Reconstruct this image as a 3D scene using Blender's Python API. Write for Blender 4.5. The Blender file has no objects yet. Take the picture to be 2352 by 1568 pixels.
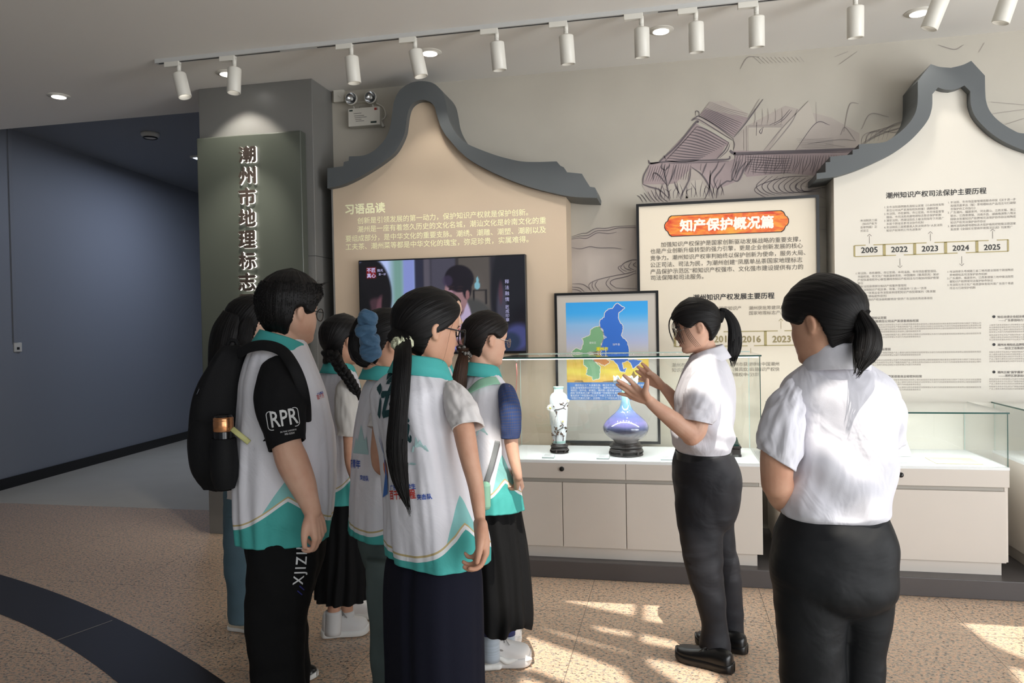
import bpy, bmesh, math, random
import numpy as np
from mathutils import Vector, Matrix, noise
from mathutils.bvhtree import BVHTree
random.seed(7); rng = np.random.default_rng(7)
S = bpy.context.scene
COL = S.collection

# ------------------------------------------------------------------ camera
FPX = 1729.39; EYE = Vector((0.0, 0.0, 1.45))
YAW, PITCH, ROLL = math.radians(12.0034), math.radians(-0.9659), math.radians(-1.0682)
_f = Vector((-math.sin(YAW)*math.cos(PITCH), math.cos(YAW)*math.cos(PITCH), math.sin(PITCH)))
_r0 = Vector((math.cos(YAW), math.sin(YAW), 0)); _u0 = _r0.cross(_f)
CR = _r0*math.cos(ROLL) + _u0*math.sin(ROLL); CU = _u0*math.cos(ROLL) - _r0*math.sin(ROLL); CF = _f
cam_data = bpy.data.cameras.new('camera'); cam_data.sensor_width = 36.0; cam_data.lens = 36.0*FPX/2352
cam_data.clip_start = 0.05; cam_data.clip_end = 100
cam = bpy.data.objects.new('camera', cam_data); COL.objects.link(cam)
cam.matrix_world = Matrix(((CR.x, CU.x, -CF.x, EYE.x), (CR.y, CU.y, -CF.y, EYE.y), (CR.z, CU.z, -CF.z, EYE.z), (0, 0, 0, 1)))
S.camera = cam

# ------------------------------------------------------------------ view, world, lights
S.view_settings.view_transform = 'Standard'; S.view_settings.look = 'None'
S.view_settings.gamma = 1.0; S.view_settings.use_curve_mapping = False
S.view_settings.exposure = 0.0
S.cycles.max_bounces = 8; S.cycles.diffuse_bounces = 4; S.cycles.glossy_bounces = 4
S.cycles.transparent_max_bounces = 24; S.cycles.transmission_bounces = 6
S.cycles.caustics_reflective = False; S.cycles.caustics_refractive = False
S.cycles.sample_clamp_indirect = 4.0
W = bpy.data.worlds.new('world'); S.world = W; W.use_nodes = True
W.node_tree.nodes['Background'].inputs[0].default_value = (0.75, 0.85, 1.0, 1)
W.node_tree.nodes['Background'].inputs[1].default_value = 0.25

def lamp(name, kind, loc, target, energy, color=(1, 1, 1), **kw):
    d = bpy.data.lights.new(name, kind); d.energy = energy; d.color = color
    for k, v in kw.items(): setattr(d, k, v)
    o = bpy.data.objects.new(name, d); COL.objects.link(o); o.location = loc
    o.rotation_euler = (Vector(target) - Vector(loc)).to_track_quat('-Z', 'Y').to_euler()
    return o

SUN_DIR = Vector((-0.08, 0.45, -1.0)).normalized()       # direction the sunlight travels
lamp('sun', 'SUN', (0, 0, 9), Vector((0, 0, 9)) + SUN_DIR, 6.6, (1.0, 0.94, 0.84), angle=0.007)
# daylight that comes down the tall entrance hall behind the camera
lamp('hall_daylight', 'AREA', (2.6, -2.2, 2.4), (-0.5, 3.0, 1.2), 48, (0.94, 0.97, 1.0), shape='RECTANGLE', size=4.5, size_y=3.0, spread=math.radians(120))
# uplight added low on the right to brighten ceiling and upper wall
lamp('ceiling_fill', 'AREA', (4.9, 2.2, 1.1), (0.9, 4.3, 3.1), 74, (0.97, 0.99, 1.0), shape='RECTANGLE', size=2.6, size_y=1.8, spread=math.radians(110))
# broad fill added from the right to lift the cabinets and vests
lamp('right_side_fill', 'AREA', (4.9, -0.4, 1.7), (-0.2, 3.7, 0.9), 150, (0.97, 0.98, 1.0), shape='RECTANGLE', size=3.6, size_y=2.8)
# the square panel lamp in the corridor ceiling
lamp('corridor_panel_light', 'AREA', (-5.05, 8.03, 3.44), (-5.05, 8.03, 0), 34, (0.66, 0.76, 1.0), shape='RECTANGLE', size=0.6, size_y=0.6)

# ------------------------------------------------------------------ points seen in the photograph, put at a real depth
def ray(px, py): return CF + CR*((px-1176)/FPX) - CU*((py-784)/FPX)
def P(px, py, d): return EYE + ray(px, py)*d                    # d metres along the optical axis
def PY(px, py, y): r = ray(px, py); return EYE + r*(y/r.y)
def PZ(px, py, z): r = ray(px, py); return EYE + r*((z-EYE.z)/r.z)

# ------------------------------------------------------------------ materials
def lin(c):
    c = c/255.0
    return c/12.92 if c <= 0.04045 else ((c+0.055)/1.055)**2.4
def rgb(r, g, b): return (lin(r), lin(g), lin(b), 1.0)
def newmat(name):
    m = bpy.data.materials.new(name); m.use_nodes = True
    return m, m.node_tree.nodes, m.node_tree.links, m.node_tree.nodes['Principled BSDF']
def mat(name, col, rough=0.5, metal=0.0, var=0.0, scale=8.0, bump=0.0, bscale=60.0, spec=0.5, stretch=(1, 1, 1), emit=0.0, sheen=0.0):
    m, N, L, b = newmat(name)
    b.inputs['Base Color'].default_value = col; b.inputs['Roughness'].default_value = rough
    b.inputs['Metallic'].default_value = metal; b.inputs['Specular IOR Level'].default_value = spec
    if sheen: b.inputs['Sheen Weight'].default_value = sheen
    if emit: b.inputs['Emission Color'].default_value = col; b.inputs['Emission Strength'].default_value = emit
    if var or bump:
        tc = N.new('ShaderNodeTexCoord'); mp = N.new('ShaderNodeMapping'); mp.inputs['Scale'].default_value = stretch
        L.new(tc.outputs['Object'], mp.inputs['Vector'])
    if var:
        n = N.new('ShaderNodeTexNoise'); n.inputs['Scale'].default_value = scale; n.inputs['Detail'].default_value = 5
        L.new(mp.outputs[0], n.inputs['Vector'])
        r = N.new('ShaderNodeMapRange'); r.inputs['To Min'].default_value = 1-var; r.inputs['To Max'].default_value = 1+var
        r.inputs['From Min'].default_value = .3; r.inputs['From Max'].default_value = .7
        L.new(n.outputs['Fac'], r.inputs['Value'])
        x = N.new('ShaderNodeVectorMath'); x.operation = 'SCALE'; x.inputs[0].default_value = col[:3]
        L.new(r.outputs[0], x.inputs['Scale']); L.new(x.outputs[0], b.inputs['Base Color'])
    if bump:
        n2 = N.new('ShaderNodeTexNoise'); n2.inputs['Scale'].default_value = bscale; n2.inputs['Detail'].default_value = 4
        L.new(mp.outputs[0], n2.inputs['Vector'])
        bp = N.new('ShaderNodeBump'); bp.inputs['Strength'].default_value = bump; bp.inputs['Distance'].default_value = 0.01
        L.new(n2.outputs['Fac'], bp.inputs['Height']); L.new(bp.outputs[0], b.inputs['Normal'])
    return m
def emission(name, col, strength):
    m = bpy.data.materials.new(name); m.use_nodes = True; N = m.node_tree.nodes; L = m.node_tree.links
    N.remove(N['Principled BSDF']); e = N.new('ShaderNodeEmission')
    e.inputs[0].default_value = col; e.inputs[1].default_value = strength; L.new(e.outputs[0], N['Material Output'].inputs[0])
    return m
def glassmat(name, tint=(0.93, 0.97, 0.95, 1), refl=1.0):
    """clear sheet glass: straight-through transparency plus a Fresnel reflection"""
    m = bpy.data.materials.new(name); m.use_nodes = True; N = m.node_tree.nodes; L = m.node_tree.links
    N.remove(N['Principled BSDF'])
    t = N.new('ShaderNodeBsdfTransparent'); t.inputs[0].default_value = tint
    g = N.new('ShaderNodeBsdfGlossy'); g.inputs['Roughness'].default_value = 0.01; g.inputs[0].default_value = (refl, refl, refl, 1)
    lw = N.new('ShaderNodeLayerWeight'); lw.inputs[0].default_value = .5
    pw = N.new('ShaderNodeMath'); pw.operation = 'POWER'; pw.inputs[1].default_value = 5; L.new(lw.outputs['Facing'], pw.inputs[0])
    f = N.new('ShaderNodeMath'); f.operation = 'MULTIPLY_ADD'; f.inputs[1].default_value = .9; f.inputs[2].default_value = .035; L.new(pw.outputs[0], f.inputs[0])
    x = N.new('ShaderNodeMixShader'); L.new(f.outputs[0], x.inputs[0]); L.new(t.outputs[0], x.inputs[1]); L.new(g.outputs[0], x.inputs[2])
    L.new(x.outputs[0], N['Material Output'].inputs[0])
    return m
def vcolmat(name, rough=0.6, emit=0.0, attr='col'):
    m, N, L, b = newmat(name)
    a = N.new('ShaderNodeAttribute'); a.attribute_name = attr
    if emit:
        b.inputs['Base Color'].default_value = (0.01, 0.01, 0.01, 1)
        L.new(a.outputs['Color'], b.inputs['Emission Color']); b.inputs['Emission Strength'].default_value = emit
    else: L.new(a.outputs['Color'], b.inputs['Base Color'])
    b.inputs['Roughness'].default_value = rough
    return m

# ------------------------------------------------------------------ objects
def tag(o, label=None, cat=None, group=None, kind=None):
    if label: o['label'] = label
    if cat: o['category'] = cat
    if group: o['group'] = group
    if kind: o['kind'] = kind
    return o
def thing(name, loc, label, cat, group=None):
    o = bpy.data.objects.new(name, None); o.empty_display_size = 0.1; COL.objects.link(o); o.location = loc
    return tag(o, label, cat, group)
def put(name, me, mats=None, parent=None, smooth=False):
    """links a mesh given in world coordinates as one object (or as a part of `parent`)"""
    if mats is not None:
        idx = [p.material_index for p in me.polygons]; me.materials.clear()
        for m in (mats if isinstance(mats, (list, tuple)) else [mats]): me.materials.append(m)
        if any(idx): me.polygons.foreach_set('material_index', idx)
    if smooth: me.polygons.foreach_set('use_smooth', [True]*len(me.polygons))
    o = bpy.data.objects.new(name, me); COL.objects.link(o)
    if parent is not None:
        q = parent; off = Vector((0, 0, 0))
        while q is not None: off += q.location; q = q.parent
        me.transform(Matrix.Translation(-off)); o.parent = parent
    return o
def cat_rom(pts, n):
    """n points on a Catmull-Rom curve through pts (rows of numbers)"""
    A = np.array(pts, float)
    if len(A) == 2: t = np.linspace(0, 1, n)[:, None]; return A[0]*(1-t) + A[1]*t
    B = np.vstack([2*A[0]-A[1], A, 2*A[-1]-A[-2]])
    out = []
    for s in np.linspace(0, len(A)-1-1e-9, n):
        i = int(s); t = s-i; p0, p1, p2, p3 = B[i:i+4]
        out.append(0.5*((2*p1) + (p2-p0)*t + (2*p0-5*p1+4*p2-p3)*t*t + (3*p1-p0-3*p2+p3)*t**3))
    return np.array(out)

class MB:
    """collects faces that will be linked as ONE mesh object"""
    def __init__(s): s.v = []; s.f = []; s.m = []; s.mi = 0
    def add(s, vs, fs, mi=None):
        b = len(s.v); s.v += [tuple(p) for p in vs]
        for f in fs: s.f.append(tuple(b+i for i in f)); s.m.append(s.mi if mi is None else mi)
        return s
    def box(s, a, b, mi=None):
        (x0, y0, z0), (x1, y1, z1) = a, b
        return s.add([(x0, y0, z0), (x1, y0, z0), (x1, y1, z0), (x0, y1, z0), (x0, y0, z1), (x1, y0, z1), (x1, y1, z1), (x0, y1, z1)],
              [(3, 2, 1, 0), (4, 5, 6, 7), (0, 1, 5, 4), (1, 2, 6, 5), (2, 3, 7, 6), (3, 0, 4, 7)], mi)
    def quad(s, a, b, c, d, mi=None): return s.add([a, b, c, d], [(0, 1, 2, 3)], mi)
    def prism_xz(s, poly, y0, y1, mi=None, side=None):
        """polygon given as (x, z), front at y0, back at y1"""
        n = len(poly); area = sum(poly[i][0]*poly[(i+1) % n][1]-poly[(i+1) % n][0]*poly[i][1] for i in range(n))
        if area < 0: poly = poly[::-1]
        vs = [(p[0], y0, p[1]) for p in poly] + [(p[0], y1, p[1]) for p in poly]
        s.add(vs, [tuple(range(n)), tuple(range(2*n-1, n-1, -1))], mi)
        s.add(vs, [(i, i+n, (i+1) % n+n, (i+1) % n) for i in range(n)], mi if side is None else side)
        return s
    def flat_xz(s, poly, y, mi=None):
        n = len(poly); area = sum(poly[i][0]*poly[(i+1) % n][1]-poly[(i+1) % n][0]*poly[i][1] for i in range(n))
        if area < 0: poly = poly[::-1]
        return s.add([(p[0], y, p[1]) for p in poly], [tuple(range(n))], mi)
    def ribbon_xz(s, pts, w, y, mi=None, taper=0.0):
        """a brush line on a wall: pts (x, z), width w"""
        p = np.array(pts, float); n = len(p)
        d = np.gradient(p, axis=0); d /= np.maximum(np.linalg.norm(d, axis=1), 1e-9)[:, None]
        nn = np.stack([-d[:, 1], d[:, 0]], 1)
        ww = w*0.5*(1-taper*np.abs(np.linspace(-1, 1, n))**2)
        a = p+nn*ww[:, None]; c = p-nn*ww[:, None]
        vs = [(q[0], y, q[1]) for q in a]+[(q[0], y, q[1]) for q in c]
        return s.add(vs, [(i, n+i, n+i+1, i+1) for i in range(n-1)], mi)
    def tube(s, pts, rad, seg=10, caps=True, mi=None, round_caps=False, sub=0, flat=None):
        """tube through pts with radii; flat=(vector, factor) squeezes the section along a direction"""
        pts = np.array(pts, float); rad = np.full(len(pts), rad) if np.isscalar(rad) else np.array(rad, float)
        if sub: q = cat_rom(np.column_stack([pts, rad]), sub); pts, rad = q[:, :3], np.maximum(q[:, 3], 1e-4)
        t = np.gradient(pts, axis=0); t /= np.maximum(np.linalg.norm(t, axis=1), 1e-9)[:, None]
        if round_caps:
            k = [math.sin(a) for a in (0.25, .6, .95, 1.25)]; c = [math.cos(a) for a in (0.25, .6, .95, 1.25)]
            a0, r0, t0 = pts[0], rad[0], t[0]; a1, r1, t1 = pts[-1], rad[-1], t[-1]
            pre = [a0-t0*r0*c[i] for i in range(4)]; prr = [r0*k[i] for i in range(4)]
            post = [a1+t1*r1*c[3-i] for i in range(4)]; por = [r1*k[3-i] for i in range(4)]
            pts = np.vstack([pre, pts, post]); rad = np.concatenate([prr, rad, por]); t = np.vstack([[t0]*4, t, [t1]*4])
        ref = np.array([0, 0, 1.0]) if abs(t[0][2]) < .9 else np.array([0, 1.0, 0])
        if flat is not None:
            ref = np.array(flat[0], float)
        vs = []; n = len(pts); u = np.cross(ref, t[0]); u /= np.linalg.norm(u)
        for i in range(n):
            if flat is not None: u = np.cross(ref, t[i])
            u = u-t[i]*(u@t[i]); u /= max(np.linalg.norm(u), 1e-9); w = np.cross(t[i], u)
            k = flat[1] if flat is not None else 1.0
            for j in range(seg):
                a = 2*math.pi*j/seg; vs.append(pts[i]+rad[i]*(math.cos(a)*u+k*math.sin(a)*w))
        fs = [(i*seg+j, i*seg+(j+1) % seg, (i+1)*seg+(j+1) % seg, (i+1)*seg+j) for i in range(n-1) for j in range(seg)]
        if caps: fs += [tuple(range(seg-1, -1, -1)), tuple((n-1)*seg+j for j in range(seg))]
        return s.add(vs, fs, mi)
    def lathe(s, prof, c, seg=32, mi=None, axis=None, caps=True):
        """prof (r, h) turned round an axis through c (default straight up)"""
        ax = np.array(axis if axis is not None else (0, 0, 1.0), float); ax /= np.linalg.norm(ax)
        u = np.cross(ax, (0, 1.0, 0)) if abs(ax[1]) < .9 else np.cross(ax, (1.0, 0, 0)); u /= np.linalg.norm(u); w = np.cross(ax, u)
        vs = []; n = len(prof); c = np.array(c, float)
        for r, h in prof:
            for j in range(seg):
                a = 2*math.pi*j/seg; vs.append(c+ax*h+r*(math.cos(a)*u+math.sin(a)*w))
        fs = [(i*seg+j, i*seg+(j+1) % seg, (i+1)*seg+(j+1) % seg, (i+1)*seg+j) for i in range(n-1) for j in range(seg)]
        if caps: fs += [tuple(range(seg-1, -1, -1)), tuple((n-1)*seg+j for j in range(seg))]
        return s.add(vs, fs, mi)
    def ball(s, c, r, seg=14, rings=9, mi=None, axes=None):
        """ellipsoid; r = (a, b, c) along axes (rows)"""
        r = (r, r, r) if np.isscalar(r) else r; A = np.eye(3) if axes is None else np.array(axes, float); c = np.array(c, float)
        vs = [c+A[2]*r[2]]
        for i in range(1, rings):
            th = math.pi*i/rings
            for j in range(seg):
                a = 2*math.pi*j/seg
                vs.append(c+A[0]*r[0]*math.sin(th)*math.cos(a)+A[1]*r[1]*math.sin(th)*math.sin(a)+A[2]*r[2]*math.cos(th))
        vs.append(c-A[2]*r[2]); fs = [(0, 1+j, 1+(j+1) % seg) for j in range(seg)]
        for i in range(rings-2):
            b = 1+i*seg; fs += [(b+j, b+seg+j, b+seg+(j+1) % seg, b+(j+1) % seg) for j in range(seg)]
        b = 1+(rings-2)*seg; fs += [(b+j, b+seg, b+(j+1) % seg) for j in range(seg)]
        return s.add(vs, fs, mi)
    def grid(s, V, close_u=False, mi=None, flip=False):
        """V[i][j] array of points (rows i, columns j)"""
        n, m = V.shape[:2]; q = m if close_u else m-1
        fs = [(i*m+j, i*m+(j+1) % m, (i+1)*m+(j+1) % m, (i+1)*m+j) for i in range(n-1) for j in range(q)]
        if flip: fs = [f[::-1] for f in fs]
        return s.add(V.reshape(-1, 3), fs, mi)
    def mesh(s, name='m'):
        me = bpy.data.meshes.new(name); me.from_pydata(s.v, [], s.f)
        if any(s.m): me.polygons.foreach_set('material_index', s.m)
        me.update(); return me
    def build(s, name, mats, parent=None, smooth=False, bevel=0.0, bseg=2):
        me = s.mesh(name)
        if bevel:
            bm = bmesh.new(); bm.from_mesh(me); bmesh.ops.remove_doubles(bm, verts=bm.verts, dist=1e-6)
            es = [e for e in bm.edges if len(e.link_faces) == 2 and e.calc_face_angle(0) > 0.6]
            bmesh.ops.bevel(bm, geom=es, offset=bevel, segments=bseg, affect='EDGES', profile=0.5)
            bm.to_mesh(me); bm.free()
        return put(name, me, mats, parent, smooth)

def text_mesh(body, size=1.0, bold=0.0, extrude=0.0, spacing=1.0, shear=0.0):
    cu = bpy.data.curves.new('lettering', 'FONT'); cu.body = body; cu.size = size; cu.extrude = extrude
    cu.space_character = spacing; cu.shear = shear; cu.resolution_u = 2
    ob = bpy.data.objects.new('lettering', cu); me = bpy.data.meshes.new_from_object(ob)
    bpy.data.objects.remove(ob); bpy.data.curves.remove(cu)
    if bold and len(me.vertices):                                 # heavier strokes: the same glyphs struck again, slightly shifted
        v = np.empty(len(me.vertices)*3); me.vertices.foreach_get('co', v); v = v.reshape(-1, 3); fs = [tuple(p.vertices) for p in me.polygons]
        V, Fs = [], []
        for k, (dx, dy) in enumerate(((-1, 0), (1, 0), (0, 1), (0, -1), (0, 0))):
            b = len(V); V += [(p[0]+dx*bold*size, p[1]+dy*bold*size, p[2]+k*.004) for p in v]; Fs += [tuple(b+i for i in f) for f in fs]
        me.clear_geometry(); me.from_pydata(V, [], Fs); me.update()
    return me
class Lettering:
    """printed lines collected into one mesh; lines lie on the plane y = const, read along +x"""
    def __init__(s, y): s.y = y; s.v = []; s.f = []
    def line(s, body, x0, z0, size=None, width=None, bold=0.0, spacing=1.0):
        me = text_mesh(body, 1.0, bold, 0, spacing)
        v = np.empty(len(me.vertices)*3); me.vertices.foreach_get('co', v); v = v.reshape(-1, 3)
        if len(v) == 0: return s
        k = size if width is None else width/(v[:, 0].max()-v[:, 0].min())
        if width is not None: x0 = x0-v[:, 0].min()*k
        b = len(s.v); s.v += [(x0+p[0]*k, s.y-p[2]*.012, z0+p[1]*(size or k)) for p in v]
        s.f += [tuple(b+i for i in f.vertices) for f in me.polygons]
        bpy.data.meshes.remove(me); return s
    def px(s, body, xl, yl, xr, yr, bold=0.0, size=None):
        """line whose baseline runs between two points of the photograph on this plane"""
        a, b = PY(xl, yl, s.y), PY(xr, yr, s.y)
        return s.line(body, a.x, (a.z+b.z)/2, size, b.x-a.x, bold)
    def build(s, name, m, parent):
        me = bpy.data.meshes.new(name); me.from_pydata(s.v, [], s.f); me.update()
        return put(name, me, m, parent)
# ================================================================== the room
M_ceil = mat('ceiling_paint', rgb(232, 229, 224), .7)
M_wall = mat('wallpaper_greige', rgb(186, 180, 168), .75, var=.04, scale=3, bump=.05, bscale=300)
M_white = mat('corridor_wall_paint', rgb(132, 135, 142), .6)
M_black = mat('black_skirting_tile', rgb(22, 22, 24), .18)
M_dark = mat('anthracite_metal_panel', rgb(118, 117, 114), .33, spec=.45, var=.04, scale=2, stretch=(1, 1, .2))
M_cream = mat('beige_corridor_tile', rgb(196, 188, 172), .25, var=.03, scale=2)
M_hall = mat('hall_paint', rgb(178, 172, 164), .8)

def granite():
    m, N, L, b = newmat('speckled_pink_granite')
    tc = N.new('ShaderNodeTexCoord'); mp = N.new('ShaderNodeMapping'); mp.inputs['Scale'].default_value = (1, 1.25, 1)
    mp.inputs['Rotation'].default_value = (0, 0, .3)
    L.new(tc.outputs['Object'], mp.inputs['Vector'])
    n1 = N.new('ShaderNodeTexNoise'); n1.inputs['Scale'].default_value = 56; n1.inputs['Detail'].default_value = 2.5; n1.inputs['Roughness'].default_value = .6
    n2 = N.new('ShaderNodeTexNoise'); n2.inputs['Scale'].default_value = 60; n2.inputs['Detail'].default_value = 3
    n3 = N.new('ShaderNodeTexVoronoi'); n3.inputs['Scale'].default_value = 160
    n4 = N.new('ShaderNodeTexNoise'); n4.inputs['Scale'].default_value = 3
    for n in (n1, n2, n3, n4): L.new(mp.outputs[0], n.inputs['Vector'])
    r1 = N.new('ShaderNodeValToRGB'); e = r1.color_ramp.elements
    e[0].position = .40; e[0].color = rgb(150, 142, 132); e[1].position = .60; e[1].color = rgb(206, 170, 143)
    x = e.new(.5); x.color = rgb(204, 178, 152)
    L.new(n2.outputs['Fac'], r1.inputs[0])
    r2 = N.new('ShaderNodeValToRGB'); e = r2.color_ramp.elements
    e[0].position = .595; e[0].color = (0, 0, 0, 1); e[1].position = .655; e[1].color = (.95, .95, .95, 1)
    L.new(n1.outputs['Fac'], r2.inputs[0])
    mx = N.new('ShaderNodeMix'); mx.data_type = 'RGBA'; L.new(r2.outputs[0], mx.inputs[0]); L.new(r1.outputs[0], mx.inputs[6]); mx.inputs[7].default_value = rgb(62, 60, 59)
    r3 = N.new('ShaderNodeMapRange'); r3.inputs['From Min'].default_value = 0; r3.inputs['From Max'].default_value = 1; r3.inputs['To Min'].default_value = .8; r3.inputs['To Max'].default_value = 1.2
    L.new(n3.outputs['Color'], r3.inputs[0])
    sc = N.new('ShaderNodeVectorMath'); sc.operation = 'SCALE'; L.new(mx.outputs[2], sc.inputs[0]); L.new(r3.outputs[0], sc.inputs['Scale'])
    # slab joints every 0.9 m
    sx = N.new('ShaderNodeSeparateXYZ'); L.new(tc.outputs['Object'], sx.inputs[0])
    prev = None
    for ax, off in ((0, .457), (1, .7)):
        a = N.new('ShaderNodeMath'); a.operation = 'ADD'; a.inputs[1].default_value = off+90*.9; L.new(sx.outputs[ax], a.inputs[0])
        q = N.new('ShaderNodeMath'); q.operation = 'MODULO'; q.inputs[1].default_value = .9; L.new(a.outputs[0], q.inputs[0])
        c = N.new('ShaderNodeMath'); c.operation = 'LESS_THAN'; c.inputs[1].default_value = .003; L.new(q.outputs[0], c.inputs[0])
        if prev: y = N.new('ShaderNodeMath'); y.operation = 'MAXIMUM'; L.new(prev.outputs[0], y.inputs[0]); L.new(c.outputs[0], y.inputs[1]); prev = y
        else: prev = c
    m2 = N.new('ShaderNodeMix'); m2.data_type = 'RGBA'; L.new(prev.outputs[0], m2.inputs[0]); L.new(sc.outputs[0], m2.inputs[6]); m2.inputs[7].default_value = rgb(110, 98, 86)
    L.new(m2.outputs[2], b.inputs['Base Color']); b.inputs['Roughness'].default_value = .28; b.inputs['Specular IOR Level'].default_value = .35
    return m
M_gran = granite()
M_band = mat('black_granite_inlay', rgb(34, 30, 31), .22, var=.25, scale=120)

def structure(mb, name, m, **kw):
    o = mb.build(name, m, **kw); o['kind'] = 'structure'; return o
XL = lambda y: -6.291-.106*(y-5.98)                              # line of the left-hand wall
structure(MB().box((-7.2, 1.95, -.12), (6, 5.53, 0)), 'floor', M_gran)
structure(MB().box((-7.2, -8, -.12), (6, 1.95, 0)), 'floor_bounce', mat('pale_bounce_floor', rgb(206, 206, 200), .35, var=.03, scale=2))  # unseen pale floor, added to bounce sunlight up to the ceiling
structure(MB().box((-7.2, 5.53, -.12), (-3.3, 12.6, 0)), 'floor_corridor', M_cream)
# the curved black stripe let into the floor
def arc_fit(a, b, c):
    (x1, y1), (x2, y2), (x3, y3) = a, b, c
    d = 2*(x1*(y2-y3)+x2*(y3-y1)+x3*(y1-y2))
    ux = ((x1*x1+y1*y1)*(y2-y3)+(x2*x2+y2*y2)*(y3-y1)+(x3*x3+y3*y3)*(y1-y2))/d
    uy = ((x1*x1+y1*y1)*(x3-x2)+(x2*x2+y2*y2)*(x1-x3)+(x3*x3+y3*y3)*(x2-x1))/d
    return ux, uy, math.hypot(x1-ux, y1-uy)
ox, oy, orr = arc_fit((-4.06, 3.84), (-2.85, 3.35), (-1.89, 2.82))
ix, iy, irr = arc_fit((-3.48, 3.285), (-2.94, 3.06), (-2.34, 2.74))
oa = [math.atan2(y-oy, x-ox) for x, y in ((-5.6, 4.25), (-.6, 1.7))]; ia = [math.atan2(y-iy, x-ix) for x, y in ((-5.2, 3.82), (-1.1, 1.7))]
mb = MB(); V = np.zeros((60, 2, 3))
for i in range(60):
    t = i/59; a = oa[0]*(1-t)+oa[1]*t; c = ia[0]*(1-t)+ia[1]*t
    V[i, 0] = (ox+orr*math.cos(a), oy+orr*math.sin(a), .0015); V[i, 1] = (ix+irr*math.cos(c), iy+irr*math.sin(c), .0015)
mb.grid(V)
structure(mb, 'floor_inlay', M_band)
a, b = PZ(258, 1424, .002), PZ(122, 1473, .002)
d = (b-a).normalized(); n = Vector((-d.y, d.x, 0))*.0025
inl = structure(MB().quad(a-n, b-n, b+n, a+n), 'floor_inlay_joint', mat('pale_joint', rgb(150, 140, 128), .6))

structure(MB().box((-7.2, 2.5, 3.22), (5, 5.38, 3.5)), 'ceiling', M_ceil)
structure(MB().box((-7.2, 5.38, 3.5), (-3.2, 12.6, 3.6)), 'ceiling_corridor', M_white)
structure(MB().box((-3.2, 5.3, 3.22), (5, 5.4, 3.5)), 'wall_above', M_hall)
structure(MB().box((-7.2, 2.5, 3.5), (5.1, 2.6, 6.5)), 'wall_front_upper', M_hall)
structure(MB().box((-2.6, 5.2, 0), (5, 5.3, 3.22)), 'wall_back', M_wall)
structure(MB().box((5, -8, 0), (5.1, 5.3, 6.5)), 'wall_right', M_hall) if False else None
mb = MB()                                                         # right-hand wall with a wide opening
mb.box((5, -8, 0), (5.1, -1.6, 6.5)); mb.box((5, 2.6, 0), (5.1, 5.3, 6.5)); mb.box((5, -1.6, 3.4), (5.1, 2.6, 6.5))
structure(mb, 'wall_right', M_hall)
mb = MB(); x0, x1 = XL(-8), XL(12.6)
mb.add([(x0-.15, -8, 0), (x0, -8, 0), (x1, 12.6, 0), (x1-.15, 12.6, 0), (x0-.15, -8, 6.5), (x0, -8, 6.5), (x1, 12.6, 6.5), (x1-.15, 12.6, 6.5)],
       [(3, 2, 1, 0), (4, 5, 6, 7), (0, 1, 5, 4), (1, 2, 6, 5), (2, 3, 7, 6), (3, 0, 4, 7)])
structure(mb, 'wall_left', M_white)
mb = MB(); x0, x1 = XL(3.0), XL(12.5); h = .105
mb.add([(x0, 3.0, 0), (x0+.015, 3.0, 0), (x1+.015, 12.5, 0), (x1, 12.5, 0), (x0, 3.0, h), (x0+.015, 3.0, h), (x1+.015, 12.5, h), (x1, 12.5, h)],
       [(3, 2, 1, 0), (4, 5, 6, 7), (0, 1, 5, 4), (1, 2, 6, 5), (2, 3, 7, 6), (3, 0, 4, 7)])
structure(mb, 'baseboard_left', M_black)
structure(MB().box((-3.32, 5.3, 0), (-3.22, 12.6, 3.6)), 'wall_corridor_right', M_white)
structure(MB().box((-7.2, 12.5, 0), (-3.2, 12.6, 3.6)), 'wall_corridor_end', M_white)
structure(MB().box((-7.2, -8.1, 0), (5.1, -8, 1.0)), 'wall_rear', M_hall)
column = structure(MB().box((-3.317, 4.88, 0), (-2.43, 5.3, 3.22)), 'column', M_dark, bevel=.004)
mb = MB(); mb.box((-2.4305, 4.88, 1.985), (-2.4285, 5.2, 1.988)); mb.box((-3.317, 4.879, 1.985), (-2.43, 4.8805, 1.988))
put('trim_joint', mb.mesh(), mat('dark_joint', rgb(40, 40, 40), .6), column)

# unseen slab added to mask the sun; openings shaped after its floor patches
shift = SUN_DIR*(6.5/SUN_DIR.z)
floor_px = [
    [(1238, 1372), (1462, 1382), (1457, 1422), (1340, 1396)], [(1482, 1384), (1585, 1388), (1592, 1420), (1690, 1426), (1690, 1470), (1480, 1431)],
    [(1340, 1433), (1450, 1452), (1453, 1471), (1380, 1457)], [(1475, 1456), (1640, 1492), (1640, 1518), (1474, 1482)],
    [(1178, 1427), (1240, 1440), (1455, 1502), (1453, 1512), (1300, 1470)],
    [(1140, 1455), (1215, 1462), (1330, 1502), (1420, 1535), (1470, 1590), (1350, 1600), (1225, 1549), (1140, 1549)],
    [(1478, 1510), (1560, 1525), (1640, 1546), (1690, 1600), (1590, 1600), (1500, 1540)],
    [(2192, 1419), (2260, 1412), (2420, 1424), (2420, 1542), (2352, 1516), (2290, 1488), (2240, 1452)],
    [(2320, 1530), (2420, 1560), (2420, 1610), (2345, 1575)],
    [(1195, 1556), (1240, 1566), (1300, 1610), (1200, 1610)]]
holes = [[PZ(x, y, 0) for x, y in poly] for poly in floor_px]
def sun_foot(p): return p-SUN_DIR*(p.z/SUN_DIR.z)                # where the sunbeam through p would meet the floor
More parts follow.
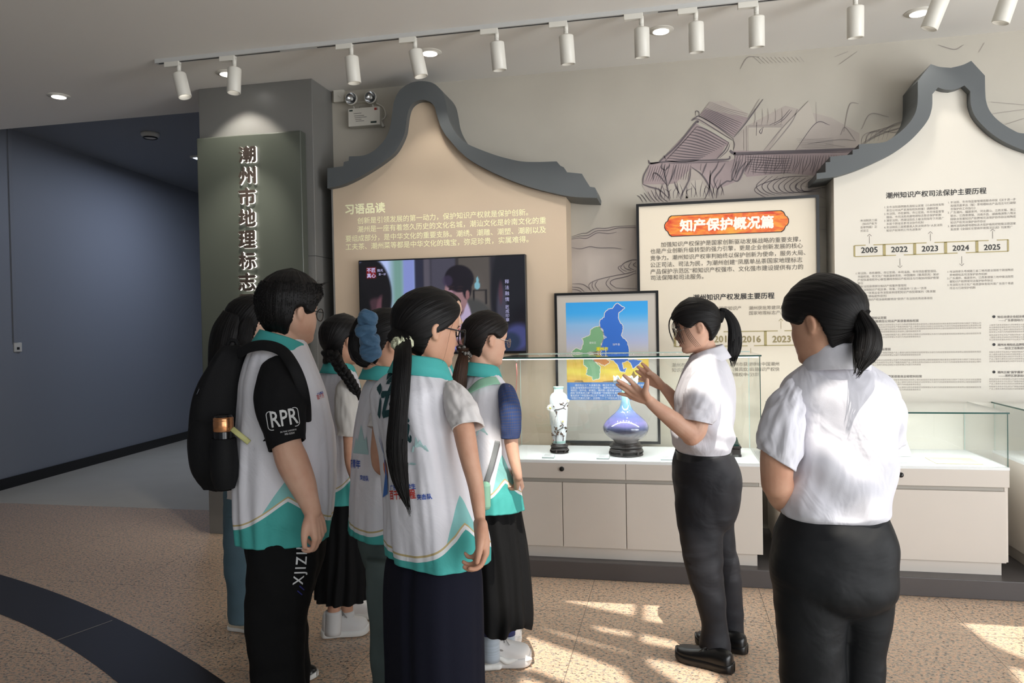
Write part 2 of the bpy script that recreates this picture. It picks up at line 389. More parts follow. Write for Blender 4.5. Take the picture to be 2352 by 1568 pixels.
for poly in ([(1862, 888), (1900, 862), (1985, 868), (2050, 915), (2066, 965), (2052, 1090), (2028, 1165), (1962, 1182), (1938, 1118), (1900, 1062), (1852, 1020), (1872, 955)],
             [(1798, 1160), (1850, 1146), (1890, 1152), (1945, 1184), (1900, 1200), (1820, 1192)], [(1772, 1046), (1800, 1018), (1814, 1058), (1785, 1070)], [(1786, 905), (1796, 900), (1806, 985), (1798, 990)],
             [(1880, 1205), (2036, 1196), (2044, 1330), (1985, 1420), (1925, 1330)]):
    holes.append([sun_foot(P(x, y, 1.99)) for x, y in poly])
holes.append([Vector(p) for p in ((.9, 1.8, 0), (4.9, 1.8, 0), (4.9, -3.5, 0), (.9, -3.5, 0))])  # extra opening, added so the pale floor catches sun
cu = bpy.data.curves.new('sun_mask', 'CURVE'); cu.dimensions = '2D'; cu.fill_mode = 'BOTH'; cu.extrude = .05
def spline(pts):
    sp = cu.splines.new('POLY'); sp.points.add(len(pts)-1); sp.use_cyclic_u = True
    for q, p in zip(sp.points, pts): q.co = (p[0], p[1], 0, 1)
spline([(-7.2, -8.1), (5.1, -8.1), (5.1, 2.58), (-7.2, 2.58)])
for h in holes: spline([p+shift for p in h])
ob = bpy.data.objects.new('t', cu); me = bpy.data.meshes.new_from_object(ob); bpy.data.objects.remove(ob)
me.transform(Matrix.Translation((0, 0, 6.55)))
put('sun_mask_slab', me, M_hall)['kind'] = 'structure'

# ------------------------------------------------------------------ mural printed on the back wall
YW = 5.1985
M_ink = mat('mural_ink', rgb(104, 96, 100), .8); M_ink2 = mat('mural_pale_ink', rgb(146, 138, 134), .8)
M_mauve = mat('mural_mauve_wash', rgb(164, 148, 148), .8, var=.1, scale=6); M_mauve2 = mat('mural_pale_wash', rgb(178, 168, 160), .8, var=.06, scale=5)
M_paper = mat('mural_bare_paper', rgb(188, 180, 169), .8)
mural = MB()
def mz(pts, o=(1400, 200), s=4.704): return [(lambda p: (p.x, p.z))(PY(o[0]+x/s, o[1]+y/s, YW)) for x, y in pts]
def wash(pts, k, lay, **kw): mural.flat_xz(mz(pts, **kw), YW-.0004*lay, k)
def ink(pts, w=.0042, k=0, taper=.6, n=24, lay=6, **kw):
    q = cat_rom(mz(pts, **kw), n) if len(pts) > 2 else np.array(mz(pts, **kw))
    mural.ribbon_xz(q, w, YW-.0004*lay, k, taper)
# hill / ground washes
wash([(350, 1060), (520, 1330), (2300, 1200), (2260, 950), (1900, 930), (1480, 970), (1300, 700), (600, 800), (440, 830)], 3, 1)
wash([(1340, 560), (1480, 420), (1900, 200), (2400, 330), (2700, 500), (2700, 690), (1340, 690)], 3, 1)
wash([(1320, 690), (2700, 660), (2700, 800), (2340, 850), (2250, 960), (1900, 930), (1480, 970), (1440, 900)], 2, 2)
wash([(540, 805), (930, 390), (1000, 430), (1290, 600), (1160, 780), (640, 810)], 2, 2)
wash([(900, 340), (975, 300), (1080, 160), (1240, 150), (1500, 290), (1340, 570), (1100, 440)], 3, 2)
wash([(975, 300), (1030, 240), (1500, 330), (1340, 540)], 2, 3)
wash([(440, 820), (640, 800), (1100, 790), (1290, 800), (1420, 740), (1500, 780), (1420, 1000), (1170, 1100), (1080, 1080), (980, 900), (880, 880), (700, 1050), (620, 1050), (500, 1050), (360, 1050)], 2, 3)
wash([(640, 1050), (760, 1030), (850, 1200), (660, 1220)], 4, 4); wash([(880, 1010), (990, 1000), (1080, 1200), (820, 1210)], 4, 4)
wash([(1500, 430), (1860, 430), (1660, 690), (1500, 690)], 4, 4); wash([(1870, 440), (2150, 150), (2230, 390), (2010, 680), (1720, 685)], 4, 4)
wash([(1250, 640), (1330, 600), (1330, 690), (1290, 760), (1180, 770)], 4, 4)
# roofs
for i in range(14):
    t = i/13; ink([(600+t*340, 795-t*370), (790+t*260, 800-t*350+12), (960+t*330, 790-t*190)], .0075)
for i in range(13):
    t = i/12; ink([(970+t*110, 310-t*150), (1150+t*130, 410-t*175), (1335+t*165, 535-t*245)], .006 if i < 8 else .004, 0 if i < 8 else 1)
ink([(540, 805), (740, 620), (930, 385), (960, 385)], .012, taper=.2); ink([(600, 800), (800, 590), (945, 425)], .006)
ink([(1290, 600), (1240, 690), (1160, 775)], .009); ink([(1300, 615), (1270, 690), (1190, 765)], .006)
ink([(440, 825), (640, 805), (1100, 790), (1280, 780), (1300, 745)], .011, taper=.2); ink([(420, 790), (445, 825), (540, 815)], .012)
ink([(640, 825), (1100, 812), (1290, 800)], .006)
ink([(885, 360), (930, 330), (980, 320), (1150, 420), (1340, 560)], .008); ink([(890, 365), (950, 345), (1100, 430), (1330, 575)], .006)
ink([(930, 310), (935, 260), (965, 270), (968, 320)], .005); ink([(590, 740), (605, 780)], .014)
ink([(1340, 545), (1440, 430), (1530, 310), (1660, 130)], .008); ink([(1350, 520), (1480, 360), (1620, 130)], .005, 1)
ink([(1335, 560), (1350, 620), (1340, 680)], .005); ink([(1480, 420), (1482, 690)], .005, 1); ink([(1450, 460), (1452, 680)], .005, 1); ink([(1500, 430), (1860, 430)], .005); ink([(1500, 415), (1870, 410)], .004)
ink([(1660, 690), (1860, 450), (2150, 150)], .005, 1); ink([(1720, 688), (1960, 390), (2030, 240)], .008, 1); ink([(2010, 680), (2230, 390), (2380, 410)], .005); ink([(2232, 160), (2235, 380)], .004, 1)
ink([(1590, 380), (1585, 525)], .007); ink([(1660, 430), (1640, 500), (1620, 480), (1650, 440)], .005)
for x in (1560, 1640, 1700, 1780, 1850): ink([(x, 410), (x+15, 330), (x+10, 230)], .003, 1)
ink([(1730, 410), (1850, 350), (1950, 240)], .004); ink([(1780, 410), (1880, 350), (1970, 250)], .004)
ink([(1300, 685), (1345, 715), (1500, 715), (2700, 668)], .018, 0, .1); ink([(1345, 735), (2000, 715), (2700, 695)], .006)
for i in range(46):
    x = 1360+i*28; ink([(x, 735), (x-15-10*math.sin(i), 820), (x-50+20*math.sin(i*1.7), 925+20*math.sin(i))], .004, 0)
for r in range(7):
    ink([(1470+9*r, 755+r*26), (1620, 760+r*27), (1800, 772+r*26), (1960, 770+r*26)], .004)
for i in range(6): ink([(2020+10*i, 560+18*i), (2200, 565+18*i), (2420, 550+18*i)], .003, 1)
# bare trees
tr = [[(650, 1225), (620, 1060), (590, 900), (600, 830)], [(640, 1200), (540, 1110), (440, 1080), (360, 1050)], [(620, 1060), (540, 960), (480, 930), (470, 1010)], [(360, 1050), (370, 960), (430, 840)],
      [(630, 1070), (680, 960), (720, 840)], [(600, 900), (560, 870), (570, 820)], [(600, 900), (640, 860), (650, 830)], [(1120, 1205), (1080, 1080), (1000, 950), (880, 860)], [(1155, 1200), (1170, 1100), (1260, 1020), (1330, 1000), (1420, 780)],
      [(1080, 1080), (1090, 960), (1150, 870), (1180, 800)], [(1030, 1210), (1080, 1080), (1090, 900)], [(1170, 1110), (1130, 1000), (1200, 900), (1250, 820)], [(770, 1215), (780, 1160), (860, 1000), (880, 880)], [(760, 1160), (720, 1080), (700, 1020)],
      [(1330, 1000), (1390, 1010), (1460, 880), (1540, 780)], [(1320, 1010), (1330, 930), (1380, 800)], [(1360, 1000), (1400, 900), (1480, 800)], [(980, 900), (990, 830)], [(1000, 950), (1030, 870), (1050, 820)]]
for t in tr: ink(t, .010, 0, .7)
for i in range(24):
    x = 500+i*32; y = 1215-i*2; ink([(x, y), (x+18*math.sin(i*2.1), y-70), (x+40*math.sin(i*1.3), y-140-40*math.sin(i))], .004)
for i in range(7): ink([(360+i*45, 1240), (330+i*40, 1190), (300+i*38, 1170-14*i)], .005)
for i in range(9):
    x = 450+i*25; ink([(x, 850), (x-25, 930), (x-60, 1020)], .004)
for i in range(8):
    x = 700+i*26; ink([(x, 830), (x-20, 920), (x-35, 1000)], .004)
# ripples of the stream
for i in range(9):
    x = 1570+i*60; ink([(x+130, 960+i*3), (x+20, 1060), (x+60, 1130), (x+150+i*8, 1170+i*-6)], .0045)
ink([(1700, 1200), (1570, 1120), (1640, 1050), (1900, 975), (2150, 960)], .005); ink([(2030, 1040), (2020, 1090), (2120, 1125), (2330, 1080)], .005)
# ripples between the gable panel and the board
k3 = dict(o=(1300, 500), s=8.25)
wash([(100, 400), (330, 350), (600, 200), (1000, 170), (1500, 150), (1500, 1700), (100, 1700)], 3, 1, **k3)
for ps in ([(110, 360), (300, 300), (400, 290), (560, 205), (760, 200), (950, 165), (1320, 150)], [(110, 385), (260, 345), (420, 335), (580, 250), (800, 240), (1000, 190), (1320, 180)], [(110, 408), (250, 382), (400, 388), (580, 290), (700, 290), (820, 300), (960, 270)],
           [(110, 565), (280, 590), (450, 548), (640, 572), (900, 568), (1050, 590)], [(120, 1250), (300, 1255), (420, 1320), (490, 1400)], [(120, 1310), (260, 1330), (350, 1400)], [(120, 1350), (230, 1370), (300, 1410)],
           [(450, 1350), (440, 1260), (580, 1180), (900, 1100), (1160, 1050), (1330, 1000)], [(640, 1400), (555, 1280), (600, 1190)], [(540, 1380), (495, 1290), (510, 1215)], [(880, 1390), (760, 1250), (830, 1130)], [(950, 1330), (840, 1240), (900, 1170), (1150, 1110), (1330, 1040)],
           [(1110, 1060), (990, 955), (1040, 900)], [(1150, 1020), (1040, 950), (1100, 860), (1240, 800), (1340, 795)], [(1240, 995), (1130, 960), (1090, 900)], [(1290, 990), (1190, 930), (1240, 830)], [(950, 1330), (1340, 1345)], [(1340, 940), (1275, 890), (1330, 840)]):
    ink(ps, .0045, 0, .5, **k3)
# hills near the big gable and up under the ceiling
for ps in ([(1230, 965), (1330, 900), (1450, 830), (1550, 800)], [(1250, 960), (1350, 900), (1500, 850), (1580, 850)], [(1100, 900), (1130, 850), (1200, 940)], [(1120, 880), (1160, 700), (1220, 690)], [(1240, 860), (1300, 760), (1420, 780)], [(1260, 950), (1310, 880), (1480, 880)],
           [(430, 460), (480, 385), (560, 380)], [(1060, 380), (1150, 345)], [(1090, 430), (1210, 345)], [(1750, 300), (1860, 330), (1920, 300)], [(2020, 350), (2060, 285)], [(2100, 680), (2323, 700)], [(2110, 760), (2323, 730)], [(2200, 830), (2323, 790)], [(880, 960), (1100, 930), (1200, 940)], [(1000, 960), (1130, 980)],
           [(960, 1310), (1040, 1340)], [(950, 1380), (1035, 1385)], [(955, 1530), (1035, 1528)], [(960, 1255), (1040, 1250)]):
    ink(ps, .0045, 1, .5, o=(1552, 0), s=2.904)
for i in range(12): ink([(520+i*28, 380), (570+i*26, 425-i)], .004, 1, o=(1552, 0), s=2.904)
for i in range(7): ink([(1235+i*28, 960-i*5), (1255+i*30, 900-i*8), (1330+i*30, 870-i*8)], .003, 1, o=(1552, 0), s=2.904)
put('mural_print', mural.mesh(), [M_ink, M_ink2, M_mauve, M_mauve2, M_paper], bpy.data.objects['wall_back'])
# ================================================================== fixtures
M_lampw = mat('white_lamp_enamel', rgb(222, 219, 210), .4); M_slot = mat('dark_slot', rgb(30, 30, 32), .5)
M_glow = emission('lamp_glow', (1.0, .96, .9, 1), 9.0); M_plast = mat('ivory_plastic', rgb(214, 210, 200), .45)
M_rail = mat('rail_grey', rgb(196, 196, 194), .4)

t = thing('lighting_track', (-3.22, 4.30, 3.22), 'long white lighting track on the ceiling above the display wall', 'lighting track')
MB().box((-3.22, 4.283, 3.195), (3.4, 4.317, 3.22)).build('rail', M_rail, t)
mb = MB()
for x0, x1 in ((-3.2, -2.35), (-2.1, -.18), (-.05, 1.6), (1.75, 3.35)): mb.box((x0, 4.295, 3.1935), (x1, 4.305, 3.196))
mb.build('slot', M_slot, t)

spots = [((421, 184), (.28, -.05), 14), ((541, 168), (0, -.10), 0), ((811, 140), (.07, .05), -5), ((961, 125), (.20, .04), -14), ((1144, 102), (.06, .12), -4), ((1302, 86), (.04, .15), -3), ((1474, 71), (.0, .18), 0), ((1599, 64), (.02, .15), -1),
         ((1738, 56), (.02, .18), -2), ((1965, 41), (.02, .15), -2), ((2147, 30), (-.38, .12), 16), ((2310, 22), (-.30, .12), 12)]
names = ['first, most tilted white track spotlight, at the pillar end of the track', 'white track spotlight hanging in front of the pillar top, lens facing the pillar', 'white track spotlight just above the emergency lamp', 'tilted white track spotlight above the rounded gable peak', 'upright white track spotlight past the rounded gable peak',
         'white track spotlight above the bare wall between gable and mural', 'white track spotlight beside the round downlight over the mural', 'first white track spotlight after the downlight over the mural', 'second white track spotlight after the downlight over the mural', 'white track spotlight above the end of the mural roof, before the last downlight', 'tilted white track spotlight overlapping the last downlight', 'last tilted white track spotlight over the squared gable']
def spotlight(x, tilt, label, first=[None]):
    """adapter, knuckle and can; the can hangs from its joint with the given lean (dx, dy per metre)"""
    t = thing('track_spotlight', (x, 4.30, 3.20), label, 'spotlight', 'white spotlights along the ceiling track')
    MB().box((x-.075, 4.284, 3.165), (x+.03, 4.316, 3.197)).build('adapter', M_lampw, t, bevel=.003)
    MB().tube([(x+.022, 4.30, 3.18), (x+.022, 4.30, 3.135)], .013, 12).build('stem', M_lampw, t, True)
    a = np.array((x+.022, 4.30, 3.118)); d = np.array((tilt[0], tilt[1], -1.0)); d /= np.linalg.norm(d)
    mb = MB(); mb.ball(a+np.array((0, 0, .01)), .013)
    c = a
    mb.lathe([(.0, 0), (.034, 0), (.041, .004), (.042, .01), (.042, .158), (.040, .160), (.036, .160), (.035, .12), (0, .12)], c, 28, axis=d, caps=False)
    can = mb.build('lamp_can', M_lampw, t, True)
    MB().lathe([(0, .124), (.033, .124)], c, 20, axis=d, caps=False).build('lens', M_glow, can)
    return c+d*.165, d
for i, ((px, py), lean, _) in enumerate(spots):
    top = PZ(px, py, 3.04); x = PY(px, py, 4.31).x - lean[0]*.08-.022
    q, d = spotlight(x, lean, names[i])
    tgt = q+np.array((d[0]*1.0, 0.62, -1.0))
    if i in (0, 1):
        if i == 1: lamp('track_lamp', 'SPOT', q, (-3.0, 4.8, 1.9), 50, (1, .95, .86), spot_size=math.radians(62), spot_blend=.9, shadow_soft_size=.03)
        continue
    e = {2: 15, 3: 14, 4: 14, 5: 12, 6: 10.5, 7: 8.5, 8: 8, 9: 3.5, 10: 3.5, 11: 3}[i]
    lamp('track_lamp', 'SPOT', q, (tgt[0]+.1, 5.0, 1.15), e, (1, .95, .88), spot_size=math.radians(76), spot_blend=.85, shadow_soft_size=.03)

def downlight(px, py, label, e=8, aim=None):
    c = PZ(px, py, 3.22)
    t = thing('recessed_downlight', (c.x, c.y, 3.22), label, 'downlight', 'round downlights set in the ceiling')
    MB().lathe([(.047, -.012), (.050, -.004), (.072, -.005), (.076, 0), (.076, .0005)], (c.x, c.y, 3.2195), 36, caps=False).build('trim_ring', M_lampw, t, True)
    MB().lathe([(0, -.002), (.046, -.002), (.048, -.010)], (c.x, c.y, 3.219), 30, caps=False).build('lens', M_glow, t)
    lamp('downlight_lamp', 'SPOT', (c.x, c.y, 3.205), aim or (c.x, c.y, 0), e, (1, .94, .85), spot_size=math.radians(92), spot_blend=.35, shadow_soft_size=.045)
downlight(135, 220, 'round recessed downlight near the corridor wall, apart from the track', 5)
downlight(522, 168, 'round recessed downlight half behind a spotlight, above the pillar face', 34, (-2.95, 5.15, 0))
downlight(987, 120, 'round recessed downlight above the rounded gable', 14)
downlight(1518, 69, 'round recessed downlight above the mural roof', 14)
downlight(2110, 28, 'round recessed downlight above the squared gable', 14)

c = PZ(345, 308, 3.49)
t = thing('smoke_detector', (c.x, c.y, 3.5), 'pale round smoke detector on the dark corridor ceiling', 'smoke detector')
MB().lathe([(.0, -.05), (.05, -.05), (.085, -.03), (.09, -.012), (.09, 0)], (c.x, c.y, 3.5), 28).build('body', M_plast, t, True)
MB().lathe([(.06, -.056), (.07, -.052), (.07, -.044)], (c.x, c.y, 3.5), 28, caps=False).build('vent', M_slot, t)
t = thing('ceiling_panel_lamp', (-5.05, 8.03, 3.5), 'square lit panel lamp in the corridor ceiling, mostly hidden by the pillar', 'ceiling lamp')
MB().box((-5.37, 7.71, 3.478), (-4.73, 8.35, 3.5)).build('frame', M_lampw, t)
MB().box((-5.345, 7.735, 3.474), (-4.755, 8.325, 3.4785)).build('diffuser', emission('panel_glow', (.72, .82, 1, 1), 5), t)
xw = XL(6.25)
t = thing('wall_socket', (xw, 6.25, 1.36), 'small white socket plate low on the corridor wall under a cable trunk', 'socket')
MB().box((xw-.005, 6.205, 1.315), (xw+.012, 6.295, 1.405)).build('plate', M_plast, t, bevel=.003)
MB().box((xw+.008, 6.235, 1.335), (xw+.0135, 6.265, 1.36)).build('outlet', M_slot, t)
xw = XL(6.22)
tag(MB().box((xw-.01, 6.20, 1.405), (xw+.012, 6.24, 3.5)).build('cable_trunk', M_white), 'thin white vertical cable trunk running up the corridor wall from the socket', 'cable trunk')

# emergency twin lamp and junction box, left of the rounded gable
M_steel = mat('brushed_bracket', rgb(170, 166, 158), .35, .6); M_refl = mat('lamp_reflector', rgb(200, 202, 204), .12, .9)
a = PY(798, 252, 5.12); b = PY(872, 286, 5.12)
zt, zb = PY(835, 246, 5.12).z, PY(835, 288, 5.12).z
t = thing('emergency_light', ((a.x+b.x)/2, 5.2, zb), 'white emergency light box with two round lamp heads on top', 'emergency light')
MB().box((a.x, 5.125, zb), (b.x, 5.197, zt)).build('housing', M_plast, t, bevel=.006)
mb = MB(); mb.mi = 0
mb.box((a.x+.012, 5.1235, zt-.022), (a.x+.038, 5.125, zt-.012), 0); mb.box((b.x-.04, 5.1235, zt-.026), (b.x-.022, 5.125, zt-.009), 1); mb.box((b.x-.022, 5.1235, zt-.026), (b.x-.013, 5.125, zt-.009), 3)
mb.box((b.x-.07, 5.1235, zb+.014), (b.x-.025, 5.125, zb+.027), 0)
for k in range(5): mb.box((a.x+.045+.004*k, 5.124, zt-.045-.013*k+.004*(k == 0)), (a.x+.105+.02*(k % 3), 5.125, zt-.042-.013*k+.004*(k == 0)), 2)
put('label_lettering', mb.mesh(), [mat('label_green', rgb(28, 48, 44), .5), mat('label_red', rgb(150, 40, 36), .5), mat('label_ink', rgb(90, 88, 84), .6), mat('label_grey', rgb(150, 150, 150), .6)], t)
mb = MB(); hx = [PY(809, 228, 5.13), PY(853, 225, 5.13)]
for q in hx:
    lh = MB(); lh.lathe([(.0, .005), (.018, .005), (.035, -.012), (.041, -.022)], (q.x, 5.13, q.z), 28, axis=(0, 1, 0), caps=False)
    h = lh.build('lamp_head', M_refl, t, True)
    MB().lathe([(.041, -.024), (.045, -.024), (.046, -.015), (.040, .012), (.02, .028), (0, .028)], (q.x, 5.13, q.z), 28, axis=(0, 1, 0), caps=False).build('rim', M_plast, h, True)
    MB().ball((q.x, 5.122, q.z), .012).build('bulb', mat('clear_bulb', rgb(230, 230, 225), .1), h, True)
    MB().tube([(q.x, 5.15, q.z-.04), (q.x+.006, 5.15, zt-.002)], .005, 8).build('neck', M_plast, t, True)
MB().tube([(hx[0].x+.045, 5.15, zt-.003), (hx[0].x+.048, 5.15, zt+.018), (hx[1].x-.015, 5.15, zt+.020), (hx[1].x-.01, 5.15, zt-.003)], .003, 8).build('handle', M_steel, t, True)
q = [PY(863, 236, 5.17), PY(880, 246, 5.17), PY(886, 262, 5.17), PY(882, 272, 5.17), PY(873, 276, 5.17)]
MB().tube([tuple(p) for p in q], .005, 8, sub=20).build('flex_cable', M_plast, t, True)
p0, p1 = PY(873, 276, 5.17), PY(881, 291, 5.17)
MB().tube([tuple(p0), tuple(p1)], .011, 10).build('plug', M_plast, t, True)
a = PY(766, 207, 5.17); b = PY(790, 233, 5.17)
t = thing('junction_box', ((a.x+b.x)/2, 5.2, b.z), 'small white square junction box tucked in the corner beside the pillar', 'junction box')
MB().box((a.x, 5.165, b.z), (b.x, 5.199, a.z)).build('cover', M_plast, t, bevel=.003)
MB().tube([((a.x+b.x)/2, 5.16, (a.z+b.z)/2), (hx[0].x-.05, 5.188, hx[0].z-.0), (hx[0].x+.06, 5.19, hx[0].z-.005), (hx[1].x-.04, 5.19, hx[1].z-.012)], .0045, 8, sub=16).build('cable', M_plast, t, True)

# ================================================================== sign on the pillar
M_panel = mat('olive_grey_sign_panel', rgb(78, 82, 74), .34, spec=.5, var=.03, scale=2)
x0, x1 = -3.288, -2.483
t = thing('pillar_sign', (x0, 4.80, .5), 'tall olive grey sign panel with vertical backlit lettering fixed to the pillar', 'sign')
MB().box((x0, 4.80, .5), (x1, 4.879, 2.845)).build('panel', M_panel, t, bevel=.008, bseg=3)
M_face = mat('letter_face_brown', rgb(62, 52, 46), .4); M_halo = emission('letter_side_glow', (1.0, .95, .86, 1), 2.0)
cols = [('潮', 335, 374), ('州', 382, 424), ('市', 430, 473), ('地', 479, 521), ('理', 529, 570), ('标', 578, 619), ('志', 626, 668), ('展', 675, 716), ('厅', 724, 765)]
ya = 4.776
for ch, yt, yb in cols:
    me = text_mesh(ch, 1.0, .042, .0)
    v = np.empty(len(me.vertices)*3); me.vertices.foreach_get('co', v); v = v.reshape(-1, 3)
    xa, xb = PY(547, (yt+yb)/2, ya).x, PY(588, (yt+yb)/2, ya).x; za, zb_ = PY(567, yb, ya).z, PY(567, yt, ya).z
    mn, mx = v.min(0), v.max(0); bpy.data.meshes.remove(me)
    me = text_mesh(ch, 1.0, .042, .5)
    v = np.empty(len(me.vertices)*3); me.vertices.foreach_get('co', v); v = v.reshape(-1, 3)
    nv = np.stack([xa+(v[:, 0]-mn[0])/(mx[0]-mn[0])*(xb-xa), ya+.016-(v[:, 2]+.5)*.016, za+(v[:, 1]-mn[1])/(mx[1]-mn[1])*(zb_-za)], 1)
    me.vertices.foreach_set('co', nv.ravel().astype(np.float32)); me.update()
    me.polygons.foreach_set('material_index', [0 if p.normal.y < -.7 else 1 for p in me.polygons])
    o = put('backlit_letter', me, [M_face, M_halo], t)

# ================================================================== the two gable walls
M_tan = mat('tan_display_panel', rgb(202, 182, 158), .6, var=.03, scale=2, bump=.03, bscale=200)
M_cream2 = mat('cream_display_panel', rgb(218, 212, 200), .6, var=.02, scale=2)
M_eave = mat('slate_grey_eave', rgb(84, 88, 90), .5, var=.04, scale=3)
YE, YP = 4.90, 4.955                                              # front of the eave, front of the panel
def xz(pts, y, o, s=2.904): return [(lambda p: (p.x, p.z))(PY(o+a/s, b/s, y)) for a, b in pts]
def smooth_poly(pts, sharp_n): return pts
outer = xz([(5, 1122), (112, 1108), (115, 1080), (147, 1072), (150, 1043)], YE, 750) + [tuple(q) for q in cat_rom(xz([(150, 1043), (240, 1038), (300, 1015), (350, 975), (395, 920), (420, 860), (435, 780), (445, 700), (465, 640), (500, 590), (560, 553), (630, 540), (700, 550), (745, 580), (780, 630), (798, 700), (812, 780), (840, 850), (885, 915), (950, 965), (1100, 1025), (1200, 1055), (1300, 1076), (1400, 1080), (1535, 1076)], YE, 750), 90)] \
    + xz([(1560, 1105), (1582, 1115), (1602, 1148), (1703, 1158), (1722, 1190), (1757, 1245), (1790, 1250), (1805, 1290), (1803, 1320)], YE, 750)
inner = [tuple(q) for q in cat_rom(xz([(1803, 1320), (1640, 1312), (1500, 1285), (1350, 1245), (1200, 1190), (1050, 1120), (950, 1062), (880, 1000), (820, 932), (780, 880), (752, 820), (735, 765), (720, 712), (698, 685), (662, 668), (620, 668), (582, 685), (555, 715), (540, 762), (530, 830), (520, 890), (490, 960), (450, 1020), (380, 1078), (300, 1132), (200, 1190), (100, 1235), (5, 1256)], YE, 750), 100)]
g1 = thing('gable_display_wall', (-1.5, 5.0, 0), 'tan display wall with a rounded grey gable top, holding the television', 'display wall')
MB().prism_xz(outer+inner, YE, 5.197).build('eave', M_eave, g1)
zin = [p for p in inner if p[0] < -.672 and p[0] > -2.325]
poly = [(-.672, 0.0)] + [(-.672, 2.33)] + [(x, z+.02) for x, z in zin] + [(-2.325, 2.47), (-2.325, 0.0)]
MB().prism_xz(poly, YP, 5.198).build('panel', M_tan, g1)
MB().box((-2.336, 4.95, 0.1), (-2.325, 5.19, 2.48)).build('edge_trim', mat('pale_trim', rgb(150, 148, 144), .4, .5), g1)

half_o = xz([(905, 1225)], YE, 1552)[:0] + xz([(940, 1195), (940, 1155), (1000, 1148), (1000, 1082), (1030, 1080), (1030, 1045), (1180, 1030), (1180, 998), (1222, 993), (1222, 962)], YE, 1552) \
    + [tuple(q) for q in cat_rom(xz([(1222, 962), (1380, 950), (1450, 915), (1530, 850), (1585, 780), (1610, 710), (1615, 640)], YE, 1552), 30)] + xz([(1615, 540), (1702, 428)], YE, 1552) \
    + [tuple(q) for q in cat_rom(xz([(1702, 428), (1760, 446), (1837, 452)], YE, 1552), 8)]
half_i = [tuple(q) for q in cat_rom(xz([(940, 1195), (1060, 1178), (1200, 1135), (1330, 1080), (1450, 1020), (1550, 950), (1630, 870), (1685, 795), (1707, 730), (1712, 690)], YE, 1552), 40)] + xz([(1712, 628), (1750, 583)], YE, 1552) + [tuple(q) for q in cat_rom(xz([(1750, 583), (1790, 596), (1837, 600)], YE, 1552), 7)]
xc = (half_o[-1][0]+half_i[-1][0])/2
mir = lambda pts: [(2*xc-x, z) for x, z in pts[::-1]]
ho = half_o[:-1]+[(xc, half_o[-1][1])]+mir(half_o[:-1]); hi = half_i[:-1]+[(xc, half_i[-1][1])]+mir(half_i[:-1])
g2 = thing('gable_display_wall', (xc, 5.0, 0), 'cream display wall with a squared grey gable top and the printed court timeline', 'display wall')
MB().prism_xz(ho+hi[::-1], YE, 5.197).build('eave', M_eave, g2)
XG = PY(1917, 600, YP).x
poly = [(XG, 0.0)] + [(x, z+.02) for x, z in hi if XG < x < 2*xc-XG] + [(2*xc-XG, 0.0)]
poly.insert(1, (XG, hi[3][1]+.03)); poly.insert(len(poly)-1, (2*xc-XG, hi[3][1]+.03))
MB().prism_xz(poly, YP, 5.198).build('panel', M_cream2, g2)

# ---- lettering on the tan wall
M_yel = mat('pale_yellow_lettering', rgb(255, 253, 212), .6)
L1 = Lettering(YP-.0015)
L1.px('习语品读', 793, 490, 885, 486, .035)
put_t = L1.build('title_text', M_yel, g1)
L1 = Lettering(YP-.0015)
for s_, a, b, c_, d_ in (('创新是引领发展的第一动力，保护知识产权就是保护创新。', 821, 514, 1213, 492), ('潮州是一座有着悠久历史的文化名城，潮汕文化是岭南文化的重', 821, 533, 1254, 511),
                       ('要组成部分，是中华文化的重要支脉。潮绣、潮雕、潮塑、潮剧以及', 794, 555, 1254, 532), ('工夫茶、潮州菜等都是中华文化的瑰宝，弥足珍贵，实属难得。', 794, 575, 1214, 553)):
    L1.px(s_, a, b, c_, d_, .006)
L1.build('paragraph_text', M_yel, g1)
# small printed notice low on the tan wall, seen through the show case
M_greyprint = mat('grey_print', rgb(206, 196, 176), .6)
L1 = Lettering(YP-.0015); L1.px('央视', 1134, 852, 1159, 851, .02); L1.px('新闻', 1134, 866, 1159, 865, .02); L1.build('notice_text', M_greyprint, g1)
a, b = PY(1125, 838, YP), PY(1141, 880, YP)
MB().box((a.x, YP-.0012, b.z), (b.x, YP, a.z)).build('notice_patch', mat('notice_navy', rgb(34, 36, 44), .5), g1)

# ---- cream wall: timeline and lists
M_blk = mat('black_lettering', rgb(34, 32, 32), .6); M_gry = mat('grey_lettering', rgb(128, 122, 116), .6); M_gold = mat('khaki_gold_print', rgb(166, 152, 104), .6)
YT = YP-.0015
L2 = Lettering(YT); L2.px('潮州知识产权司法保护主要历程', 2035, 452, 2266, 446, .016); L2.build('title_text', M_blk, g2)
def block(L, rows, xl, yl, pitch, em, slope=-.035, ind=0):
    """rows of small print; rows starting with a number hang out by `ind`"""
    s_ = (PY(xl+em, yl, YT).x-PY(xl, yl, YT).x)
    for i, r_ in enumerate(rows):
        p = PY(xl, yl+pitch*i, YT)
        if ind and r_[:1].isdigit(): L.line(r_[0]+'.', p.x-ind*s_, p.z, s_); r_ = r_[2:]
        L.line(r_, p.x, p.z, s_)
L2 = Lettering(YT)
block(L2, ['市法院民三庭', '（知识产权专', '业审判庭）正', '式设立'], 1976, 509, 7.7, 6.5)
block(L2, ['1.全市法院首例驰名商标认定案（小米科技有限', '责任公司诉严某商标权纠纷案）调解结案', '2.市法院、市检察院、市公安局、市市场监督管', '理局、市司法局共建地理标志联合保护机制', '3.潮安法院、西湖法院在上级法院指导下共建广', '东首个跨省名茶司法协作机制', '4.市法院民三庭被最高人民法院评为“人民法院', '知识产权审判工作先进集体”'], 2036, 478, 7.7, 6.55, ind=.85)
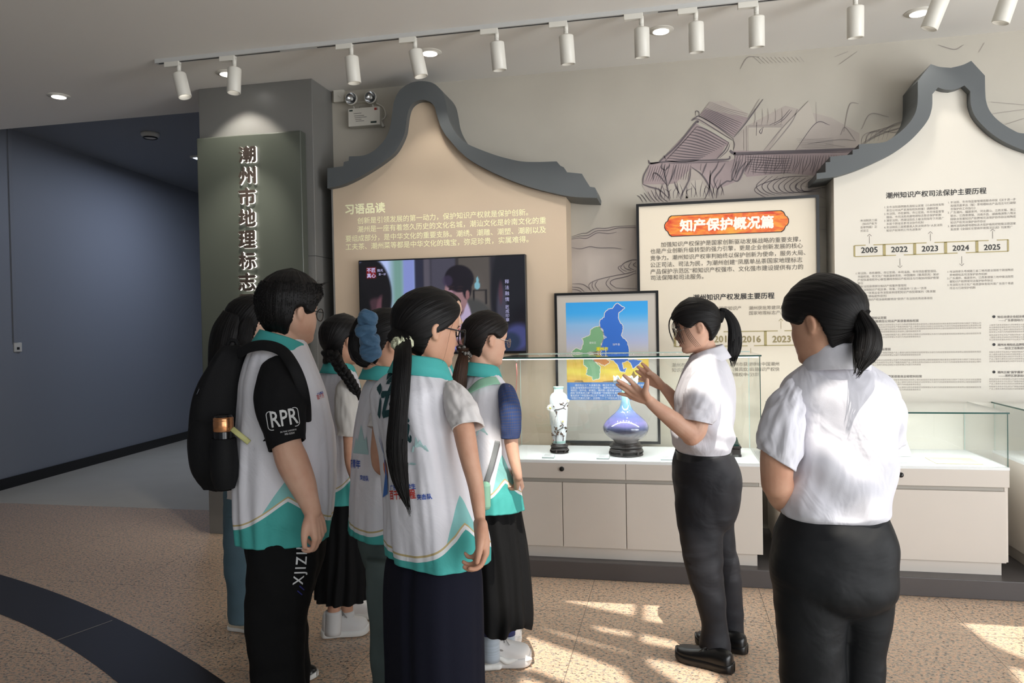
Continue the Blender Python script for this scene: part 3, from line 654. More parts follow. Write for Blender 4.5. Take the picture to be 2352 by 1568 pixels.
block(L2, ['1.市法院、市市场监督管理局联合印发《关于进一步', '加强凤凰单丛（枞）茶地理标志产品司法与行政联', '合保护的工作指引》', '2.广东潮州、福建泉州、河北唐山、江苏无锡、浙江', '丽水、江西景德镇、河南许昌、湖南株洲等八地法', '院联合签署知识产权跨域司法保护协作协议和陶瓷', '知识产权司法保护协作协议', '3.潮州法院构建地理标志大保护格局经验做法获国家', '发改委《全国优化营商环境情况交流》刊发推广'], 2183, 467, 7.75, 6.75, ind=.95)
block(L2, ['1.市法院、市检察院、市公安局、市司法局、市市场监督管理局、', '市版权局、市文化广电旅游体育局、中国潮州（餐具炊具）知识', '产权快速维权中心联签潮州市知识产权司法与行政协同保护框架', '协议', '2.潮安法院获得部分知识产权案件管辖权', '3.全市法院知识产权民事、刑事、行政案件“三合一”改革', '4.“三合一”改革后全市法院首例侵犯知识产权犯罪案判（陈某假', '冒“苹果”商标配件获刑）', '5.市法院“知识产权诉前和解项目”获评广东法院优秀改革项目'], 1970, 630, 7.6, 6.55, ind=.8)
block(L2, ['1.市法院牵头粤闽赣三省三地共建全国首个跨省陶瓷', '类地理标志司法保护协作机制', '2.广东潮州、福建泉州、江西景德镇三地中级法院签', '署知识产权跨域司法保护协作协议', '3.市法院与市文化广电旅游体育局共建广东首个非遗', '司法与行政保护机制'], 2181, 626, 7.6, 6.6, ind=.8)
L2.build('list_text', M_gry, g2)
L2 = Lettering(YT)
for s_, x in (('2005', 1978), ('2022', 2047), ('2023', 2117), ('2024', 2188), ('2025', 2260)):
    yb = 580.5-(x-1978)*.0235; L2.px(s_, x, yb, x+38, yb-1, .02)
L2.build('year_text', M_blk, g2)
tl = MB()
def pz(x, y): p = PY(x, y, YT); return (p.x, p.z)
zt0, zb0 = PY(2140, 557, YT).z, PY(2140, 583, YT).z; th = .0055
gx = [PY(x, 570, YT).x for x in (1963, 2032, 2102, 2173, 2245, 2316)]
def bar(x0, x1, z0, z1): tl.flat_xz([(x0, z0), (x1, z0), (x1, z1), (x0, z1)], YT)
for i, x in enumerate(gx): w = .006 if i in (0, 5) else .010; bar(x-w, x+w*.6, zb0, zt0)
def edge(z, gaps):
    x = gx[0]
    for g in gaps:
        c = (gx[g]+gx[g+1])/2; bar(x, c-.022, z-th/2, z+th/2); x = c+.022
    bar(x, gx[-1], z-th/2, z+th/2)
edge(zt0, (0, 2, 4)); edge(zb0, (1, 3))
put('timeline_print', tl.mesh(), M_gold, g2)
tl = MB()
for g in range(5):
    c = (gx[g]+gx[g+1])/2; up = g % 2 == 0; z0 = (zt0+.010) if up else (zb0-.02); s_ = 1 if up else -1
    bar(c-.0012, c+.0012, min(z0, z0+s_*.045), max(z0, z0+s_*.045))
    for k in (-1, 1): tl.ribbon_xz([(c+k*.012, z0+s_*.044), (c, z0+s_*.056)], .0028, YT)
put('arrow_print', tl.mesh(), M_gry, g2)
# case summaries lower down
L2 = Lettering(YT)
heads = [(2003-30, 733, '本地驰名商标认定案', '——科技有限责任公司诉严某侵害商标权案'), (1973, 797, '“箭牌”犯罪案', '——假冒注册商标罪案'), (1973, 859, '商业秘密纠纷案', '——科技有限公司诉潘某侵害商业秘密纠纷案'),
         (2291, 730, '知名动漫企业起诉侵权系列案', '——广东原创动力文化传播有限公司'), (2291, 794, '潮州本地知名品牌恒洁维权案', '——恒洁卫浴集团有限公司诉'), (2291, 857, '潮州古城“国学儒家”著作权案', '——湘桥区旅游局诉')]
for x, y, a, b in heads:
    p = PY(x, y, YT); s_ = PY(x+7, y, YT).x-p.x; L2.line(a, p.x, p.z, s_, bold=.02); p = PY(x, y+8, YT); L2.line(b, p.x+.4*s_, p.z, s_, bold=.015)
L2.build('heading_text', M_gry, g2)
mbd = MB()
for x, y in ((1960, 730), (1960, 794), (1960, 856), (2283, 727), (2283, 791), (2283, 854)):
    p = PY(x, y, YT); mbd.add([(p.x+.0085*math.cos(k*math.pi/10), YT, p.z+.0085*math.sin(k*math.pi/10)) for k in range(20)], [tuple(range(20))])
put('bullet_print', mbd.mesh(), M_blk, g2)
src = '案情原告持有注册商标权被告未经许可在其生产销售的陶瓷产品上使用与原告近似标识法院审理认为该行为构成侵害商标权应承担停止侵权赔偿损失等民事责任本案判决有力保护了权利人的合法权益'
L2 = Lettering(YT)
def fine(x, y, n, rows, em=4.75, pitch=5.3):
    p = PY(x, y, YT); s_ = PY(x+em, y, YT).x-p.x; pz_ = p.z-PY(x, y+pitch, YT).z
    for i in range(rows):
        k = (i*17+int(y)) % 40; L2.line((src[k:]+src)[:n if i < rows-1 else max(6, n//2)], p.x, p.z-i*pz_, s_)
fine(1985, 748, 55, 4); fine(1985, 771, 55, 2); fine(1985, 812, 55, 2); fine(1985, 829, 55, 3); fine(1985, 874, 55, 3); fine(1985, 891, 55, 2)
fine(2272, 748, 34, 4); fine(2272, 771, 34, 3); fine(2272, 810, 34, 3); fine(2272, 826, 34, 2); fine(2272, 872, 34, 3); fine(2272, 889, 34, 2)
L2.build('small_print_text', mat('pale_grey_lettering', rgb(158, 150, 142), .6), g2)

# ================================================================== framed text board
M_frame = mat('black_frame_lacquer', rgb(20, 20, 21), .3); M_board = mat('ivory_board', rgb(224, 213, 194), .6, var=.015, scale=3)
YB = 5.05
tl_, tr_ = PY(1461, 465, YB), PY(1881, 451, YB); bx0, bx1, bz1 = tl_.x, tr_.x, (tl_.z+tr_.z)/2; bz0 = .62
board = thing('text_board', ((bx0+bx1)/2, 5.1, bz0), 'large ivory text board in a black frame with an orange title plaque', 'board')
MB().box((bx0+.01, YB+.006, bz0), (bx1-.01, 5.19, bz1-.01)).build('panel', M_board, board)
mb = MB(); w = .017
mb.box((bx0, YB-.004, bz0), (bx0+w, 5.195, bz1)); mb.box((bx1-w, YB-.004, bz0), (bx1, 5.195, bz1)); mb.box((bx0+w, YB-.004, bz1-w), (bx1-w, 5.195, bz1)); mb.box((bx0+w, YB-.004, bz0), (bx1-w, 5.195, bz0+w))
mb.build('frame', M_frame, board)
YS = YB+.0045
# plaque
def plaque_mat():
    m, N, L, b = newmat('orange_cloud_print')
    tc = N.new('ShaderNodeTexCoord'); mp = N.new('ShaderNodeMapping'); mp.inputs['Scale'].default_value = (9, 9, 30)
    n = N.new('ShaderNodeTexNoise'); n.inputs['Scale'].default_value = 1; n.inputs['Detail'].default_value = 6; n.inputs['Distortion'].default_value = 1.2
    L.new(tc.outputs['Object'], mp.inputs[0]); L.new(mp.outputs[0], n.inputs['Vector'])
    r = N.new('ShaderNodeValToRGB'); e = r.color_ramp.elements; e[0].position = .34; e[0].color = rgb(236, 160, 60); e[1].position = .68; e[1].color = rgb(206, 62, 38)
    x = e.new(.52); x.color = rgb(226, 112, 50)
    L.new(n.outputs['Fac'], r.inputs[0]); L.new(r.outputs[0], b.inputs['Base Color']); b.inputs['Roughness'].default_value = .55
    return m
a, b = PY(1527, 516, YS), PY(1811, 511, YS); cz = (a.z+b.z)/2; hh = (PY(1670, 490, YS).z-PY(1670, 537, YS).z)/2
def plaque(gr):
    x0, x1, h = a.x-gr, b.x+gr, hh+gr; pts = []
    for sx, c in ((1, x1), (-1, x0)):
        side = [(c-sx*.045, h), (c-sx*.03, h*.85), (c-sx*.022, h*.60), (c-sx*.020, h*.5), (c-sx*.010, h*.42), (c, h*.16), (c, -h*.16), (c-sx*.010, -h*.42), (c-sx*.020, -h*.5), (c-sx*.022, -h*.60), (c-sx*.03, -h*.85), (c-sx*.045, -h)]
        pts += [(x, cz+z) for x, z in (side if sx == 1 else side[::-1])]
    return pts
MB().flat_xz(plaque(.004), YS).build('plaque_outline', M_blk, board)
MB().flat_xz(plaque(-.001), YS-.0006).build('plaque', plaque_mat(), board)
L3 = Lettering(YS-.0012); L3.px('知产保护概况篇', 1561, 528, 1778, 522, .045); L3.build('plaque_text', mat('white_lettering', rgb(246, 240, 228), .6), board)
L3 = Lettering(YS)
for s_, x, y, x2, y2 in (('加强知识产权保护是国家创新驱动发展战略的重要支撑，', 1518, 564, 1839, 556), ('也是产业创新升级转型的强力引擎，更是企业创新发展的核心', 1494, 579, 1844, 571), ('竞争力。潮州知识产权审判始终以保护创新为使命，服务大局、', 1494, 595, 1850, 587),
                        ('公正司法、司法为民，为潮州创建“凤凰单丛茶国家地理标志', 1494, 611, 1843, 603), ('产品保护示范区”和知识产权强市、文化强市建设提供有力的', 1494, 627, 1845, 619), ('司法保障和司法服务。', 1495, 642, 1616, 640)):
    L3.px(s_, x, y, x2, y2, .002)
L3.build('paragraph_text', mat('warm_grey_lettering', rgb(96, 90, 82), .6), board)
L3 = Lettering(YS); L3.px('潮州知识产权发展主要历程', 1592, 688, 1779, 685, .02); L3.build('title_text', M_blk, board)
L3 = Lettering(YS); YT = YS
block(L3, ['潮州获批筹建凤凰单丛茶', '国家地理标志产品保护示范区'], 1720, 711, 11.5, 10.3); block(L3, ['潮州通过国家知识产', '权试点城市验收'], 1610, 713, 11.5, 10.3)
block(L3, ['潮州市被列为国家', '知识产权试点城市'], 1543, 842, 11.5, 10.3); block(L3, ['潮州市获批建设中国潮州', '（餐具炊具）知识产权快', '速维权中心'], 1676, 840, 11.8, 10.3)
L3.build('list_text', mat('grey_lettering_warm', rgb(120, 112, 100), .6), board)
tl = MB(); zt1, zb1 = PY(1700, 761, YS).z, PY(1700, 794, YS).z; gx = [PY(x, 778, YS).x for x in (1551, 1620, 1690, 1759, 1830)]; th = .006
for i, x in enumerate(gx): bar(x-.010, x+(.006 if i < 4 else 0), zb1, zt1)
for z, gaps in ((zt1, (1, 3)), (zb1, (0, 2))):
    x = gx[0]
    for g in gaps: c = (gx[g]+gx[g+1])/2; bar(x, c-.02, z-th/2, z+th/2); x = c+.02
    bar(x, gx[-1], z-th/2, z+th/2)
for g in range(4):
    c = (gx[g]+gx[g+1])/2; up = g % 2 == 1; z0 = zt1+.012 if up else zb1-.016; s_ = 1 if up else -1
    bar(c-.001, c+.001, min(z0, z0+s_*.05), max(z0, z0+s_*.05))
    for k in (-1, 1): tl.ribbon_xz([(c+k*.013, z0+s_*.05), (c, z0+s_*.064)], .003, YS)
put('timeline_print', tl.mesh(), M_gold, board)
L3 = Lettering(YS)
for s_, x in (('2013', 1571), ('2015', 1640), ('2016', 1705), ('2023', 1774)): L3.px(s_, x, 786, x+43, 785, .03)
L3.build('year_text', mat('olive_lettering', rgb(150, 136, 96), .6), board)

# ================================================================== framed map
YM = 4.925
q = [PY(1273, 673, YM), PY(1512, 667, YM)]; mx0, mx1, mz1 = q[0].x, q[1].x, (q[0].z+q[1].z)/2; mz0 = .69
fm = thing('framed_map', ((mx0+mx1)/2, YM, mz0), 'framed blue and yellow district map standing behind the glass case', 'framed map')
MB().box((mx0+.01, YM+.006, mz0), (mx1-.01, YM+.028, mz1-.01)).build('mount_board', mat('grey_mount', rgb(196, 188, 178), .5), fm)
mb = MB(); w = .016
mb.box((mx0, YM, mz0), (mx0+w, YM+.029, mz1)); mb.box((mx1-w, YM, mz0), (mx1, YM+.029, mz1)); mb.box((mx0+w, YM, mz1-w), (mx1-w, YM+.029, mz1)); mb.box((mx0+w, YM, mz0), (mx1-w, YM+.029, mz0+w))
mb.build('frame', M_frame, fm)
ym = YM+.0055
def mpx(pts, o=(1250, 640), s=5.2267): return [(lambda p: (p.x, p.z))(PY(o[0]+x/s, o[1]+y/s, ym)) for x, y in pts]
(px0, pz1), (px1, _), (_, pzb), (_, pzm) = mpx([(258, 288)])[0], mpx([(1242, 268)])[0], mpx([(600, 1455)])[0], mpx([(600, 1243)])[0]
V = np.zeros((40, 24, 3)); colr = np.zeros((40, 24, 4))
stops = [(0, (48, 160, 232)), (.14, (60, 168, 236)), (.28, (140, 188, 232)), (.5, (184, 190, 220)), (.62, (205, 200, 200)), (.7, (240, 205, 90)), (.78, (236, 190, 70)), (.86, (244, 222, 84)), (1, (232, 178, 84))]
for i in range(40):
    t_ = i/39; z = pz1*(1-t_)+pzm*t_
    for k in range(len(stops)-1):
        if stops[k][0] <= t_ <= stops[k+1][0]: f_ = (t_-stops[k][0])/(stops[k+1][0]-stops[k][0]); cc = [stops[k][1][c]*(1-f_)+stops[k+1][1][c]*f_ for c in range(3)]
    for j in range(24):
        V[i, j] = (px0+(px1-px0)*j/23, ym, z); w_ = noise.noise((j*.25, i*.9, 3)) if t_ > .62 else 0
        colr[i, j] = rgb(*[min(255, max(0, c+w_*g)) for c, g in zip(cc, (18, 30, 30))])
mb = MB(); mb.grid(V, flip=True); me = mb.mesh(); at = me.color_attributes.new('col', 'FLOAT_COLOR', 'POINT'); at.data.foreach_set('color', colr.ravel()); put('sky_print', me, vcolmat('map_sky_print', .5), fm)
MB().flat_xz([(px0, pzb), (px1, pzb), (px1, pzm), (px0, pzm)], ym).build('caption_band', mat('map_blue_band', rgb(66, 124, 196), .5), fm)
blue = [(880, 295), (925, 325), (965, 350), (900, 405), (892, 480), (920, 530), (950, 565), (945, 640), (925, 680), (950, 715), (990, 740), (1010, 800), (1025, 880), (1000, 940), (1010, 975), (1090, 965), (1180, 985), (1110, 1050), (1060, 1075), (1040, 1010), (990, 985), (940, 1010), (955, 1080), (990, 1070), (965, 1125), (910, 1105), (880, 1040), (830, 985), (690, 935), (672, 860), (690, 780), (715, 700), (705, 620), (665, 570), (668, 500), (720, 460), (725, 400), (770, 365), (830, 350), (845, 310)]
green = [(660, 570), (705, 630), (720, 690), (745, 705), (712, 725), (680, 800), (690, 870), (620, 880), (520, 885), (600, 985), (680, 1060), (665, 1150), (660, 1200), (590, 1222), (575, 1180), (505, 1150), (520, 1070), (475, 1030), (465, 930), (450, 885), (320, 885), (375, 830), (440, 850), (462, 800), (470, 750), (450, 720), (550, 670), (560, 610), (600, 580)]
orange = [(530, 880), (640, 875), (700, 850), (735, 840), (740, 890), (700, 935), (790, 990), (770, 1020), (725, 1045), (690, 1030), (600, 985)]
def jag(pts, amp=5):
    out = []
    for i in range(len(pts)):
        (x, y), (x2, y2) = pts[i], pts[(i+1) % len(pts)]; n = max(2, int(math.hypot(x2-x, y2-y)/14))
        for k in range(n): out.append((x+(x2-x)*k/n+random.uniform(-amp, amp), y+(y2-y)*k/n+random.uniform(-amp, amp)))
    return out
mb = MB()
for k, (pl, y) in enumerate(((green, .0005), (orange, .0008), (blue, .0010))):
    q = mpx(jag(pl)); mb.flat_xz(q, ym-y, k); mb.ribbon_xz(q+[q[0]], .0042, ym-.0014, 3)
mb.flat_xz(mpx([(362, 1240), (365, 1228), (385, 1220), (460, 1220), (475, 1240)]), ym-.0016, 4); mb.flat_xz(mpx([(690, 1240), (720, 1228), (900, 1215), (960, 1225), (1000, 1215), (1050, 1150), (1072, 1105), (1095, 1150), (1200, 1190), (1250, 1215), (1250, 1242)]), ym-.0016, 4)
put('district_print', mb.mesh(), [mat('map_green', rgb(128, 178, 132), .5), mat('map_orange', rgb(216, 134, 62), .5), mat('map_blue', rgb(52, 112, 206), .5), mat('map_white', rgb(238, 232, 222), .5), mat('map_silhouette', rgb(150, 118, 66), .5)], fm)
L4 = Lettering(ym-.002)
L4.px('潮安区', 1250+540/5.2267, 640+780/5.2267, 1250+624/5.2267, 640+778/5.2267); L4.px('饶平县', 1250+822/5.2267, 640+800/5.2267, 1250+908/5.2267, 640+798/5.2267)
YT = ym-.002
rows = ['　　潮州市位于广东省最东端，韩江中下游，与台湾隔海相望，陆地面积平方', '公里(含海域面积533平方公里)，海岸线长136公里，辖潮安区、', '湘桥区、饶平县、枫溪区，潮州是一座有着1600多年历史的文化名城', '拥有“世界美食之都”“中国瓷都”“中国婚纱礼服名城”和', '著名侨乡”“中国潮州菜之乡”“中国工夫茶之乡”等美誉', '“中国工艺美术之都”，全国唯一一个“中国民间工艺传承之都”']
block(L4, rows, 1310, 886.5, 5.9, 5.25)
L4.build('caption_text', mat('white_print', rgb(240, 240, 236), .5), fm)
L4 = Lettering(ym-.002); L4.px('潮州市', 1369, 805, 1397, 804, .04); L4.build('place_text', mat('yellow_print', rgb(246, 232, 40), .5), fm)

# ================================================================== television
YV = 4.90
a, b, c = PY(823, 598, YV), PY(1206, 583, YV), PY(1211, 811, YV)
vx0, vx1, vz1, vz0 = a.x, b.x, (a.z+b.z)/2, c.z
tv = thing('television', ((vx0+vx1)/2, YV, vz0), 'wall-mounted flat television showing a film scene on the tan wall', 'television')
MB().box((vx0, YV, vz0), (vx1, YP-.001, vz1)).build('casing', mat('black_tv_casing', rgb(14, 14, 16), .35), tv, bevel=.004)
NX, NZ = 190, 108
sx0, sx1, sz0, sz1 = vx0+.007, vx1-.007, vz0+.016, vz1-.010
ux, uz = np.meshgrid(np.linspace(0, 1, NX), np.linspace(1, 0, NZ))         # picture coordinates, origin at lower left
# the film scene: (u, v) measured on the screen, colours as shown
img = np.zeros((NZ, NX, 3)); img[:] = (38, 36, 44)
def soft(mask, col, a=1.0): 
    global img
    img = img*(1-mask[..., None]*a)+np.array(col)*mask[..., None]*a
def sm(d, w): return np.clip(.5-d/w, 0, 1)
def band(u0, u1, w=.012): return sm(u0-ux, w)*sm(ux-u1, w)
def ell(cx_, cz_, rx, rz, w=.1, rot=0):
    dx, dz = (ux-cx_), (uz-cz_)*.5625; c_, s_ = math.cos(rot), math.sin(rot); x_, z_ = dx*c_+dz*s_, -dx*s_+dz*c_
    return sm(np.sqrt((x_/rx)**2+(z_/(rz*.5625))**2)-1, w)
soft(band(.0, .36), (150, 168, 220)); soft(band(.10, .27, .05), (176, 190, 235)); soft(band(.20, .28, .05)*sm(.30-uz, .3), (96, 140, 120), .8); soft(band(.275, .34), (128, 140, 200)); soft(band(.345, .40), (40, 42, 60)); soft(band(.40, .44), (84, 80, 92))
soft(band(.44, .60, .03), (70, 68, 82)); soft(band(.60, .80, .02), (82, 76, 72)); soft(band(.595, .612, .008), (50, 46, 48)); soft(ell(.72, .35, .06, .4, .8), (104, 96, 92), .5)
soft(band(.695, .78, .006)*sm(uz-.655, .01)*sm(.645-uz, .01), (22, 20, 24)); soft((band(.695, .705, .005)+band(.768, .778, .005))*sm(uz-.65, .01)*sm(.5-uz, .01), (24, 22, 26)); soft(ell(.722, .70, .017, .04, .2), (120, 170, 186)); soft(ell(.724, .755, .007, .04, .3), (120, 170, 186))
soft(ell(.68, .18, .16, .38, .12), (66, 66, 66)); soft(ell(.635, .24, .055, .32, .12), (176, 160, 190)); soft(ell(.61, .5, .035, .12, .2), (112, 84, 86)); soft(ell(.595, .62, .068, .20, .08, .12), (146, 112, 116)); soft(ell(.565, .60, .025, .16, .5), (170, 138, 160), .6)
soft(ell(.615, .78, .088, .145, .1, -.2), (24, 20, 30)); soft(ell(.66, .68, .028, .12, .2), (22, 19, 28)); soft(ell(.545, .76, .03, .06, .4), (60, 50, 76), .7); soft(ell(.663, .605, .012, .05, .2), (138, 98, 100))
for e_ in ((.565, .668), (.618, .664)): soft(ell(e_[0], e_[1], .017, .008, .4), (44, 30, 36)); soft(ell(e_[0]+.002, e_[1]+.030, .021, .008, .5), (40, 30, 36))
soft(ell(.582, .60, .009, .05, .8), (112, 82, 90), .7); soft(ell(.585, .545, .016, .012, .3), (120, 62, 70)); soft(ell(.6, .48, .03, .03, .6), (96, 70, 76), .7)
soft(band(.5, .64, .03)*sm(uz-.13, .04), (112, 74, 76)); soft(band(.47, .64, .02)*sm(uz-.06, .02), (120, 118, 190)); soft(band(.42, .9, .03)*sm(uz-.025, .02), (40, 40, 60))
soft(ell(.065, .62, .135, .42, .10), (16, 15, 20)); soft(ell(.10, .30, .09, .3, .15), (64, 44, 52)); soft(ell(.135, .42, .035, .2, .3), (96, 62, 72)); soft(ell(.155, .5, .02, .15, .4), (18, 16, 20)); soft(ell(.01, .2, .07, .5, .2), (12, 12, 16))
soft(ell(.93, .60, .125, .62, .14), (20, 20, 28)); soft(ell(.865, .45, .03, .25, .6), (80, 78, 96), .7); soft(ell(.95, .14, .09, .14, .5, .6), (74, 80, 140), .8); soft(ell(.91, .1, .06, .1, .4), (30, 46, 60), .7); soft(ell(.86, .62, .012, .12, .6), (90, 50, 60), .6)
soft(band(.045, .105, .004)*sm(uz-.935, .01)*sm(.815-uz, .01), (118, 26, 32))
V = np.stack([sx0+ux*(sx1-sx0), np.full_like(ux, YV-.0006), sz0+uz*(sz1-sz0)], -1)
mb = MB(); mb.grid(V, flip=True); me = mb.mesh(); at = me.color_attributes.new('col', 'FLOAT_COLOR', 'POINT')
lut = np.array([lin(v) for v in range(256)]); cl = lut[np.clip(img, 0, 255).astype(int)]
at.data.foreach_set('color', np.concatenate([cl, np.ones((NZ, NX, 1))], -1).astype(np.float32).ravel())
put('screen', me, vcolmat('lit_screen', .12, 1.0), tv)
L5 = Lettering(YV-.0012)
def tvl(s_, u, v, em, bold=.02):
    L5.line(s_, sx0+u*(sx1-sx0), sz0+v*(sz1-sz0), em, bold=bold)
tvl('不匠', .046, .885, .033); tvl('真心', .046, .825, .033); tvl('微光', .112, .885, .022, 0); tvl('第一讲', .120, .845, .018, 0)
for k, ch in enumerate('释法融情'): tvl(ch, .885, .715-.062*k, .030, 0)
for k, ch in enumerate('匠成印章'): tvl(ch, .886, .45-.045*k, .027, 0)
tvl('这把壶', .49, .085, .036, .02)
L5.build('subtitle_text', emission('subtitle_glow', (.62, .60, .95, 1), .8), tv)

# ================================================================== show cases
M_cab = mat('warm_white_cabinet', rgb(214, 206, 196), .45, var=.015, scale=3); M_cabin = mat('cabinet_recess', rgb(176, 170, 160), .5); M_shelf = mat('white_display_shelf', rgb(240, 243, 243), .35)
M_plinth = mat('dark_grey_plinth', rgb(82, 78, 78), .4, var=.04, scale=3); M_glass = glassmat('clear_glass', (.985, .993, .989, 1)); M_gedge = mat('green_glass_edge', rgb(14, 74, 66), .15, spec=.6)
M_gline = mat('pale_glass_seam', rgb(196, 216, 206), .2); M_led = emission('led_strip', (1, 1, 1, 1), 1.3); M_lock = mat('black_lock', rgb(40, 38, 36), .3, .5)
structure(MB().box((-1.08, 4.30, 0), (4.6, 5.198, .10)), 'trim_plinth', M_plinth, bevel=.004)

def glass_box(t, x0, x1, y0, y1, z0, z1, joint=None, green=True):
    """front panes, two ends, back and lid, each a sheet with visible green edges"""
    th = .008
    xs = [x0]+([joint] if joint else [])+[x1]
    for i in range(len(xs)-1): MB().box((xs[i]+.0015, y0, z0), (xs[i+1]-.0015, y0+th, z1-.001)).build('front_glass', M_glass, t)
    for x in (x0, x1-th): MB().box((x, y0+th, z0), (x+th, y1-th, z1-.001)).build('side_glass', M_glass, t)
    MB().box((x0+th, y1-th, z0), (x1-th, y1, z1-.001)).build('back_glass', M_glass, t)
    lid = MB().box((x0-.006, y0-.006, z1), (x1+.006, y1, z1+th)).build('lid_glass', M_glass, t)
    mb = MB(); e = .0012
    mb.box((x0-.006, y0-.0075, z1), (x1+.006, y0-.0062, z1+th)); mb.box((x1+.0062, y0-.006, z1), (x1+.0075, y1, z1+th)); mb.box((x0-.0075, y0-.006, z1), (x0-.0062, y1, z1+th))
    mb.box((x1+.0001, y0, z0), (x1+.0012, y0+th, z1)); mb.box((x1-.003, y0-.001, z0), (x1+.001, y0-.0001, z1))
    mb.build('lid_edge', M_gedge, lid)
    mb = MB(); mb.box((x0, y0-.0008, z0), (x0+.003, y0-.0001, z1)); mb.box((x0+th, y1-.010, z0), (x0+th+.003, y1-.008, z1)); mb.box((x1-th-.003, y1-.010, z0), (x1-th, y1-.008, z1)); mb.box((x0, y1-.001, z1+th), (x1, y1+.004, z1+th+.004))
    mb.build('glass_seam', M_gline, lid)
def cabinet(name, x0, x1, y0, y1, zt, label, joint, doors, drawers, locks):
    t = thing(name, ((x0+x1)/2, (y0+y1)/2, .10), label, 'display case', 'glass-topped display cases')
    MB().box((x0+.02, y0+.03, .10), (x1-.03, y1, .172)).build('kick_base', M_cab, t)
    MB().box((x0+.002, y0+.022, .172), (x1-.002, y1, .662)).build('carcass', M_cabin, t)
    for a, b in zip(doors[:-1], doors[1:]): MB().box((a+.002, y0, .172), (b-.002, y0+.02, .548)).build('door', M_cab, t, bevel=.0015)
    dr = []
    for a, b in zip(drawers[:-1], drawers[1:]): dr.append(MB().box((a+.0015, y0-.004, .572), (b-.0015, y0+.02, .662)).build('drawer', M_cab, t, bevel=.0015))
    for k, x in locks: MB().lathe([(0, -.010), (.010, -.010), (.014, -.006), (.014, 0)], (x, y0-.004, .628), 20, axis=(0, 1, 0)).build('lock', M_lock, dr[k], True)
    for x in (x0, x1-.018): MB().box((x, y0+.02, .172), (x+.018, y1, .662)).build('side_panel', M_cab, t, bevel=.0015)
    MB().box((x0, y0-.004, .662), (x1, y1, .676)).build('shelf_top', M_shelf, t)
    glass_box(t, x0+.002, x1-.004, y0+.006, y1-.005, .6762, zt, joint)
    return t
YF = 4.345
cA = cabinet('display_case', -1.00, .478, YF, 4.915, 1.272, 'tall glass display case with two vases, nearest the speaker', -.272, [-1.0, -.64, -.272, .10, .478], [-1.0, -.272, .478], [(0, -.64)])
mb = MB(); mb.box((-.99, YF+.016, 1.265), (.465, YF+.026, 1.2715)); st = mb.build('led_strip', M_led, cA)
lamp('case_led_light', 'AREA', (-.26, YF+.05, 1.255), (-.26, YF+.20, .68), 9, (.95, 1, 1), shape='RECTANGLE', size=1.4, size_y=.03)
YF2 = 4.375
cB = cabinet('display_case', .575, 1.715, YF2, 4.965, .957, 'low glass display case with papers, behind the woman with the low ponytail', None, [.575, 1.12, 1.70], [.575, 1.12, 1.715], [(1, 1.19)])
lamp('case_led_light', 'AREA', (1.15, YF2+.05, .945), (1.15, YF2+.2, .68), 4.5, (.95, 1, 1), shape='RECTANGLE', size=1.1, size_y=.03)
cC = cabinet('display_case', 1.853, 3.0, YF2, 4.965, .957, 'low glass display case cut off by the picture edge, holding a dark blue book', None, [1.853, 2.4, 3.0], [1.853, 2.4, 3.0], [])
lamp('case_led_light', 'AREA', (2.4, YF2+.05, .945), (2.4, YF2+.2, .68), 4.0, (.95, 1, 1), shape='RECTANGLE', size=1.1, size_y=.03)
# little inspection hole in the end of the second case
tag(MB().lathe([(0, -.002), (.012, -.002), (.014, 0)], (.575, 4.63, .40), 18, axis=(1, 0, 0)).build('cable_hole', M_slot, cB), 'dark cable hole')

# ---- things on the shelves
ZS = .6765
M_wood = mat('dark_rosewood', rgb(40, 32, 30), .35, var=.15, scale=30, stretch=(1, 1, 6))
def stand(px, py, r, h, label, y=None):
    y = y or 4.60; p = PY(px, py, y)
    t = thing('vase_stand', (p.x, y, ZS), label, 'stand', 'carved wooden vase stands')
    MB().lathe([(r*.8, h*.62), (r*.99, h*.66), (r*.99, h*.80), (r*.88, h*.86), (r*.80, h*.93), (r*.86, h*.97), (r*.86, h), (0, h)], (p.x, y, ZS), 40, caps=False).build('top_disc', M_wood, t, True)
    mb = MB(); mb.lathe([(r*.86, h*.22), (r*1.0, h*.34), (r*1.0, h*.46), (r*.88, h*.62), (r*.6, h*.62), (r*.6, h*.3)], (p.x, y, ZS), 40, caps=False); mb.build('apron', M_wood, t, True)
    MB().lathe([(r*.9, 0), (r*1.02, h*.03), (r*1.0, h*.12), (r*.82, h*.12), (r*.82, 0)], (p.x, y, ZS), 40, caps=False).build('base_ring', M_wood, t, True)
    for k in range(6):
        a = k*math.pi/3+.3; MB().tube([(p.x+r*.9*math.cos(a), y+r*.9*math.sin(a), ZS+h*.13), (p.x+r*1.0*math.cos(a), y+r*1.0*math.sin(a), ZS+h*.25), (p.x+r*.88*math.cos(a), y+r*.88*math.sin(a), ZS+h*.4)], h*.11, 8, sub=6).build('leg', M_wood, t, True)
    return p.x, y, ZS+h
def crackle():
    m, N, L, b = newmat('white_pierced_porcelain')
    tc = N.new('ShaderNodeTexCoord'); v = N.new('ShaderNodeTexVoronoi'); v.inputs['Scale'].default_value = 190; v.feature = 'DISTANCE_TO_EDGE'
    L.new(tc.outputs['Object'], v.inputs['Vector']); r = N.new('ShaderNodeValToRGB'); e = r.color_ramp.elements
    e[0].position = .05; e[0].color = rgb(240, 243, 244); e[1].position = .45; e[1].color = rgb(186, 196, 204); L.new(v.outputs['Distance'], r.inputs[0]); L.new(r.outputs[0], b.inputs['Base Color'])
    b.inputs['Roughness'].default_value = .3; return m
M_cel = mat('pale_celadon_glaze', rgb(176, 214, 206), .12, spec=.6); M_cel2 = mat('celadon_white_glaze', rgb(222, 236, 232), .1, spec=.6)
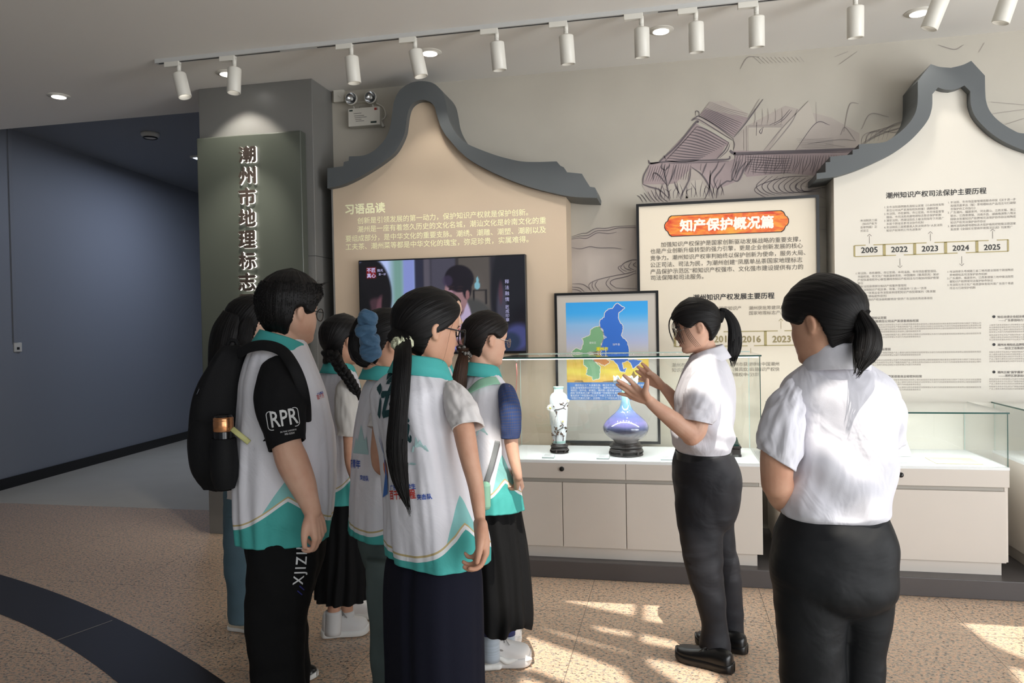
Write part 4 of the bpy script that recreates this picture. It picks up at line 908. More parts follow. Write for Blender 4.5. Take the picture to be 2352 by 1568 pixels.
vx, vy, vz = stand(1285, 1030, .055, .058, 'smaller round carved wooden stand under the white floral vase', 4.62)
H1 = PY(1280, 888, 4.62).z-vz
t = thing('white_vase', (vx, vy, vz), 'slim white porcelain vase with raised flowers and dark branches', 'vase')
k = H1
prof = [(.0, 0), (.036, 0), (.0385, .02), (.045, .16), (.0505, .36), (.0545, .58), (.0560, .72), (.0545, .81), (.048, .862), (.040, .882), (.0310, .90), (.0285, .925), (.0300, .97), (.0345, .993), (.0345, 1.0), (.030, .995), (.026, .93)]
pr = cat_rom([(r, h*k) for r, h in prof], 90); body = MB(); n0 = 66
body.lathe(pr[:n0], (vx, vy, vz), 56, caps=False); body.build('body', crackle(), t, True)
MB().lathe(pr[n0-1:], (vx, vy, vz), 56, caps=False).build('neck', M_cel, t, True)
MB().lathe([(.0362, .0), (.0392, .004), (.0402, .018)], (vx, vy, vz), 48, caps=False).build('foot_band', M_cel, t, True)
def vr(h): return float(np.interp(h*k, pr[:, 1], pr[:, 0]))
def on_vase(px, py, lift=.002):
    p = PY(px, py, vy-.05); h = (p.z-vz)/k; dx = max(-.97, min(.97, (p.x-vx)/vr(h))); r = vr(h)+lift
    return (vx+r*dx, vy-r*math.sqrt(1-dx*dx), p.z)
M_branch = mat('dark_branch_relief', rgb(58, 48, 42), .5, var=.3, scale=60); M_leaf = mat('bronze_leaf_relief', rgb(92, 70, 56), .5, var=.3, scale=60); M_petal = mat('white_petal', rgb(246, 246, 240), .3); M_core = mat('yellow_flower_heart', rgb(232, 226, 128), .4)
o_, s_ = (1150, 780), 3.92
def br(pts, w): return MB().tube([on_vase(o_[0]+x/s_, o_[1]+y/s_, .002) for x, y in pts], w, 7, sub=14)
for pts in ([(497, 935), (498, 880), (515, 820), (545, 800), (580, 790)], [(556, 915), (558, 870), (540, 830)], [(515, 820), (490, 790), (480, 785)], [(500, 870), (470, 860), (455, 865)], [(545, 800), (560, 775), (552, 760)], [(490, 628), (520, 625), (560, 615), (575, 590), (590, 570)], [(575, 600), (545, 580), (530, 570)], [(560, 615), (580, 630)], [(470, 640), (500, 640), (505, 670), (495, 690)]):
    br(pts, .0022).build('branch', M_branch, t, True)
for x, y, r, a in ((470, 860, 14, .3), (500, 800, 16, 1), (545, 850, 16, -.3), (520, 835, 12, .8), (575, 800, 16, 0), (580, 830, 12, 1.1), (490, 830, 12, 2), (540, 775, 12, .5), (545, 580, 13, .4), (590, 600, 10, 1), (505, 655, 12, 1.3), (560, 570, 9, 2), (440, 600, 9, .4), (500, 690, 9, .7), (480, 600, 9, 2.2), (460, 850, 10, 1.5), (510, 850, 13, -.8), (560, 870, 11, .2)):
    c = on_vase(o_[0]+x/s_, o_[1]+y/s_, .003); MB().ball(c, (r/s_*.0028, .002, r/s_*.0015), 10, 6, axes=[(math.cos(a), 0, math.sin(a)), (0, 1, 0), (-math.sin(a), 0, math.cos(a))]).build('leaf', M_leaf, t, True)
for (x, y, r) in ((448, 615, 30), (556, 735, 22), (595, 553, 16)):
    c = on_vase(o_[0]+x/s_, o_[1]+y/s_, .004); mb = MB(); R_ = r/s_*.0027
    for i in range(14):
        a = i*2*math.pi/14; mb.ball((c[0]+R_*.6*math.cos(a), c[1]-.002, c[2]+R_*.6*math.sin(a)), (R_*.5, .002, R_*.16), 8, 5, axes=[(math.cos(a), 0, math.sin(a)), (0, 1, 0), (-math.sin(a), 0, math.cos(a))])
    f = mb.build('flower', M_petal, t, True); MB().ball((c[0], c[1]-.004, c[2]), (R_*.35, .004, R_*.35), 10, 6).build('flower_heart', M_core, f, True)
mb = MB()
for i in range(22):
    x = 415+i*4.2; mb.tube([on_vase(o_[0]+q/s_, o_[1]+y/s_, .004) for q, y in ((448+(x-448)*.5, 630), (x, 690), (x-6+8*math.sin(i), 730+50*abs(math.sin(i*1.7))))], .0011, 6, sub=7)
mb.build('drooping_petals', M_petal, t, True)
tag(MB().ball(on_vase(o_[0]+472/s_, o_[1]+910/s_, .0), (.004, .001, .005), 10, 6).build('seal_mark', mat('red_seal', rgb(190, 90, 70), .5), t), 'small red seal mark')

vx, vy, vz = stand(1438, 1020, .100, .075, 'larger round carved wooden stand under the blue bottle vase', 4.58)
H2 = PY(1432, 868, 4.58).z-vz
def iris():
    m, N, L, b = newmat('iridescent_blue_glaze')
    tc = N.new('ShaderNodeTexCoord'); mp = N.new('ShaderNodeMapping'); mp.inputs['Scale'].default_value = (3, 3, 11); L.new(tc.outputs['Object'], mp.inputs[0])
    n = N.new('ShaderNodeTexNoise'); n.inputs['Scale'].default_value = 1.6; n.inputs['Detail'].default_value = 4; n.inputs['Distortion'].default_value = 1.0; L.new(mp.outputs[0], n.inputs['Vector'])
    sx = N.new('ShaderNodeSeparateXYZ'); L.new(tc.outputs['Object'], sx.inputs[0])
    mr = N.new('ShaderNodeMapRange'); mr.inputs['From Min'].default_value = .0; mr.inputs['From Max'].default_value = H2; mr.inputs['To Min'].default_value = -.12; mr.inputs['To Max'].default_value = .95; L.new(sx.outputs['Z'], mr.inputs[0])
    a = N.new('ShaderNodeMath'); a.operation = 'MULTIPLY_ADD'; a.inputs[1].default_value = .26; L.new(n.outputs['Fac'], a.inputs[0]); L.new(mr.outputs[0], a.inputs[2])
    r = N.new('ShaderNodeValToRGB'); e = r.color_ramp.elements; e[0].position = .0; e[0].color = rgb(120, 114, 112); e[1].position = 1; e[1].color = rgb(196, 226, 218)
    for p_, c_ in ((.10, (176, 170, 170)), (.19, (70, 70, 88)), (.27, (84, 92, 128)), (.36, (126, 120, 176)), (.44, (96, 108, 160)), (.52, (112, 122, 178)), (.62, (104, 146, 178)), (.74, (140, 186, 196)), (.86, (168, 212, 204))): x = e.new(p_); x.color = rgb(*c_)  # low grey stops paint a reflection into the glaze near the foot
    L.new(a.outputs[0], r.inputs[0]); L.new(r.outputs[0], b.inputs['Base Color']); b.inputs['Roughness'].default_value = .06; b.inputs['Specular IOR Level'].default_value = .9; b.inputs['Coat Weight'].default_value = .6; return m
t = thing('blue_vase', (vx, vy, vz), 'round-bellied glossy blue bottle vase with a frilled white mouth', 'vase')
R2 = .112
prof = [(.068, 0), (.071, .01), (.076, .035), (.104, .085), (.127, .15), (.137, .215), (.134, .27), (.118, .335), (.092, .40), (.064, .46), (.044, .515), (.032, .57), (.0255, .64), (.023, .72), (.0225, .80), (.024, .87), (.028, .915)]
pr2 = cat_rom([(r, h*H2) for r, h in prof], 80)
MB().lathe(pr2, (vx, vy, vz), 72, caps=False).build('body', iris(), t, True)
V = np.zeros((14, 96, 3))
for i in range(14):
    s_ = i/13
    for j in range(96):
        a = 2*math.pi*j/96; rr = .028+.046*s_**1.3+.006*s_*math.sin(5*a+1); z = .915*H2+.060*H2*s_**.8+.020*s_**2*math.sin(5*a)+.008*s_*math.sin(11*a)
        V[i, j] = (vx+rr*math.cos(a), vy+rr*math.sin(a), vz+z)
mb = MB(); mb.grid(V, True); o = mb.build('frilled_mouth', M_cel2, t, True); md = o.modifiers.new('thick', 'SOLIDIFY'); md.thickness = .004

def acrylic(px, py, label, bars=False):
    p = PY(px, py, 4.43)
    t = thing('caption_stand', (p.x, 4.43, ZS), label, 'caption stand', 'clear acrylic captions in the tall case')
    MB().add([(p.x-.036, 4.405, ZS), (p.x+.036, 4.405, ZS), (p.x+.036, 4.46, ZS), (p.x-.036, 4.46, ZS), (p.x-.036, 4.405, ZS+.006), (p.x+.036, 4.405, ZS+.006), (p.x+.036, 4.455, ZS+.020), (p.x-.036, 4.455, ZS+.020)],
             [(3, 2, 1, 0), (4, 5, 6, 7), (0, 1, 5, 4), (1, 2, 6, 5), (2, 3, 7, 6), (3, 0, 4, 7)]).build('block', mat('acrylic', rgb(216, 226, 226), .12), t)
    MB().quad((p.x-.032, 4.410, ZS+.0088), (p.x+.032, 4.410, ZS+.0088), (p.x+.032, 4.450, ZS+.0202), (p.x-.032, 4.450, ZS+.0202)).build('card', mat('card_white', rgb(222, 228, 230), .4), t)
    mb = MB()
    for i in range(4): z = .0128+i*.0022; y = 4.420+i*.008; mb.quad((p.x-.026, y, ZS+z-.0006), (p.x+.010+.01*(i % 2), y, ZS+z-.0006), (p.x+.010+.01*(i % 2), y+.003, ZS+z+.0003), (p.x-.026, y+.003, ZS+z+.0003))
    mb.build('card_print', M_gry, t)
acrylic(1260, 1047, 'clear acrylic caption lying in front of the white vase'); acrylic(1385, 1048, 'clear acrylic caption lying in front of the blue vase'); acrylic(1532, 1051, 'clear acrylic caption partly hidden by the speaker')
p = PY(1690, 1050, 4.62); x, y = p.x, 4.62
t = thing('inkstone_box', (x, y, ZS), 'dark green topped box on a wooden stand behind the speaker', 'box')
MB().box((x-.085, y-.06, ZS+.012), (x+.025, y+.06, ZS+.050)).build('stand', M_wood, t, bevel=.006)
for sx in (-.08, .02):
    for sy in (-.05, .05): MB().box((x+sx-.008, y+sy-.008, ZS), (x+sx+.008, y+sy+.008, ZS+.014)).build('foot', M_wood, t)
MB().box((x-.088, y-.063, ZS+.050), (x+.028, y+.063, ZS+.062)).build('rim', M_wood, t, bevel=.003)
MB().add([(x-.075, y-.05, ZS+.062), (x+.02, y-.05, ZS+.062), (x+.02, y+.05, ZS+.062), (x-.075, y+.05, ZS+.062), (x-.07, y-.045, ZS+.092), (x+.012, y-.045, ZS+.072), (x+.012, y+.045, ZS+.10), (x-.07, y+.045, ZS+.118)], [(4, 5, 6, 7), (0, 1, 5, 4), (1, 2, 6, 5), (2, 3, 7, 6), (3, 0, 4, 7)]).build('lid', mat('deep_green_stone', rgb(14, 46, 42), .2), t)
# red cord hanging inside the tall case
q = [PY(1186, y, 4.40) for y in (835, 860, 900, 935)]
t = thing('red_cord', tuple(q[-1]), 'thin red cord hanging from the lid inside the tall case', 'cord')
MB().tube([(p.x+.004*math.sin(i*2), 4.40, p.z) for i, p in enumerate(q)], .0012, 6, sub=16).build('cord', mat('red_thread', rgb(190, 70, 70), .6), t)
MB().ball((q[0].x, 4.40, 1.262), (.012, .008, .007), 10, 6).build('clip', M_plast, t, True)
# papers in the low case
M_pap = mat('white_paper', rgb(238, 240, 240), .6); M_pap2 = mat('buff_paper', rgb(226, 216, 178), .6); M_bl = mat('blue_print', rgb(96, 116, 190), .5)
def flat_doc(x0, x1, y0, y1, label, m, blue=True):
    t = thing('document', ((x0+x1)/2, (y0+y1)/2, ZS), label, 'document')
    MB().box((x0, y0, ZS+.0005), (x1, y1, ZS+.003)).build('sheet', m, t)
    mb = MB()
    for i in range(4): yy = y0+.02+(y1-y0-.05)*i/4; mb.box((x0+.02, yy, ZS+.003), (x1-.03-.03*(i % 2), yy+.006, ZS+.0034))
    mb.build('print', M_bl if blue else M_gry, t)
flat_doc(1.16, 1.34, 4.46, 4.60, 'white printed sheet lying flat in the low case, beside the leaning plate', M_pap)
flat_doc(1.39, 1.62, 4.45, 4.64, 'buff certificate lying flat near the end of the low case', M_pap2)
flat_doc(.9, 1.12, 4.47, 4.64, 'white printed sheet in the low case, hidden by the woman with the low ponytail', M_pap, False)
t = thing('leaning_plate', (1.19, 4.72, ZS), 'clear plate with blue print leaning upright in the low case', 'plate')
mb = MB(); mb.add([(1.12, 4.66, ZS+.003), (1.33, 4.66, ZS+.003), (1.285, 4.74, ZS+.20), (1.13, 4.74, ZS+.20), (1.12, 4.664, ZS+.003), (1.33, 4.664, ZS+.003), (1.285, 4.744, ZS+.20), (1.13, 4.744, ZS+.20)], [(0, 1, 2, 3), (7, 6, 5, 4), (0, 4, 5, 1), (1, 5, 6, 2), (2, 6, 7, 3), (3, 7, 4, 0)])
mb.build('sheet', mat('frosted_acrylic', rgb(206, 222, 224), .3), t)
mb = MB(); mb.add([(1.21, 4.684, ZS+.072), (1.275, 4.684, ZS+.072), (1.273, 4.688, ZS+.082), (1.21, 4.688, ZS+.082)], [(0, 1, 2, 3)]); mb.build('print', M_bl, t)
# the dark blue book in the third case
t = thing('blue_book', (2.05, 4.70, ZS), 'dark blue upright booklet with gold lettering at the picture edge', 'book')
MB().box((1.955, 4.70, ZS+.045), (2.22, 4.72, ZS+.265)).build('cover', mat('navy_cover', rgb(52, 66, 104), .4), t)
L6 = Lettering(4.6985); L6.line('潮州知识产权司法保护白皮书', 1.975, ZS+.155, .0125); L6.line('典型案例汇编', 2.0, ZS+.132, .0125); L6.build('gold_text', mat('gold_print', rgb(206, 186, 96), .4, .3), t)
MB().box((1.96, 4.70, ZS), (2.21, 4.78, ZS+.045)).build('block', M_pap2, t)
tag(MB().box((1.93, 4.47, ZS), (2.16, 4.66, ZS+.012)).build('booklet', mat('yellow_booklet', rgb(210, 206, 120), .5)), 'yellowish booklet lying flat before the dark blue book', 'booklet')
# ================================================================== people: tools
def skinmat(name, c, c2):
    m, N, L, b = newmat(name)
    tc = N.new('ShaderNodeTexCoord'); n = N.new('ShaderNodeTexNoise'); n.inputs['Scale'].default_value = 14; n.inputs['Detail'].default_value = 5
    L.new(tc.outputs['Object'], n.inputs['Vector']); r = N.new('ShaderNodeValToRGB'); e = r.color_ramp.elements
    e[0].position = .35; e[0].color = c2; e[1].position = .65; e[1].color = c
    L.new(n.outputs['Fac'], r.inputs[0]); L.new(r.outputs[0], b.inputs['Base Color']); b.inputs['Roughness'].default_value = .52; b.inputs['Specular IOR Level'].default_value = .35
    n2 = N.new('ShaderNodeTexNoise'); n2.inputs['Scale'].default_value = 260; L.new(tc.outputs['Object'], n2.inputs['Vector'])
    bp = N.new('ShaderNodeBump'); bp.inputs['Strength'].default_value = .06; bp.inputs['Distance'].default_value = .004; L.new(n2.outputs['Fac'], bp.inputs['Height']); L.new(bp.outputs[0], b.inputs['Normal'])
    return m
M_skin = skinmat('skin', rgb(216, 174, 150), rgb(206, 158, 134)); M_skin2 = skinmat('skin_warm', rgb(204, 158, 132), rgb(192, 142, 116)); M_skin3 = skinmat('skin_light', rgb(226, 190, 168), rgb(216, 176, 152))
def hairmat(name, c, c2):
    m, N, L, b = newmat(name)
    uv = N.new('ShaderNodeUVMap'); mp = N.new('ShaderNodeMapping'); mp.inputs['Scale'].default_value = (70, 1.6, 1); L.new(uv.outputs[0], mp.inputs[0])
    n = N.new('ShaderNodeTexNoise'); n.inputs['Scale'].default_value = 1; n.inputs['Detail'].default_value = 4; L.new(mp.outputs[0], n.inputs['Vector'])
    r = N.new('ShaderNodeValToRGB'); e = r.color_ramp.elements; e[0].position = .3; e[0].color = c; e[1].position = .75; e[1].color = c2
    L.new(n.outputs['Fac'], r.inputs[0]); L.new(r.outputs[0], b.inputs['Base Color']); b.inputs['Roughness'].default_value = .5; b.inputs['Specular IOR Level'].default_value = .22
    bp = N.new('ShaderNodeBump'); bp.inputs['Strength'].default_value = .8; bp.inputs['Distance'].default_value = .006; L.new(n.outputs['Fac'], bp.inputs['Height']); L.new(bp.outputs[0], b.inputs['Normal'])
    return m
M_hair = hairmat('black_hair', rgb(11, 10, 10), rgb(24, 21, 21)); M_hairb = hairmat('brown_tipped_hair', rgb(40, 28, 22), rgb(84, 58, 44)); M_hairw = hairmat('dark_brown_hair', rgb(15, 12, 11), rgb(34, 27, 25))
def cloth(name, c, rough=.8, var=.02, bump=.12, bscale=420, sheen=.0): return mat(name, c, rough, 0, var, 5, bump, bscale, .25, sheen=sheen)
def rumpled(name, c, rough=.75, wr=.5, scale=7, stretch=(1.4, 1.4, .8)):
    """cotton with a fine weave and soft creases"""
    m, N, L, b = newmat(name); b.inputs['Base Color'].default_value = c; b.inputs['Roughness'].default_value = rough; b.inputs['Specular IOR Level'].default_value = .25
    tc = N.new('ShaderNodeTexCoord'); mp = N.new('ShaderNodeMapping'); mp.inputs['Scale'].default_value = stretch; mp.inputs['Rotation'].default_value = (.5, .3, .4); L.new(tc.outputs['Object'], mp.inputs[0])
    n = N.new('ShaderNodeTexNoise'); n.inputs['Scale'].default_value = scale; n.inputs['Detail'].default_value = 3; n.inputs['Distortion'].default_value = .9; L.new(mp.outputs[0], n.inputs['Vector'])
    b1 = N.new('ShaderNodeBump'); b1.inputs['Strength'].default_value = wr; b1.inputs['Distance'].default_value = .035; L.new(n.outputs['Fac'], b1.inputs['Height'])
    n2 = N.new('ShaderNodeTexNoise'); n2.inputs['Scale'].default_value = 420; L.new(tc.outputs['Object'], n2.inputs['Vector'])
    b2 = N.new('ShaderNodeBump'); b2.inputs['Strength'].default_value = .06; b2.inputs['Distance'].default_value = .005; L.new(n2.outputs['Fac'], b2.inputs['Height']); L.new(b1.outputs[0], b2.inputs['Normal']); L.new(b2.outputs[0], b.inputs['Normal'])
    return m
def vestmat():
    """white vest cloth; teal hem, white and gold piping and a pale side wedge printed along the hem line"""
    m, N, L, b = newmat('white_teal_vest_cloth')
    h = N.new('ShaderNodeAttribute'); h.attribute_name = 'hem'; w = N.new('ShaderNodeAttribute'); w.attribute_name = 'wedge'
    def lt(att, v): q = N.new('ShaderNodeMath'); q.operation = 'LESS_THAN'; q.inputs[1].default_value = v; L.new(att.outputs['Fac'], q.inputs[0]); return q
    col = None
    cur = rgb(228, 226, 232)
    prev = None
    for att, v, c in ((w, 0, rgb(140, 200, 198)), (h, .0185, rgb(196, 176, 128)), (h, .0125, rgb(232, 232, 234)), (h, 0, rgb(74, 170, 164))):
        q = lt(att, v); mx = N.new('ShaderNodeMix'); mx.data_type = 'RGBA'; L.new(q.outputs[0], mx.inputs[0])
        if prev: L.new(prev.outputs[2], mx.inputs[6])
        else: mx.inputs[6].default_value = cur
        mx.inputs[7].default_value = c; prev = mx
    L.new(prev.outputs[2], b.inputs['Base Color']); b.inputs['Roughness'].default_value = .72; b.inputs['Specular IOR Level'].default_value = .3
    tc = N.new('ShaderNodeTexCoord'); n = N.new('ShaderNodeTexNoise'); n.inputs['Scale'].default_value = 7; n.inputs['Detail'].default_value = 4; n.inputs['Distortion'].default_value = .8; L.new(tc.outputs['Object'], n.inputs['Vector'])
    bp = N.new('ShaderNodeBump'); bp.inputs['Strength'].default_value = .4; bp.inputs['Distance'].default_value = .025; L.new(n.outputs['Fac'], bp.inputs['Height']); L.new(bp.outputs[0], b.inputs['Normal'])
    return m
M_vest = vestmat(); M_teal = cloth('teal_collar_cloth', rgb(74, 172, 168), .7); M_wht = rumpled('white_shirt_cloth', rgb(218, 216, 223), .7, .38); M_wht2 = rumpled('white_tee_cloth', rgb(216, 211, 209), .85, .22); M_greyt = cloth('heather_grey_cloth', rgb(200, 196, 190), .9, var=.08)
M_bt = cloth('black_tee_cloth', rgb(16, 16, 18), .85); M_btr = cloth('black_trouser_cloth', rgb(13, 13, 14), .9); M_suit = rumpled('charcoal_suit_cloth', rgb(40, 40, 44), .6, .28, 4, (1, 1, 1.6)); M_suit2 = rumpled('black_suit_cloth', rgb(25, 26, 28), .58, .32, 4, (1, 1, 1.6))
M_navy = cloth('navy_cloth', rgb(17, 18, 32), .9); M_sage = cloth('grey_green_cloth', rgb(92, 104, 102), .9); M_skirt = cloth('black_pleated_cloth', rgb(17, 17, 18), .85); M_denim = cloth('faded_denim', rgb(92, 116, 128), .9, var=.12, bump=.2)
M_eyew = mat('eye_white', rgb(226, 220, 214), .25); M_iris = mat('dark_iris', rgb(28, 18, 14), .1); M_lip = mat('lip_rose', rgb(176, 104, 98), .45); M_brow = mat('brow_hair', rgb(38, 28, 26), .8)
M_gunm = mat('dark_glasses_metal', rgb(40, 40, 44), .25, .8); M_silv = mat('thin_silver_metal', rgb(176, 166, 156), .2, .9); M_lens = glassmat('spectacle_lens', (.9, .92, .92, 1), 1.0)
M_shoew = mat('white_shoe_leather', rgb(222, 220, 218), .5, bump=.05, bscale=200); M_sole = mat('white_sole_rubber', rgb(232, 232, 228), .55); M_mesh = mat('grey_shoe_mesh', rgb(150, 146, 142), .8, var=.2, scale=300); M_shoeb = mat('black_shoe_leather', rgb(14, 14, 15), .32, bump=.05, bscale=200); M_lace = mat('lace_grey', rgb(160, 158, 156), .8); M_sock = mat('white_sock_rib', rgb(206, 204, 202), .9)

def compass(deg): a = math.radians(deg); return np.array((math.cos(a), math.sin(a), 0.0))
def right_of(F): return np.array((F[1], -F[0], 0.0))
HZ = [0, .04, .09, .14, .18, .215, .245, .28, .33, .40, .48, .54, .62, .70, .80, .88, .95, 1.0]
HF = [.30, .375, .385, .362, .388, .382, .398, .384, .382, .378, .372, .396, .405, .40, .355, .275, .165, 0]
HBz = [0, .1, .2, .3, .4, .5, .6, .7, .8, .88, .95, 1.0]; HB = [-.02, -.10, -.20, -.31, -.39, -.43, -.445, -.43, -.375, -.285, -.165, 0]
HWz = [0, .05, .12, .2, .3, .4, .5, .6, .7, .8, .88, .95, 1.0]; HW = [.13, .20, .262, .295, .318, .332, .342, .346, .335, .295, .23, .135, 0]
NZ_ = [.27, .29, .315, .335, .36, .40, .44, .48, .52]; NA = [0, .03, .075, .098, .088, .060, .034, .012, 0]
def head_shell(nz=56, nt=64, jaw=1.0):
    """the skull and face as rings of points (unit height, ear axis at y = 0, facing +y)"""
    V = np.zeros((nz, nt, 3)); T = np.linspace(0, 2*math.pi, nt, endpoint=False)
    for i in range(nz):
        z = .5-.5*math.cos(math.pi*(i+.5)/nz)
        yf = np.interp(z, HZ, HF); yb = np.interp(z, HBz, HB); w = np.interp(z, HWz, HW)*(jaw if z < .35 else 1+(jaw-1)*max(0, 1-(z-.35)/.2))
        for j, t in enumerate(T):
            c, s_ = math.cos(t), math.sin(t); e = .86 if c > 0 else .95
            x = w*math.copysign(abs(s_)**e, s_); yc = 0.02; y = yc+((yf-yc)*abs(c)**.80 if c > 0 else (yb-yc)*abs(c)**.95)
            if c > 0:
                a = np.interp(z, NZ_, NA, left=0, right=0); sg = .042+.034*math.exp(-((z-.32)/.06)**2)
                y += a*math.exp(-(x/sg)**2)
                y -= .030*math.exp(-((abs(x)-.15)/.075)**2-((z-.485)/.045)**2)
                y += .012*math.exp(-((abs(x)-.20)/.08)**2-((z-.37)/.07)**2)
                y -= .02*math.exp(-((abs(x)-.17)/.05)**2-((z-.215)/.05)**2)
                y += .010*math.exp(-(x/.10)**2)*(math.exp(-((z-.19)/.016)**2)+math.exp(-((z-.243)/.016)**2))
            V[i, j] = (x, y, z)
    return V
class Head:
    def __init__(s, ear_px, d, side, heading, h=.222, pitch=0, roll=0, jaw=1.0):
        """placed by the ear the photograph shows; heading in world degrees, pitch up positive, roll to its right positive"""
        a = math.radians(heading-90); s.h = h
        s.M = (Matrix.Rotation(a, 3, 'Z') @ Matrix.Rotation(math.radians(pitch), 3, 'X') @ Matrix.Rotation(math.radians(roll), 3, 'Y'))
        s.R = np.array(s.M); s.jaw = jaw
        ear = np.array(P(*ear_px, d)); s.o = ear-s.R @ (np.array((side*.345, -.03, .44))*h)
        s.V = head_shell(jaw=jaw)
        mb = MB(); mb.grid(s.V, True); n, m = s.V.shape[:2]; mb.f += [tuple(range(m))[::-1], tuple((n-1)*m+j for j in range(m))]
        s.tree = BVHTree.FromPolygons([tuple(p) for p in mb.v], mb.f)
    def w(s, p): return s.o+s.R @ (np.array(p, float)*s.h)
    def ws(s, V): return s.o+(V*s.h) @ s.R.T
    def front(s, x, z, off=0):
        hit = s.tree.ray_cast(Vector((x, 2, z)), Vector((0, -1, 0)))[0]
        return np.array((x, (hit.y if hit else .3)+off, z))
    def add_to(s, mb):
        V = s.ws(s.V); n, m = V.shape[:2]; b = len(mb.v); mb.grid(V, True)
        mb.f += [tuple(b+j for j in range(m))[::-1], tuple(b+(n-1)*m+j for j in range(m))]; mb.m += [0, 0]
        for sd in (-1, 1):                                        # ears: rim, lobe, bowl
            pts = [(sd*.332, .018, .495), (sd*.365, -.005, .532), (sd*.38, -.055, .535), (sd*.38, -.085, .487), (sd*.365, -.075, .425), (sd*.348, -.042, .378), (sd*.335, -.012, .366), (sd*.328, .010, .405)]
            mb.tube([s.w(p) for p in pts], [.014*s.h/.22*1.0*k for k in (.40, .44, .46, .46, .48, .52, .50, .36)], 9, sub=22, round_caps=True)
            mb.ball(s.w((sd*.345, -.035, .46)), (.010*s.h/.22, .015*s.h/.22, .020*s.h/.22), 10, 7, axes=s.R.T)
            mb.ball(s.w((sd*.350, -.02, .375)), .0075*s.h/.22, 8, 6)
    def features(s, par, lips=True, brow=True):
        for sd in (-1, 1):
            c = s.front(sd*.148, .478, -.022); e = MB().ball(s.w(c), (.050*s.h, .030*s.h, .022*s.h), 14, 9, axes=s.R.T).build('eye', M_eyew, par, True)
            MB().ball(s.w(c+np.array((0, .020, 0))), (.019*s.h, .014*s.h, .020*s.h), 10, 7, axes=s.R.T).build('iris', M_iris, e, True)
            q = [s.front(sd*x, z, .002) for x, z in ((.095, .480), (.12, .497), (.15, .502), (.18, .496), (.205, .482))]
            MB().tube([s.w(p) for p in q], .0016, 6, sub=12).build('eyelashes', M_brow, e, True)
            if brow:
                q = [s.front(sd*x, z, .002) for x, z in ((.075, .545), (.12, .562), (.17, .565), (.215, .545))]
                MB().tube([s.w(p) for p in q], [.0028, .0036, .0032, .0014], 6, sub=12).build('eyebrow', M_brow, par, True)
        if lips:
            mb = MB()
            for z, r in ((.243, .008), (.196, .010)):
                q = [s.front(x, z+.012*(1-(x/.085)**2)*(1 if z > .22 else -.6), -.006) for x in (-.085, -.045, 0, .045, .085)]
                mb.tube([s.w(p) for p in q], [r*s.h/.22*.16, r*s.h/.22*.45, r*s.h/.22*.5, r*s.h/.22*.45, r*s.h/.22*.16], 8, sub=14)
            mb.build('lips', M_lip, par, True)
    def glasses(s, par, m, r=.095, thick=.0016, square=False, droop=0):
        g = None; mb = MB(); cs = []
        for sd in (-1, 1):
            c = np.array((sd*.155, .452, .462-droop)); cs.append(c); ring = []
            for k in range(25):
                a = 2*math.pi*k/24; e = .55 if square else 1.0
                ring.append(s.w(c+np.array((r*1.12*math.copysign(abs(math.cos(a))**e, math.cos(a)), -.03*abs(math.cos(a))*(1 if math.cos(a)*sd > 0 else 0), r*.95*math.copysign(abs(math.sin(a))**e, math.sin(a))))))
            mb.tube(ring, thick, 7, caps=False)
            q = [c+np.array((sd*r*1.12, -.03, r*.35)), np.array((sd*.335, .36, .49)), np.array((sd*.362, .05, .515)), np.array((sd*.37, -.06, .47))]
            mb.tube([s.w(p) for p in q], thick*.9, 7, sub=14)
            lens = [s.w(c+np.array((r*1.1*math.cos(2*math.pi*k/24), -.03*abs(math.cos(2*math.pi*k/24))*(1 if math.cos(2*math.pi*k/24)*sd > 0 else 0), r*.93*math.sin(2*math.pi*k/24)))) for k in range(24)]
            cs.append(lens)
        mb.tube([s.w((-.155+r*1.1, .452, .475-droop)), s.w((0, .475, .485-droop)), s.w((.155-r*1.1, .452, .475-droop))], thick, 7, sub=8)
        g = mb.build('glasses', m, par, True)
        for lens in (cs[1], cs[3]): MB().add(lens, [tuple(range(24))]).build('lens', M_lens, g)
        return g
    def hair_cap(s, par, m, off=.055, top=.07, line=None, tie=None, wav=.006, name='hair'):
        """close-lying hair: line = [(degrees from the front, lowest height)], tie = where the strands run to (local)"""
        line = line or HAIRLINE; A = [q[0] for q in line]; B = [q[1] for q in line]
        nz, nt = 90, 120; V = np.zeros((nz, nt, 3)); S_ = head_shell(nz, nt, s.jaw); c0 = np.array((0, -.03, .52)); uv = np.zeros((nz, nt, 2))
        tie = np.array(tie if tie is not None else (0, -.47, .45)); ax = tie-np.array((0, .05, .62)); ax /= np.linalg.norm(ax)
        e1 = np.cross(ax, (1, 0, 0)); e1 /= np.linalg.norm(e1); e2 = np.cross(ax, e1)
        for i in range(nz):
            for j in range(nt):
                p = S_[i, j]; deg = math.degrees(2*math.pi*j/nt); deg = deg if deg <= 180 else 360-deg
                side = 1 if j <= nt/2 else -1
                hl = np.interp(deg, A, B)+.012*noise.noise((j*.35, 1.7, 0)); k = (p[2]-hl)/.05
                k = max(0, min(1, k)); k = k*k*(3-2*k); d = p-c0; L_ = np.linalg.norm(d)
                o = off+(top-off)*max(0, (p[2]-.55)/.45); ang = math.atan2(d@e2, d@e1)
                o += wav*noise.noise((ang*7, (d@ax)*1.5, 3))
                o = o*k-.02*(1-k); V[i, j] = p+d/L_*o; uv[i, j] = (ang/(2*math.pi), (d@ax))
        mb = MB(); mb.grid(s.ws(V), True); me = mb.mesh(); add_uv(me, uv.reshape(-1, 2)); return put(name, me, m, par, True)
HAIRLINE = [(0, .80), (25, .77), (45, .70), (62, .58), (74, .50), (84, .50), (93, .555), (104, .54), (114, .38), (130, .22), (150, .13), (180, .10)]
